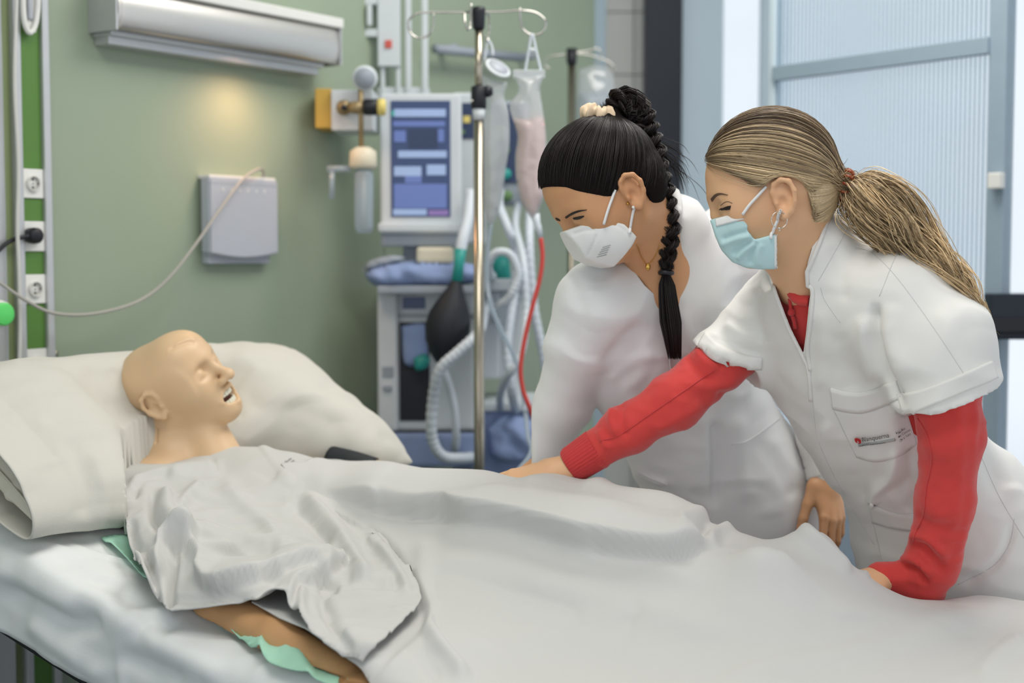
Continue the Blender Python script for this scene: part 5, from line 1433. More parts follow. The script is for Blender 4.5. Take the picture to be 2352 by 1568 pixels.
def text_on(name, s, caster, px, py, ang, size_px, m, parent, off=.0012, squash=1.0, shear=0.0):
    """lettering laid on a surface: baseline start pixel, angle, cap height in pixels"""
    cu = bpy.data.curves.new(name, 'FONT'); cu.body = s; cu.size = 1.0; cu.resolution_u = 2
    t = bpy.data.objects.new(name, cu); COL.objects.link(t); bpy.context.view_layer.update()
    me = bpy.data.meshes.new_from_object(t); bpy.data.objects.remove(t); bpy.data.curves.remove(cu)
    bm = bmesh.new(); bm.from_mesh(me); bmesh.ops.triangulate(bm, faces=bm.faces[:])
    ca, sa = math.cos(ang), math.sin(ang); k = size_px / .72
    bad = []
    for v in bm.verts:
        x, y = v.co.x * k * squash + shear * v.co.y * k, v.co.y * k
        p, nn = caster.at(px + x * ca + y * sa, py + x * sa - y * ca, off)
        if p is None: bad.append(v)
        else: v.co = Vector(p)
    bmesh.ops.delete(bm, geom=bad, context='VERTS')
    bm.to_mesh(me); bm.free()
    o = ob(name, me, m, parent); return o
# ================================================================== blonde person reaching across the bed
bl = thing('person', PY(2250, 1300, 2.54) * [1, 1, 0], 'person with blonde ponytail and blue mask, white tunic over red hoodie', 'person')
BO = np.array([.4153, 2.3049, 1.4094]); BR = rot_axes((-.9653, .1402, -.2203), (-.2179, .0323, .9754))
LS, RS = PY(2095, 690, 2.26), PY(1745, 735, 2.51)
NB = PY(1868, 618, 2.35); CHs = PY(1950, 790, 2.42); WA = PY(2050, 990, 2.47); HI = PY(2205, 1230, 2.54)
lft = LS - RS; lft /= np.linalg.norm(lft)
TR = np.stack([np.cross(lft, (CHs - HI) / np.linalg.norm(CHs - HI)), lft, np.zeros(3)], 1); TR[:, 0] /= np.linalg.norm(TR[:, 0]); TR[:, 2] = np.cross(TR[:, 0], TR[:, 1])
# --- skin: head, neck
Fh = Field(BO - [.16, .16, .20], BO + [.22, .16, .16], .0028)
Wb = head_prims(Fh, BO, BR, 1.0, closed_eyes=True, masked=True, ear_y=.007)
Fh.cap(Wb(-.036, 0, -.045), NB + [.01, 0, -.01], .046, .052, .03); Fh.cap(Wb(-.008, 0, -.075), NB + [-.02, -.01, -.02], .034, .044, .04)
V, Q = Fh.mesh(it=2); HV, HQ = V, Q
C = np.ones((len(V), 3))
L = (V - BO) @ BR
cheek = np.exp(-((L[:, 0] - .05) ** 2 + (np.abs(L[:, 1]) - .05) ** 2 + (L[:, 2] + .03) ** 2) / .0006)
C[:, 1] -= .07 * cheek; C[:, 2] -= .08 * cheek
earm = np.exp(-((L[:, 0] + .012) ** 2 + (np.abs(L[:, 1]) - .078) ** 2 + (L[:, 2] + .01) ** 2) / .0006); C[:, 1] -= .06 * earm; C[:, 2] -= .06 * earm
me = mesh_np('body', V, Q); set_color(me, C); bbody = ob('body', me, 'skin_light', bl)
BC = Caster(V, Q)
patch('eyebrow', BC, [(1633, 456), (1643, 446), (1655, 443), (1672, 447)], [(1636, 463), (1645, 452), (1656, 447), (1672, 448)], 'brow_brown', bl, 16, 4, .0012, .0016)
patch('eyelashes', BC, [(1656, 480), (1664, 476), (1672, 473), (1679, 472)], [(1658, 483), (1666, 482), (1672, 481), (1678, 478)], 'lash_dark', bl, 14, 4, .0010, .0014)
seam('eyelid_crease', BC, [(1655, 472), (1664, 465), (1673, 463), (1682, 467)], 'brow_brown', bl, .0005, 20, .0001)
seam('eyelashes', BC, [(1654, 481), (1660, 479), (1668, 481), (1677, 480)], 'lash_dark', bl, .0011, 16, .001)

# --- red hoodie: trunk and sleeves
def trunk(Fd, g, sleeves):
    Fd.ell(CHs, np.array((.105, .168, .165)) + g, TR, .05); Fd.ell(WA, np.array((.105, .150, .18)) + g, TR, .08)
    Fd.ell(HI, np.array((.125, .172, .18)) + g, TR, .08)
    Fd.cap(NB + [.02, .01, -.035], LS + [-.02, .01, .0], .050 + g, .052 + g, .06); Fd.cap(NB + [.02, .01, -.035], RS + [.02, 0, 0], .048 + g, .05 + g, .06)
LA = [LS, PY(2165, 880, 2.23), PY(2187, 1000, 2.22), PY(2172, 1150, 2.25), PY(2140, 1290, 2.29), PY(2118, 1345, 2.305)]
LRr = [.056, .053, .048, .043, .040, .040]
RA = [RS, PY(1660, 832, 2.475), PY(1545, 925, 2.45), PY(1440, 988, 2.445), PY(1375, 1030, 2.45), PY(1318, 1066, 2.455)]
RRr = [.055, .047, .046, .039, .034, .029]
Fr = Field(np.array([.02, 2.05, .74]), np.array([1.04, 2.82, 1.42]), .0055)
trunk(Fr, .0, False); Fr.chain(LA, LRr, .02); Fr.chain(RA[:5], RRr[:5], .02)
cw = PY(2110, 1338, 2.305); ce = PY(2022, 1326, 2.30)
Fr.cap(cw, ce, .036, .026, .012); Fr.cap(RA[4], RA[5], .033, .027, .006)
Fr.plane(HI - [0, 0, .12], (0, 0, -1), .01)
V, Q = Fr.mesh(it=2); N = vnormals(V, Q)
# sleeve wrinkles
x, y = proj(V)
V = V + N * (.0018 * fbm(V, (26, 26, 26), 81) + .0022 * np.maximum(0, 1 - np.abs(fbm(V, (16, 16, 26), 85, 2)) * 2.2))[:, None]
V = fold(V, N, [
    ('r', [(1600, 800), (1618, 825), (1650, 850)], .008, 10), ('r', [(1575, 815), (1600, 850), (1640, 880)], -.006, 9), ('r', [(1640, 905), (1690, 905), (1740, 860)], -.006, 10), ('r', [(1560, 880), (1640, 890), (1700, 870)], .005, 12),
    ('r', [(1410, 935), (1405, 965), (1420, 1000)], .007, 9), ('r', [(1430, 920), (1425, 960), (1440, 1010)], -.006, 9), ('r', [(1375, 985), (1385, 1010), (1400, 1035)], .006, 7), ('r', [(1500, 990), (1560, 960), (1620, 930)], .004, 12),
    ('r', [(2250, 960), (2235, 1100), (2205, 1250)], -.004, 10), ('r', [(2200, 900), (2205, 1050), (2190, 1200)], .004, 12), ('r', [(2240, 900), (2240, 1050), (2215, 1220), (2190, 1330)], .004, 9),
    ('r', [(2090, 1245), (2130, 1262), (2175, 1320)], -.010, 11), ('r', [(2085, 1232), (2130, 1240), (2180, 1290)], .007, 12), ('r', [(2070, 1295), (2110, 1310), (2130, 1345)], -.010, 8), ('r', [(2066, 1285), (2100, 1290), (2140, 1330)], .007, 9),
    ('r', [(2100, 1180), (2140, 1205), (2190, 1210)], -.004, 12), ('r', [(2115, 1010), (2150, 1040), (2200, 1040)], .003, 14)])
ob('hoodie', mesh_np('hoodie', V, Q), 'hoodie_red', bl, 'red hooded sweatshirt worn under the tunic')
RC = Caster(V, Q)
seam('sleeve_seam', RC, [(1640, 850), (1560, 905), (1480, 960), (1420, 1000), (1378, 1012)], 'rib_red', bl, .0012, 50)
seam('sleeve_seam', RC, [(2108, 960), (2130, 1000), (2140, 1060), (2128, 1120), (2122, 1180), (2105, 1220), (2095, 1250)], 'rib_red', bl, .0014, 50)
# ribbed cuffs
def ribbed(name, a, b, r0, r1, m, parent, ribs=36, n=10):
    a = np.asarray(a, float); b = np.asarray(b, float); R, Lc = frame_to(a, b); R = np.array(R); seg = ribs * 4
    th = np.linspace(0, 2 * np.pi, seg, endpoint=False); V = []
    for u in np.linspace(0, 1, n):
        r = (r0 + (r1 - r0) * u) * (1 + .022 * np.cos(th * ribs)) * (1 - .10 * (u > .93)); V.append(a + (b - a) * u + r[:, None] * (np.cos(th)[:, None] * R[:, 0] + np.sin(th)[:, None] * R[:, 1]))
    V = np.vstack(V); i = np.arange(n - 1)[:, None] * seg; j = np.arange(seg)[None]; jn = (j + 1) % seg
    Q = np.stack([i + j, i + jn, i + seg + jn, i + seg + j], -1).reshape(-1, 4)
    return ob(name, mesh_np(name, V, Q), m, parent)
ribbed('cuff', PY(1372, 1030, 2.45), PY(1308, 1072, 2.456), .0355, .0320, 'rib_red', bl)
ribbed('cuff', PY(2104, 1338, 2.305), PY(2022, 1327, 2.30), .0325, .0255, 'rib_red', bl)
# --- hands
wR = PY(1300, 1076, 2.455); Fd = Field(wR - [.22, .12, .14], wR + [.08, .12, .1], .003)
dR = PY(1205, 1100, 2.46) - wR; dR /= np.linalg.norm(dR)
Fd.cap(wR - dR * .02, wR + dR * .02, .0235, .0235, .01); hand_prims(Fd, wR + dR * .012, dR, (.15, -.35, .9), (0, 1, -.2), .95, (.15, .15, .18, .2))
V, Q = Fd.mesh(it=2); me = mesh_np('hand', V, Q); set_color(me, np.ones((len(V), 3))); ob('hand', me, 'skin_light', bl)
wL = PY(2026, 1328, 2.30); Fd = Field(wL - [.24, .12, .12], wL + [.06, .12, .1], .003)
dL = PY(1960, 1345, 2.285) - wL; dL /= np.linalg.norm(dL); dL[2] = -.16; dL /= np.linalg.norm(dL)
Fd.cap(wL - dL * -.0 + [.02, 0, 0], wL + dL * .02, .021, .021, .01); hand_prims(Fd, wL + dL * .006, dL, (-.1, -.2, 1), (0, -1, 0), .92, (.0, .0, .0, .0))
V, Q = Fd.mesh(it=2); me = mesh_np('hand', V, Q); set_color(me, np.ones((len(V), 3))); ob('hand', me, 'skin_light', bl)

# --- white tunic
Ft = Field(np.array([.15, 2.08, .66]), np.array([1.08, 2.88, 1.46]), .0048)
g = .014
trunk(Ft, g, True)
Ft.ell(HI + [.02, 0, -.08], np.array((.145, .195, .20)), TR, .08)
Ft.cap(LS + [-.02, .03, -.02], PY(2150, 800, 2.24), .085, .086, .05); Ft.cap(PY(2150, 800, 2.24), PY(2188, 960, 2.225), .086, .083, .03)
Ft.cap(RS + [.03, 0, -.01], PY(1640, 850, 2.47), .075, .062, .04)
nk = Wb(-.036, 0, -.045) - NB; nk /= np.linalg.norm(nk)
Ft.cap(NB - nk * .02, NB + nk * .035 + [.012, .0, .004], .080, .066, .03)
Ft.ell(BO + BR @ np.array([.030, -.045, -.095]), (.075, .045, .055), BR, .006, True)      # collar kept clear of the mask
# flat cut sleeve hems, hem of the tunic
Ff = Ft
V0 = PY(2075, 952, 2.20); V1 = PY(2291, 868, 2.22)
hem_d = V1 - V0; hn = np.cross(hem_d, np.array([0, 1.0, .15])); hn = hn if hn[2] < 0 else -hn
# cut only around the left sleeve
sub = Field(Ft.lo, Ft.lo + (Ft.n - 1) * Ft.h, Ft.h)
def cut_region(Fd, c, rad, p, n):
    """plane cut limited to a ball"""
    n = np.asarray(n, float) / np.linalg.norm(n); sl, (X, Y, Z_) = Fd._sub(np.asarray(c) - rad, np.asarray(c) + rad, 0)
    ball = np.sqrt((X - c[0]) ** 2 + (Y - c[1]) ** 2 + (Z_ - c[2]) ** 2) - rad
    d = (X - p[0]) * n[0] + (Y - p[1]) * n[1] + (Z_ - p[2]) * n[2]
    cut = np.maximum(-d, ball)          # negative inside the removed volume
    Fd.d[sl] = np.maximum(Fd.d[sl], -cut).astype(np.float32)
cut_region(Ft, PY(2200, 1030, 2.21), .125, (V0 + V1) / 2, hn)
W0 = PY(1602, 792, 2.47); W1 = PY(1752, 848, 2.46); wn = np.cross(W1 - W0, np.array([.2, 1, 0])); wn = wn if wn[2] < 0 else -wn
cut_region(Ft, PY(1590, 900, 2.47), .118, (W0 + W1) / 2, wn)
Ft.plane((0, 0, .69), (0, 0, -1), .004)
V, Q = Ft.mesh(it=2); N = vnormals(V, Q)
V = V + N * (.0020 * fbm(V, (9, 9, 7), 91) + .0040 * np.maximum(0, 1 - np.abs(fbm(V, (7, 7, 12), 95, 2)) * 2.4))[:, None]
tun_folds = [
    ('r', [(2014, 690), (2010, 760), (2030, 850), (2082, 945)], -.016, 12), ('r', [(2050, 690), (2045, 780), (2080, 880)], .006, 22), ('r', [(1985, 720), (1985, 800), (2010, 880)], .008, 18),
    ('r', [(1640, 760), (1700, 800), (1750, 815)], -.006, 12), ('r', [(1660, 740), (1710, 770), (1745, 770)], .005, 12), ('r', [(1625, 800), (1690, 830), (1745, 842)], .005, 10), ('r', [(1740, 660), (1735, 720), (1755, 790)], -.006, 12),
    ('r', [(1900, 960), (1890, 1050), (1930, 1140)], .006, 20), ('r', [(1990, 990), (1970, 1080), (1990, 1160)], -.006, 22), ('r', [(2060, 1010), (2050, 1090), (2010, 1130), (2005, 1160)], .012, 14), ('r', [(2085, 1020), (2085, 1100), (2040, 1140)], -.010, 16),
    ('r', [(2100, 1090), (2095, 1150), (2080, 1175)], -.006, 12), ('r', [(1920, 760), (1950, 850), (1960, 900)], -.004, 20), ('r', [(1880, 700), (1890, 800), (1880, 900)], .004, 18),
    ('r', [(2150, 700), (2200, 800), (2230, 880)], .003, 20), ('r', [(2260, 900), (2270, 1050), (2300, 1150)], -.008, 24), ('r', [(2300, 930), (2330, 1100), (2352, 1200)], .006, 24),
    ('r', [(2330, 1190), (2310, 1260), (2270, 1310), (2200, 1342)], -.008, 10), ('r', [(1905, 560), (1930, 620), (1940, 700)], -.003, 14)]
V = fold(V, N, tun_folds)
vee = [(1768, 600), (1778, 650), (1795, 700), (1818, 757), (1845, 812), (1852, 760), (1858, 700), (1862, 668), (1852, 652), (1850, 636), (1856, 600), (1868, 560), (1800, 560)]
V, Q = drop_faces(V, Q, vee, 2.72)
tunic = ob('tunic', mesh_np('tunic', V, Q), 'tunic_white', bl)
TC = Caster(V, Q)
def edge3(name, line, r, m='tunic_white'): return seam(name, TC, line, m, bl, r, 50, .0012)
edge3('placket', [(1764, 618), (1774, 650), (1792, 700), (1814, 756), (1842, 812), (1858, 850), (1863, 920)], .0036)
edge3('placket', [(1902, 500), (1885, 550), (1862, 605), (1847, 640), (1853, 655), (1866, 668), (1862, 740), (1855, 800), (1862, 850)], .0036)
patch('sleeve_hem', TC, [(2060, 905), (2120, 893), (2200, 862), (2275, 828)], [(2079, 955), (2132, 935), (2212, 900), (2290, 869)], 'tunic_white', bl, 40, 8, .0035, .004)
patch('sleeve_hem', TC, [(1622, 762), (1650, 790), (1700, 812), (1752, 822)], [(1602, 794), (1638, 827), (1690, 843), (1750, 848)], 'tunic_white', bl, 30, 6, .003, .0035)
pk = patch('chest_pocket', TC, [(1908, 890), (1950, 900), (1990, 898), (2060, 872)], [(1914, 938), (1955, 946), (1995, 944), (2072, 914)], 'tunic_white', bl, 36, 6, .0035, .004)
patch('chest_pocket', TC, [(1914, 938), (1955, 946), (1995, 944), (2072, 914)], [(1968, 1050), (2010, 1060), (2060, 1050), (2105, 1020)], 'tunic_white', bl, 36, 14, .0018, .003)
patch('hip_pocket', TC, [(2001, 1156), (2040, 1172), (2075, 1180), (2122, 1179)], [(2006, 1198), (2045, 1210), (2080, 1216), (2122, 1219)], 'tunic_white', bl, 30, 6, .0045, .005)
patch('hip_pocket', TC, [(2006, 1198), (2045, 1210), (2080, 1216), (2122, 1219)], [(2035, 1320), (2070, 1330), (2100, 1335), (2150, 1335)], 'tunic_white', bl, 30, 12, .002, .003)
for ln_ in ([(1960, 566), (2000, 580), (2045, 620), (2100, 690), (2160, 775), (2215, 860)], [(1948, 512), (1935, 545), (1905, 600), (1880, 645)], [(2020, 680), (2060, 585), (2080, 575)], [(1930, 740), (1895, 690), (1885, 660)],
            [(2330, 1190), (2318, 1250), (2280, 1300), (2200, 1342)], [(2250, 1040), (2290, 1130), (2330, 1200), (2352, 1235)], [(1862, 850), (1868, 930), (1880, 1010), (1915, 1090), (1960, 1170), (2008, 1250)]):
    seam('seam', TC, ln_, 'seam_grey', bl, .0006, 60, .0001)
# drawstring of the hoodie, showing in the opening
ds = []
for x_, y_ in spline([(1810, 640), (1816, 670), (1820, 700), (1822, 716)], 14):
    p, nn = RC.at(x_, y_, .005); p = PY(x_, y_, 2.30) if p is None else p; ds.append(p)
tube_ob('drawstring', ds, .003, 'rib_red', bl, 24, 8)
bm = bmesh.new(); add_sphere(bm, ds[-1], .0065, None, 12); bm_ob('knot', bm, 'rib_red', bl, True)
e_ = []
for x_, y_ in ((1824, 722), (1828, 735), (1830, 750)):
    p, nn = RC.at(x_, y_, .005); p = PY(x_, y_, 2.30) if p is None else p; e_.append(p)
tube_ob('drawstring', e_, .0034, 'rib_red', bl, 12, 8)
# hood lying at the neck
hp = []
for x_, y_ in spline([(1795, 632), (1812, 660), (1835, 684), (1862, 690)], 16):
    p, nn = RC.at(x_, y_, .004); p = PY(x_, y_, 2.31) if p is None else p; hp.append(p)
tube_ob('hood_edge', hp, .009, 'hoodie_red', bl, 24, 10)

# --- embroidery on the chest pocket
LC = TC
ang = math.radians(-9.5)
text_on('lettering', 'Blanquerna', LC, 1981, 1010, ang, 11, 'print_grey', bl, .0050, .92)
seam('lettering_band', LC, [(1972, 1018), (2000, 1016), (2030, 1011), (2056, 1006)], 'print_faint', bl, .0022, 30, .0040)
text_on('lettering', 'UNIVERSITAT RAMON LLULL', LC, 1973, 1020, math.radians(-8), 4.2, 'print_grey', bl, .0068, .83)
for k_, s_ in enumerate(('Facultat', 'de Ciències', 'de la Salut')):
    text_on('lettering', s_, LC, 2058 + 4 * k_, 994 + 8 * k_, math.radians(-31), 5.6, 'print_grey', bl, .0050, .80)
pp = []
c0 = (1971, 1007); bm = bmesh.new(); ring = []
for k_ in range(24):
    a = 2 * math.pi * k_ / 24; u, w = 8.0 * math.cos(a), 5.6 * math.sin(a); q = math.radians(28)
    p, nn = LC.at(c0[0] + u * math.cos(q) - w * math.sin(q), c0[1] + u * math.sin(q) + w * math.cos(q), .0050)
    if p is not None: ring.append(bm.verts.new(p))
bm.faces.new(ring); bm_ob('emblem', bm, 'print_red', bl)
text_on('lettering', 'b', LC, 1968, 1011, math.radians(5), 7, 'tunic_white', bl, .0058)

# --- trousers and shoes
for sgn in (1, -1):
    h0 = HI + TR[:, 1] * .085 * sgn + [.03, .05, -.15]; kx = h0 * [1, 1, 0] + [0.0, .0, .47]; an = h0 * [1, 1, 0] + [.02, .02, .09]
    tube_ob('trouser_leg', [h0 + [0, 0, .10], h0, kx, an, an - [0, 0, .06]], np.concatenate([np.linspace(.115, .075, 20), np.linspace(.075, .062, 20)]), 'trouser_pale', bl, 40, 18)
    bm = bmesh.new(); add_box(bm, an + [-.06, -.01, -.052], (.125, .045, .036), None, .03, 3); bm_ob('shoe', bm, 'shoe_white', bl, True)

# --- surgical mask
mpx = [(1630, 505), (1672, 495), (1710, 484), (1713, 510), (1722, 532), (1737, 549), (1758, 543), (1783, 536), (1784, 618), (1750, 619), (1713, 615), (1682, 602), (1658, 576), (1643, 544), (1634, 515)]
mpoly = [local_side(a, b, BO, BR, .048 if a > 1690 else .02) for a, b in mpx]
mo = BO; Fk = Field(BO - [.16, .16, .20], BO + [.20, .16, .10], .0024)
def ML(x_, y_, z_): return BO + BR @ np.array([x_, y_, z_])
Fk.cap(ML(.080, 0, -.010), ML(.086, 0, -.045), .020, .030, .02); Fk.cap(ML(.086, 0, -.045), ML(.066, 0, -.100), .034, .040, .03)
Fk.ell(ML(.036, 0, -.040), (.070, .074, .068), BR, .03); Fk.ell(ML(.018, 0, -.088), (.070, .060, .054), BR, .03)
pl_ = np.array(mpoly)
prism(Fk, BO, BR, pl_, .003)
# hollow towards the face
Fk.ell(ML(.02, 0, -.05), (.055, .050, .05), BR, .01, True)
V, Q = Fk.mesh(it=2); N = vnormals(V, Q)
V = fold(V, N, [('r', [(1650, 565), (1690, 548), (1730, 540)], .004, 8), ('r', [(1655, 552), (1690, 540), (1722, 532)], -.004, 7), ('r', [(1680, 588), (1705, 565), (1735, 552)], -.004, 7), ('r', [(1690, 598), (1712, 575), (1738, 556)], .004, 7),
    ('r', [(1722, 610), (1728, 580), (1742, 555)], -.0035, 6), ('r', [(1745, 615), (1742, 585), (1748, 556)], .003, 8), ('r', [(1715, 520), (1725, 538), (1738, 550)], -.003, 5)])
mk = thing('face_mask', ML(.08, 0, -.05), 'pale blue pleated surgical mask on the blonde person', 'mask')
mk['label'] = 'pale blue pleated surgical mask over the blonde person face'
ob('mask_body', mesh_np('mask_body', V, Q), 'mask_blue', mk)
MC = Caster(V, Q)
patch('nose_band', MC, [(1644, 504), (1674, 495), (1708, 486)], [(1646, 520), (1677, 512), (1711, 503)], 'mask_white', mk, 24, 5, .0015, .002)
patch('edge_stitch', MC, [(1779, 538), (1779, 578), (1779, 616)], [(1784, 538), (1784, 578), (1784, 616)], 'mask_white', mk, 16, 4, .001, .0014)
def strap(name, pts, parent, casters, r=.0024, off=.003):
    P = []
    for x_, y_ in spline(pts, 12):
        best = None
        for c_ in casters:
            p, nn = c_.at(x_, y_, off)
            if p is not None and (best is None or p[1] < best[1]): best = p
        if best is not None: P.append(best)
    return tube_ob(name, P, r, 'elastic', parent, 24, 8)
strap('ear_loop', [(1706, 492), (1722, 470), (1742, 448), (1760, 428)], mk, (MC, BC))
strap('ear_loop', [(1770, 548), (1780, 520), (1790, 496), (1794, 482)], mk, (MC, BC))
# --- earrings
def ring(name, c, r, n, m, parent, th=.0007, a0=0, a1=6.283):
    n = np.asarray(n, float) / np.linalg.norm(n); u = np.cross(n, [0, 0, 1.0]); u /= np.linalg.norm(u); w = np.cross(n, u)
    return tube_ob(name, [c + r * (math.cos(a) * u + math.sin(a) * w) for a in np.linspace(a0, a1, 24)], th, m, parent, 48, 6)
er = thing('earring', PY(1790, 492, 2.21), 'thin silver hoop earring with small drop on the blonde person', 'earring')
pe, _ = BC.at(1788, 486, .004)
c_ = PY(1790, 505, pe[1] - .004); ring('hoop', c_, .0130, (.2, -1, 0), 'silver', er)
ring('hoop', PY(1793, 490, pe[1] - .004), .0055, (.8, -.6, 0), 'silver', er)
bm = bmesh.new(); add_sphere(bm, PY(1790, 524, pe[1] - .005), .0018, None, 10); add_sphere(bm, PY(1791, 529, pe[1] - .005), .0014, None, 10); bm_ob('drop', bm, 'silver', er, True)

# --- hair
rng = np.random.RandomState(3)
tie = CAMP + 0; d_ = ray(1946, 428); n_ = BR[:, 1]; tie = CAMP + d_ * (((BO - CAMP) @ n_) / (d_ @ n_))
tl_ = (tie - BO) @ BR
hc = np.array([-.006, 0, .038]); hr = np.array([.106, .088, .100])
# scalp cap under the strands
Fc = Field(BO - [.16, .16, .16], BO + [.24, .16, .19], .003)
Fc.ell(ML(*hc), hr - .007, BR, .01); Fc.cap(ML(-.07, 0, .02), tie, .052, .010, .03); Fc.ell(ML(-.05, 0, -.005), (.048, .058, .048), BR, .02)
fp = [(1600, 356), (1640, 372), (1690, 402), (1740, 424), (1772, 416), (1800, 414), (1822, 430), (1832, 470), (1850, 500), (1900, 505), (1960, 470), (2000, 430), (1960, 330), (1850, 220), (1700, 220), (1610, 300)]
prism(Fc, BO, BR, [local_side(a, b, BO, BR, .05) for a, b in fp], .006)
V, Q = Fc.mesh(it=1); me = mesh_np('hair_base', V, Q)
cb = np.array([.16, .115, .075]); set_color(me, np.tile(cb, (len(V), 1))); ob('hair_base', me, 'hair_under', bl)
# strands: from root directions towards the tie over the hair surface
n = 5200
hl_px = np.array([(1606, 356), (1622, 364), (1650, 380), (1690, 405), (1735, 427), (1768, 422), (1800, 416), (1822, 432), (1834, 468), (1855, 500), (1885, 508), (1915, 500)], float)
hl = np.array([local_side(a, b, BO, BR, .05) for a, b in hl_px])
roots = []
while len(roots) < n:
    a = rng.normal(size=3); a /= np.linalg.norm(a); p = hc + a * hr
    if a[2] < -.75: continue
    # above / behind the hairline seen from the side
    k_ = np.argmin(np.abs(hl[:, 0] - p[0])); zline = np.interp(p[0], hl[::-1, 0], hl[::-1, 1])
    if p[2] < zline: continue
    if p[0] > hl[0, 0] - .002 and p[2] < .055: continue
    roots.append(a)
roots = np.array(roots)
# plenty along the hairline
m_ = 1500; hs = rng.rand(m_) * (len(hl) - 1); hi_ = hs.astype(int); fr = hs - hi_; hp_ = hl[hi_] * (1 - fr)[:, None] + hl[np.minimum(hi_ + 1, len(hl) - 1)] * fr[:, None]
hp_ = hp_ + rng.normal(size=hp_.shape) * .003 + [0, .002]
q = np.stack([(hp_[:, 0] - hc[0]) / hr[0], np.zeros(m_), (hp_[:, 1] - hc[2]) / hr[2]], 1); yy = np.sqrt(np.clip(1 - q[:, 0] ** 2 - q[:, 2] ** 2, .02, 1)); q[:, 1] = yy * np.where(rng.rand(m_) < .75, 1, -1)
q /= np.linalg.norm(q, axis=1)[:, None]; front = np.concatenate([np.zeros(n), np.ones(m_)]); roots = np.concatenate([roots, q]); n += m_
tb = (tl_ - hc) / hr; tb /= np.linalg.norm(tb)
K = 18; u = np.linspace(0, 1, K)[None, :, None]
D = slerp(roots[:, None, :], tb[None, None, :], u ** 1.0 * np.ones((n, K, 1)))
lift = 1 + (rng.rand(n, 1, 1) * .05 + .012 * np.sin(u * np.pi) * rng.normal(size=(n, 1, 1))) - .05 * (1 - u) ** 4
# clumps give the locks their depth
ph = np.arctan2(roots[:, 1], roots[:, 2]); lift = lift + (.016 * np.sin(ph * 19 + 2.0 * np.sin(ph * 5)) )[:, None, None] * np.sin(u * np.pi)
Pl = hc + D * hr * lift
w_ = smooth01((u - .72) / .28); jit = rng.normal(size=(n, 1, 3)) * [.006, .009, .011]
Pl = Pl * (1 - w_) + (tl_ + jit) * w_
# strands over the ear go above it
oc_, or_ = np.array([-.05, 0, -.01]), np.array([.056, .068, .059]); qq_ = (Pl - oc_) / or_; nq = np.linalg.norm(qq_, axis=2, keepdims=True); Pl = np.where((nq < 1.03) & (Pl[..., :1] < -.02), oc_ + or_ * qq_ / nq * 1.03, Pl)
ze = .024 - 14 * (Pl[..., 0] + .016) ** 2; nearE = smooth01((np.abs(Pl[..., 1]) - .045) / .02) * (np.abs(Pl[..., 0] + .016) < .042); Pl[..., 2] = np.where(nearE > 0, np.maximum(Pl[..., 2], Pl[..., 2] * (1 - nearE) + np.maximum(Pl[..., 2], ze + .006 * rng.rand(n, 1)) * nearE), Pl[..., 2])
Pw = BO + Pl @ BR.T
z0 = roots[:, 2]; side = np.clip(1 - (roots[:, 2] + .1) / .75, 0, 1)
dark = np.array([.095, .062, .040]); midc = np.array([.30, .215, .13]); blo = np.array([.72, .55, .33])
mixr = np.clip(.25 + .75 * side + .35 * rng.normal(size=n) * .6, 0, 1); mixr = np.where(front > 0, np.clip(mixr + .25, 0, 1), mixr)
cu = (u[..., 0] * np.ones((n, K)))
tone = np.clip(mixr[:, None] * (.45 + .75 * smooth01(cu * 2.2 * (0.6 + mixr[:, None]))) + .10 * cu, 0, 1)
cols = np.where(tone[..., None] < .5, dark + (midc - dark) * (tone[..., None] * 2), midc + (blo - midc) * (tone[..., None] * 2 - 1))
cols = cols * (1 + .22 * rng.normal(size=(n, 1, 1))).clip(.5, 1.5)
strands('hair', Pw, np.full(n, .00055) * (0.7 + .8 * rng.rand(n)), cols, 'hair_blonde', bl, 'blonde hair combed back with darker roots')
# ponytail
def guide(pts, nn_): 
    G = []
    for x_, y_, Y_ in pts: G.append(PY(x_, y_, Y_))
    return spline(G, nn_)
K2 = 30; n2 = 3000
tY = tie[1]
g1 = guide([(1946, 428, tY), (1985, 432, tY - .01), (2040, 478, tY - .03), (2100, 552, 2.28), (2155, 618, 2.25), (2200, 690, 2.255), (2232, 752, 2.27)], K2)
g2 = guide([(1944, 440, tY), (1968, 470, tY - .02), (2000, 515, tY - .05), (2070, 560, 2.265), (2140, 620, 2.245), (2195, 695, 2.25), (2240, 756, 2.265)], K2)
g3 = guide([(1948, 420, tY), (2005, 428, tY - .0), (2070, 490, tY - .02), (2130, 565, 2.29), (2180, 630, 2.27), (2222, 690, 2.27), (2248, 735, 2.28)], K2)
g4 = guide([(1944, 446, tY), (1950, 480, tY - .02), (1945, 505, tY - .05), (1985, 522, 2.24), (2040, 535, 2.23), (2090, 575, 2.22), (2150, 640, 2.21)], K2)
wts = rng.dirichlet((1, 1, 1), n2); P = wts[:, 0, None, None] * g1 + wts[:, 1, None, None] * g2 + wts[:, 2, None, None] * g3
lo_ = rng.rand(n2) < .10; P[lo_] = .75 * g4 + .25 * P[lo_]
uu = np.linspace(0, 1, K2)[None, :, None]
prof = .0045 + .0175 * smooth01(uu * 4) - .010 * smooth01((uu - .6) * 2.5)
nc_ = 70; ci_ = rng.randint(0, nc_, n2); coff = rng.normal(size=(nc_, 1, 3)); cph = rng.rand(nc_, 1, 1); cdir = rng.normal(size=(nc_, 1, 3))
P = P * .45 + (wc_ := (lambda w: w[:, 0, None, None] * g1 + w[:, 1, None, None] * g2 + w[:, 2, None, None] * g3)(rng.dirichlet((1, 1, 1), nc_)))[ci_] * .55
P = P + coff[ci_] * prof * [.75, .8, .75] + rng.normal(size=(n2, 1, 3)) * prof * .28
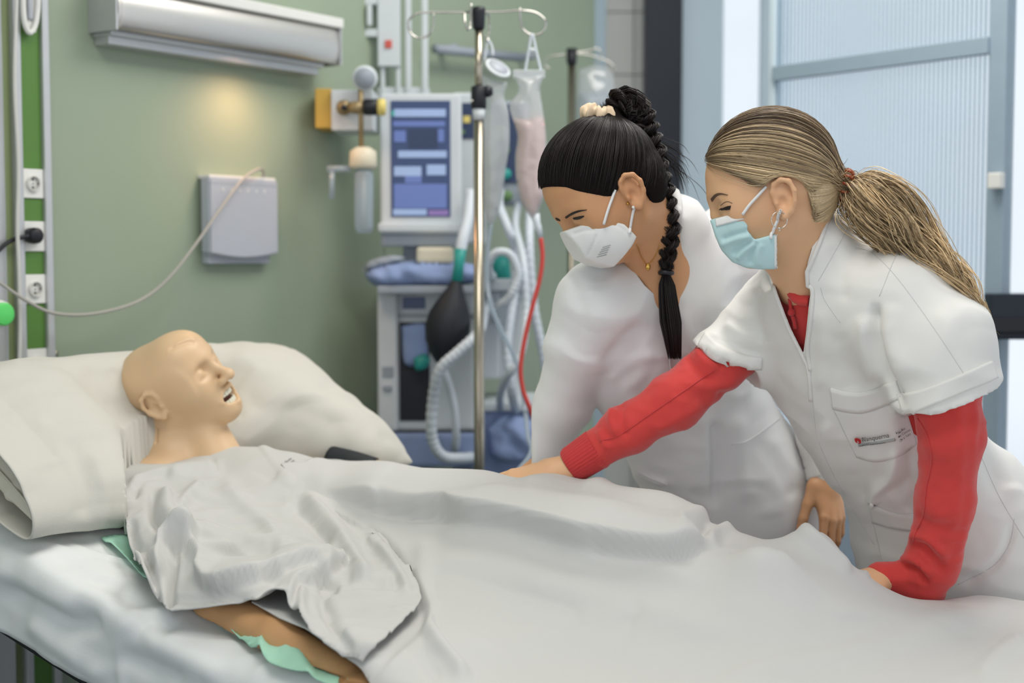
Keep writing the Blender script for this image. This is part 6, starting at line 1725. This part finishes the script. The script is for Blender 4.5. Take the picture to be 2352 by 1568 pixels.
P = P + .006 * np.sin(uu * 10 + 6.28 * cph[ci_]) * cdir[ci_] * smooth01(uu * 3) + .0012 * rng.normal(size=(n2, 1, 3)) * np.sin(uu * 16 + 6.28 * rng.rand(n2, 1, 1))
# keep clear of the tunic
fl = rng.rand(n2) < .05; P[fl] += np.cumsum(rng.normal(size=(fl.sum(), K2, 3)) * .0018, 1)
ln = .82 + .22 * rng.rand(n2); 
cc = np.array([.74, .545, .315]) * (1 + .30 * rng.normal(size=(n2, 1, 1))).clip(.35, 1.6) * (.82 + .30 * uu) 
dk = rng.rand(n2) < .22; cc = cc * np.where(dk[:, None, None], .42, 1.0)
strands('ponytail', P, np.full(n2, .00055) * (.7 + .8 * rng.rand(n2)), cc, 'hair_blonde', bl, 'long wavy blonde ponytail over the shoulder')
# spiral hair tie
td = g1[3] - tie; td /= np.linalg.norm(td); a_ = np.cross(td, [0, 1, 0]); a_ /= np.linalg.norm(a_); b_ = np.cross(td, a_)
P = []
for k_ in range(260):
    t_ = k_ / 259 * 2 * math.pi; c0_ = tie + .020 * (math.cos(t_) * a_ + math.sin(t_) * b_) + td * .004 * math.sin(t_ * 2); q_ = t_ * 13
    P.append(c0_ + .0075 * (math.cos(q_) * (math.cos(t_) * a_ + math.sin(t_) * b_) + math.sin(q_) * td))
V, Q = tube_arrays(np.array(P), .0021, 7)
tag(ob('hair_tie', quads_mesh('hair_tie', V, Q), 'copper_coil'), 'copper brown spiral hair tie around the blonde ponytail', 'hair tie')
# ================================================================== dark-haired person behind
br = thing('person', PY(1690, 1300, 2.86) * [1, 1, 0], 'person with long dark braid and white mask in white long sleeves', 'person')
DO = np.array([.1628, 2.4616, 1.4167]); DR_ = rot_axes((-.8052, -.2139, -.5531), (-.5485, -.0858, .8317))
def DLc(x_, y_, z_): return DO + DR_ @ np.array([x_, y_, z_])
dLS, dRS = PY(1690, 570, 2.76), PY(1345, 700, 2.52)
dNB = PY(1535, 575, 2.57); dCH = PY(1520, 780, 2.67); dWA = PY(1600, 970, 2.77); dHI = PY(1690, 1150, 2.86)
lf = dLS - dRS; lf /= np.linalg.norm(lf)
uu_ = (dCH - dHI) / np.linalg.norm(dCH - dHI); f_ = np.cross(lf, uu_); f_ /= np.linalg.norm(f_); DT = np.stack([f_, lf, np.cross(f_, lf)], 1)
Fh = Field(DO - [.16, .18, .26], DO + [.30, .24, .18], .003)
Wd = head_prims(Fh, DO, DR_, 1.0, closed_eyes=True, masked=True, ear_y=.007)
Fh.cap(Wd(-.036, 0, -.045), dNB + [.01, .0, .0], .046, .054, .03); Fh.cap(Wd(-.008, 0, -.075), dNB + [-.02, -.03, -.03], .036, .05, .04)
Fh.cap(dNB, PY(1500, 680, 2.56), .05, .06, .05)
V, Q = Fh.mesh(it=2); me = mesh_np('body', V, Q)
C = np.ones((len(V), 3)); L = (V - DO) @ DR_
earm = np.exp(-((L[:, 0] + .012) ** 2 + (np.abs(L[:, 1]) - .078) ** 2 + (L[:, 2] + .01) ** 2) / .0006); C[:, 1] -= .05 * earm; C[:, 2] -= .05 * earm
set_color(me, C); ob('body', me, 'skin_tan', br)
EC = Caster(V, Q)
patch('eyebrow', EC, [(1298, 498), (1312, 489), (1328, 483), (1348, 481)], [(1300, 501), (1314, 493), (1329, 487), (1348, 482)], 'lash_dark', br, 16, 4, .0012, .0016)
patch('eyelashes', EC, [(1316, 500), (1324, 498), (1334, 496), (1342, 495)], [(1318, 504), (1326, 504), (1334, 502), (1341, 498)], 'lash_dark', br, 14, 4, .0010, .0018)
patch('eyebrow', EC, [(1276, 500), (1281, 501), (1286, 504)], [(1279, 505), (1283, 506), (1287, 507)], 'lash_dark', br, 8, 4, .0012, .0016)

def dtrunk(Fd, g):
    Fd.ell(dCH, np.array((.105, .165, .17)) + g, DT, .05); Fd.ell(dWA, np.array((.105, .150, .18)) + g, DT, .08); Fd.ell(dHI, np.array((.125, .175, .18)) + g, DT, .08)
    Fd.cap(dNB + [.02, .02, -.03], dLS + [-.02, 0, 0], .052 + g, .055 + g, .06); Fd.cap(dNB + [.0, .02, -.05], dRS + [.02, .01, 0], .052 + g, .052 + g, .06)
# knit sleeves
dRA = [dRS, PY(1318, 830, 2.57), PY(1292, 930, 2.62), PY(1250, 1030, 2.66), PY(1218, 1092, 2.68)]
dLA = [dLS, PY(1790, 720, 2.86), PY(1850, 860, 2.86), PY(1878, 1000, 2.80), PY(1892, 1098, 2.77)]
Fs = Field(np.array([.0, 2.38, .80]), np.array([.75, 3.05, 1.48]), .0055)
Fs.chain(dLA, [.058, .048, .044, .037, .031], .02)
V, Q = Fs.mesh(it=2); N = vnormals(V, Q)
V = V + N * (.0018 * fbm(V, (24, 24, 30), 101) + .0025 * np.maximum(0, 1 - np.abs(fbm(V, (14, 14, 34), 105, 2)) * 2.2))[:, None]
V = fold(V, N, [('r', [(1240, 905), (1280, 915), (1330, 905)], -.004, 8), ('r', [(1235, 930), (1280, 945), (1325, 935)], .004, 8), ('r', [(1250, 880), (1290, 890), (1345, 870)], .004, 9)])
ob('sleeve', mesh_np('sleeve', V, Q), 'knit_white', br)
ribbed('cuff', dLA[3] * .25 + dLA[4] * .75, dLA[4] + (dLA[4] - dLA[3]) * .03, .0345, .0335, 'knit_white', br, 40)
# hands
wr_ = dRA[4]; dd_ = PY(1165, 1135, 2.69) - wr_; dd_ /= np.linalg.norm(dd_)
Fd = Field(wr_ - [.18, .12, .2], wr_ + [.1, .12, .08], .0035); Fd.cap(wr_ - dd_ * .02, wr_ + dd_ * .02, .024, .024, .01); hand_prims(Fd, wr_, dd_, (-.6, -.3, .6), (0, -1, 0), .92, (.2, .2, .22, .25))
V, Q = Fd.mesh(it=2); me = mesh_np('hand', V, Q); set_color(me, np.ones((len(V), 3))); ob('hand', me, 'skin_tan', br)
wl_ = dLA[4]; dd_ = PY(1912, 1190, 2.73) - wl_; dd_ /= np.linalg.norm(dd_)
Fd = Field(wl_ - [.12, .14, .24], wl_ + [.14, .12, .07], .003); Fd.cap(wl_ - dd_ * .03, wl_ + dd_ * .02, .026, .025, .01)
hand_prims(Fd, wl_, dd_, (.55, -.8, .15), (-1, -.4, 0), 1.0, (.30, .38, .42, .5), thumb_out=.35)
V, Q = Fd.mesh(it=2); me = mesh_np('hand', V, Q); set_color(me, np.ones((len(V), 3))); ob('hand', me, 'skin_tan', br)
# tunic
Ft = Field(np.array([.04, 2.36, .62]), np.array([.82, 3.12, 1.50]), .0055); g = .014
dtrunk(Ft, g); Ft.ell(dHI + [.0, 0, -.10], np.array((.15, .20, .20)), DT, .08)
Ft.cap(dRS + [.02, .02, 0], PY(1330, 790, 2.555), .070, .058, .04); Ft.chain([PY(1330, 790, 2.555)] + dRA[2:4] + [dRA[3] * .3 + dRA[4] * .7], [.058, .050, .043, .036], .02); Ft.cap(dLS, PY(1760, 680, 2.82), .078, .07, .04)
nk = Wd(-.036, 0, -.045) - dNB; nk /= np.linalg.norm(nk)
Ft.cap(dNB - nk * .02 + [.01, .01, 0], dNB + nk * .035 + [.02, .01, .01], .082, .070, .03)
Ft.ell(DLc(.05, 0, -.088), (.062, .058, .042), DR_, .006, True)      # kept clear of the mask
Ft.plane((0, 0, .66), (0, 0, -1), .004)
V, Q = Ft.mesh(it=2); N = vnormals(V, Q)
V = V + N * (.002 * fbm(V, (9, 9, 7), 111) + .0040 * np.maximum(0, 1 - np.abs(fbm(V, (7, 7, 12), 115, 2)) * 2.4))[:, None]
V = fold(V, N, [('r', [(1640, 960), (1645, 1060), (1640, 1170)], -.016, 14), ('r', [(1600, 900), (1610, 1020), (1600, 1140)], .007, 22), ('r', [(1690, 940), (1700, 1060), (1720, 1160)], .007, 24),
    ('r', [(1380, 850), (1430, 780), (1480, 740)], -.006, 14), ('r', [(1390, 880), (1450, 830), (1510, 810)], .005, 16), ('r', [(1430, 920), (1500, 960), (1560, 1040)], .005, 20), ('r', [(1455, 1075), (1500, 1100), (1532, 1110)], .006, 8),
    ('r', [(1300, 620), (1330, 680), (1350, 780)], -.004, 14), ('r', [(1540, 690), (1550, 800), (1560, 900)], -.005, 12), ('r', [(1560, 700), (1580, 800), (1585, 900)], .005, 14), ('r', [(1740, 1000), (1790, 1080), (1830, 1150)], -.005, 20)])
dv_ = [(1400, 560), (1440, 600), (1480, 655), (1526, 698), (1532, 640), (1545, 560), (1552, 500), (1510, 470), (1440, 480)]
V, Q = drop_faces(V, Q, dv_, 2.60)
ob('tunic', mesh_np('tunic', V, Q), 'tunic_grey', br); DCs = Caster(V, Q)
for ln_, r_ in (([(1418, 568), (1440, 600), (1480, 652), (1526, 697)], .0036), ([(1526, 697), (1534, 640), (1546, 570), (1552, 510)], .0036), ([(1528, 700), (1535, 800), (1545, 900)], .0012), ([(1455, 1074), (1490, 1095), (1532, 1112)], .0018), ([(1680, 1020), (1720, 1010), (1790, 960)], .001)):
    seam('seam', DCs, ln_, 'tunic_grey', br, r_, 40, .001)
P = [];
for x_, y_ in spline([(1532, 420), (1550, 455), (1552, 490), (1540, 515)], 12):
    p, nn = DCs.at(x_, y_, .004)
    if p is not None: P.append(p)
if len(P) > 3: tube_ob('collar', P, .011, 'tunic_grey', br, 20, 10)
for sgn in (1, -1):
    h0 = dHI + DT[:, 1] * .085 * sgn + [.0, .03, -.15]; kx = h0 * [1, 1, 0] + [0, 0, .47]; an = h0 * [1, 1, 0] + [.0, .0, .09]
    tube_ob('trouser_leg', [h0 + [0, 0, .1], h0, kx, an, an - [0, 0, .06]], np.concatenate([np.linspace(.115, .075, 20), np.linspace(.075, .062, 20)]), 'trouser_pale', br, 40, 18)
    bm = bmesh.new(); add_box(bm, an + [-.05, -.03, -.052], (.11, .06, .036), None, .03, 3); bm_ob('shoe', bm, 'shoe_white', br, True)
# mask
mpx = [(1292, 532), (1345, 512), (1392, 503), (1428, 516), (1458, 544), (1450, 562), (1416, 613), (1372, 606), (1334, 594), (1312, 560)]
mp_ = [local_side(a, b, DO, DR_, .052 if a > 1380 else (.03 if a > 1340 else .01)) for a, b in mpx]
Fk = Field(DO - [.20, .18, .22], DO + [.16, .16, .12], .0026)
Fk.cap(DLc(.084, 0, -.012), DLc(.100, 0, -.052), .014, .020, .02); Fk.cap(DLc(.100, 0, -.052), DLc(.078, 0, -.098), .020, .020, .02)
Fk.ell(DLc(.043, 0, -.044), (.066, .070, .068), DR_, .03); Fk.ell(DLc(.020, 0, -.075), (.060, .062, .055), DR_, .03)
prism(Fk, DO, DR_, mp_, .003); Fk.ell(DLc(.02, 0, -.05), (.055, .050, .05), DR_, .01, True)
V, Q = Fk.mesh(it=2); N = vnormals(V, Q)
V = fold(V, N, [('r', [(1373, 535), (1360, 565), (1347, 592)], -.0018, 2.5), ('r', [(1310, 540), (1340, 530), (1370, 525)], -.002, 4), ('r', [(1405, 512), (1430, 525), (1452, 545)], -.0015, 3)])
mk2 = thing('face_mask', DLc(.08, 0, -.05), 'white folded respirator mask over the braided person face', 'mask')
ob('mask_body', mesh_np('mask_body', V, Q), 'mask_white', mk2); MC2 = Caster(V, Q)
strap('ear_loop', [(1386, 514), (1396, 480), (1406, 452), (1412, 436)], mk2, (MC2, EC)); strap('ear_loop', [(1444, 536), (1448, 512), (1452, 490), (1455, 474)], mk2, (MC2, EC))
for k_ in range(5):
    y_ = 568 + 5.5 * k_; seam('print_line', MC2, [(1384 - 3.2 * k_, y_), (1396 - 2.2 * k_, y_ - 4), (1402 - 2.2 * k_, y_ - 6)], 'print_faint', mk2, .0009, 10, .0002)
# stud and pendant
p, nn = EC.at(1441, 467, .002); bm = bmesh.new(); add_sphere(bm, p, .0028, None, 12); tag(bm_ob('earring_stud', bm, 'gold', None, True), 'tiny gold stud in the braided person ear', 'earring')
p, nn = EC.at(1488, 610, .003)
if p is None: p = PY(1488, 610, 2.52)
bm = bmesh.new(); add_sphere(bm, p, .0045, None, 12, (1, .5, 1.5)); pn = thing('necklace', p, 'fine gold necklace with small pendant on the braided person', 'necklace'); bm_ob('pendant', bm, 'gold', pn, True)
P = []
for x_, y_ in spline([(1462, 560), (1474, 590), (1487, 606), (1503, 590), (1515, 560)], 16):
    q, nn = EC.at(x_, y_, .0015)
    if q is not None: P.append(q)
if len(P) > 3: tube_ob('chain', P, .0007, 'gold', pn, 30, 5)

# --- hair
rng = np.random.RandomState(8)
d_ = ray(1402, 258); n_ = DR_[:, 1]; tie2 = CAMP + d_ * (((DO - CAMP) @ n_) / (d_ @ n_)); t2 = (tie2 - DO) @ DR_
hc2 = np.array([-.006, 0, .036]); hr2 = np.array([.108, .089, .099])
Fc = Field(DO - [.18, .16, .18], DO + [.24, .18, .22], .003)
Fc.ell(DLc(*hc2), hr2 - .003, DR_, .01); Fc.ell(DLc(-.046, 0, .012), (.063, .070, .071), DR_, .02); Fc.cap(DLc(-.05, 0, .08), tie2, .045, .016, .03); Fc.ell(DLc(-.05, 0, -.015), (.054, .066, .055), DR_, .02)
hpx = np.array([(1236, 428), (1262, 424), (1300, 432), (1345, 452), (1392, 462), (1412, 440), (1426, 418), (1455, 408), (1472, 424), (1484, 452), (1500, 480), (1530, 500)], float)
fp = [tuple(p) for p in hpx] + [(1590, 470), (1560, 330), (1480, 200), (1330, 200), (1220, 300), (1205, 410)]
prism(Fc, DO, DR_, [local_side(a, b, DO, DR_, .055) for a, b in fp], .006)
V, Q = Fc.mesh(it=1); me = mesh_np('hair_base', V, Q); set_color(me, np.tile([.012, .009, .009], (len(V), 1))); ob('hair_base', me, 'hair_under', br)
hl2 = np.array([local_side(a, b, DO, DR_, .055) for a, b in hpx]); n = 3600; roots = []
ordr = np.argsort(hl2[:, 0]); hx, hz = hl2[ordr, 0], hl2[ordr, 1]
while len(roots) < n:
    a = rng.normal(size=3); a /= np.linalg.norm(a); p = hc2 + a * hr2
    if a[2] < -.92 or p[2] < np.interp(p[0], hx, hz): continue
    roots.append(a)
roots = np.array(roots); K = 14; u = np.linspace(0, 1, K)[None, :, None]
tb = (t2 - hc2) / hr2; tb /= np.linalg.norm(tb)
D = slerp(roots[:, None], tb[None, None], u * np.ones((n, K, 1)))
ph = np.arctan2(roots[:, 1], roots[:, 0]); lift = 1 + rng.rand(n, 1, 1) * .025 - .03 * (1 - u) ** 4 + (.008 * np.sin(ph * 23 + 2 * np.sin(ph * 7)))[:, None, None] * np.sin(u * np.pi)
Pl = hc2 + D * hr2 * lift; w_ = smooth01((u - .75) / .25); Pl = Pl * (1 - w_) + (t2 + rng.normal(size=(n, 1, 3)) * .008) * w_
oc_, or_ = np.array([-.046, 0, .008]), np.array([.066, .074, .078]); qq_ = (Pl - oc_) / or_; nq = np.linalg.norm(qq_, axis=2, keepdims=True); Pl = np.where((nq < 1.02) & (Pl[..., :1] < -.02), oc_ + or_ * qq_ / nq * (1.02 + .02 * rng.rand(n, 1, 1)), Pl)
Pw = DO + Pl @ DR_.T; cc = np.array([.016, .012, .011]) * (1 + .35 * rng.normal(size=(n, 1, 1))).clip(.4, 2) * np.ones((n, K, 1))
strands('hair', Pw, np.full(n, .00055) * (.7 + .8 * rng.rand(n)), cc, 'hair_dark', br, 'sleek black hair pulled up to the crown')
# braid
gp = [(1402, 258, tie2[1]), (1432, 236, tie2[1]), (1462, 262, 2.50), (1480, 320, 2.495), (1500, 400, 2.49), (1520, 470, 2.48), (1532, 545, 2.47), (1530, 622, 2.475)]
KB = 120; gd = spline([PY(*p) for p in gp], KB); T = np.gradient(gd, axis=0); T /= np.linalg.norm(T, axis=1)[:, None]
S_ = np.cross(T, np.array([0, 1.0, 0])); S_ /= np.linalg.norm(S_, axis=1)[:, None]; Dp = np.cross(S_, T)
uB = np.linspace(0, 1, KB); wB = np.interp(uB, [0, .12, .5, .85, 1], [.010, .017, .019, .014, .006])
paths, colsB = [], []
for k_ in range(3):
    phs = uB * 2 * math.pi * 6.0 + k_ * 2 * math.pi / 3
    cen = gd + S_ * (np.sin(phs) * wB)[:, None] + Dp * (np.sin(2 * phs) * wB * .55)[:, None]
    for _ in range(240):
        r_ = math.sqrt(rng.rand()); a_ = rng.rand() * 6.283
        off = (r_ * wB * .78)[:, None] * (math.cos(a_) * S_ + math.sin(a_) * Dp) ; paths.append(cen + off + np.cumsum(rng.normal(size=(KB, 3)) * .00012, 0)); colsB.append(np.array([.022, .016, .015]) * (1 + .4 * rng.normal()))
paths = np.array(paths)[:, ::2]; cb_ = np.clip(np.array(colsB), .005, .06)[:, None, :] * np.ones((1, paths.shape[1], 1))
strands('braid', paths, np.full(len(paths), .0008), cb_, 'hair_dark', br, 'long dark braid hanging over the shoulder')
# tail below the braid and loose hairs
gt_ = spline([PY(1530, 622, 2.475), PY(1534, 680, 2.478), PY(1542, 750, 2.485), PY(1550, 822, 2.50)], 16); ut = np.linspace(0, 1, 16)
n3 = 420; sp_ = np.interp(ut, [0, .2, .6, 1], [.003, .010, .013, .008])
P = gt_[None] + rng.normal(size=(n3, 1, 3)).clip(-1.7, 1.7) * sp_[None, :, None] * [.8, .5, .2]
fl_ = 60; gq = spline([PY(1450, 270, 2.52), PY(1500, 340, 2.53), PY(1545, 380, 2.54), PY(1556, 420, 2.55)], 16)
P2 = gq[None] + rng.normal(size=(fl_, 1, 3)) * np.linspace(.004, .022, 16)[None, :, None] * [1, .4, 1]
P = np.concatenate([P, P2]); cc = np.array([.020, .015, .014]) * (1 + .4 * rng.normal(size=(len(P), 1, 1))).clip(.4, 2) * np.ones((1, 16, 1))
strands('hair_ends', P, np.full(len(P), .0006), cc, 'hair_dark', br)
c_ = PY(1530, 626, 2.475); V, Q = tube_arrays(np.array([c_ + .0105 * np.array([math.cos(a), math.sin(a), .1 * math.sin(2 * a)]) for a in np.linspace(0, 6.283, 30)]), .004, 8)
tag(ob('hair_elastic', quads_mesh('hair_elastic', V, Q), 'black_plastic'), 'small black elastic at the end of the dark braid', 'hair tie')
# beige scrunchie: ruffled ring around the tie
sc_ = PY(1378, 256, tie2[1] - .01); ax_ = tie2 - DLc(0, 0, .02); ax_ /= np.linalg.norm(ax_); a_ = np.cross(ax_, [0, 1, 0]); a_ /= np.linalg.norm(a_); b_ = np.cross(ax_, a_)
nr_, ns_ = 120, 20; G = []
for i in range(nr_):
    th = 2 * math.pi * i / nr_; rad = a_ * math.cos(th) + b_ * math.sin(th); R_ = .020; rr_ = .0125 * (1 + .25 * math.sin(9 * th) + .15 * math.sin(14 * th + 1))
    for j in range(ns_):
        q_ = 2 * math.pi * j / ns_; G.append(tie2 - ax_ * .006 + rad * (R_ + rr_ * math.cos(q_)) + ax_ * (rr_ * math.sin(q_) + .004 * math.sin(7 * th)))
G = np.array(G); i = np.arange(nr_)[:, None]; j = np.arange(ns_)[None]; Q = np.stack([i * ns_ + j, ((i + 1) % nr_) * ns_ + j, ((i + 1) % nr_) * ns_ + (j + 1) % ns_, i * ns_ + (j + 1) % ns_], -1).reshape(-1, 4)
G = G + (vnormals(G, Q) * (.0015 * fbm(G, (120, 120, 120), 7))[:, None])
G[:, 0] -= .018
tag(ob('scrunchie', mesh_np('scrunchie', G, Q), 'scrunchie_beige'), 'ruffled beige scrunchie on the dark hair', 'scrunchie')
# small print on the gown, partly under the sheet edge
for k_, s_ in enumerate(('Facultat', 'Ciències', 'Salut')):
    text_on('lettering', s_, GC, 656 + 5 * k_, 1064 + 5 * k_, math.radians(-33), 5.0, 'print_grey', man, .0012, .8)
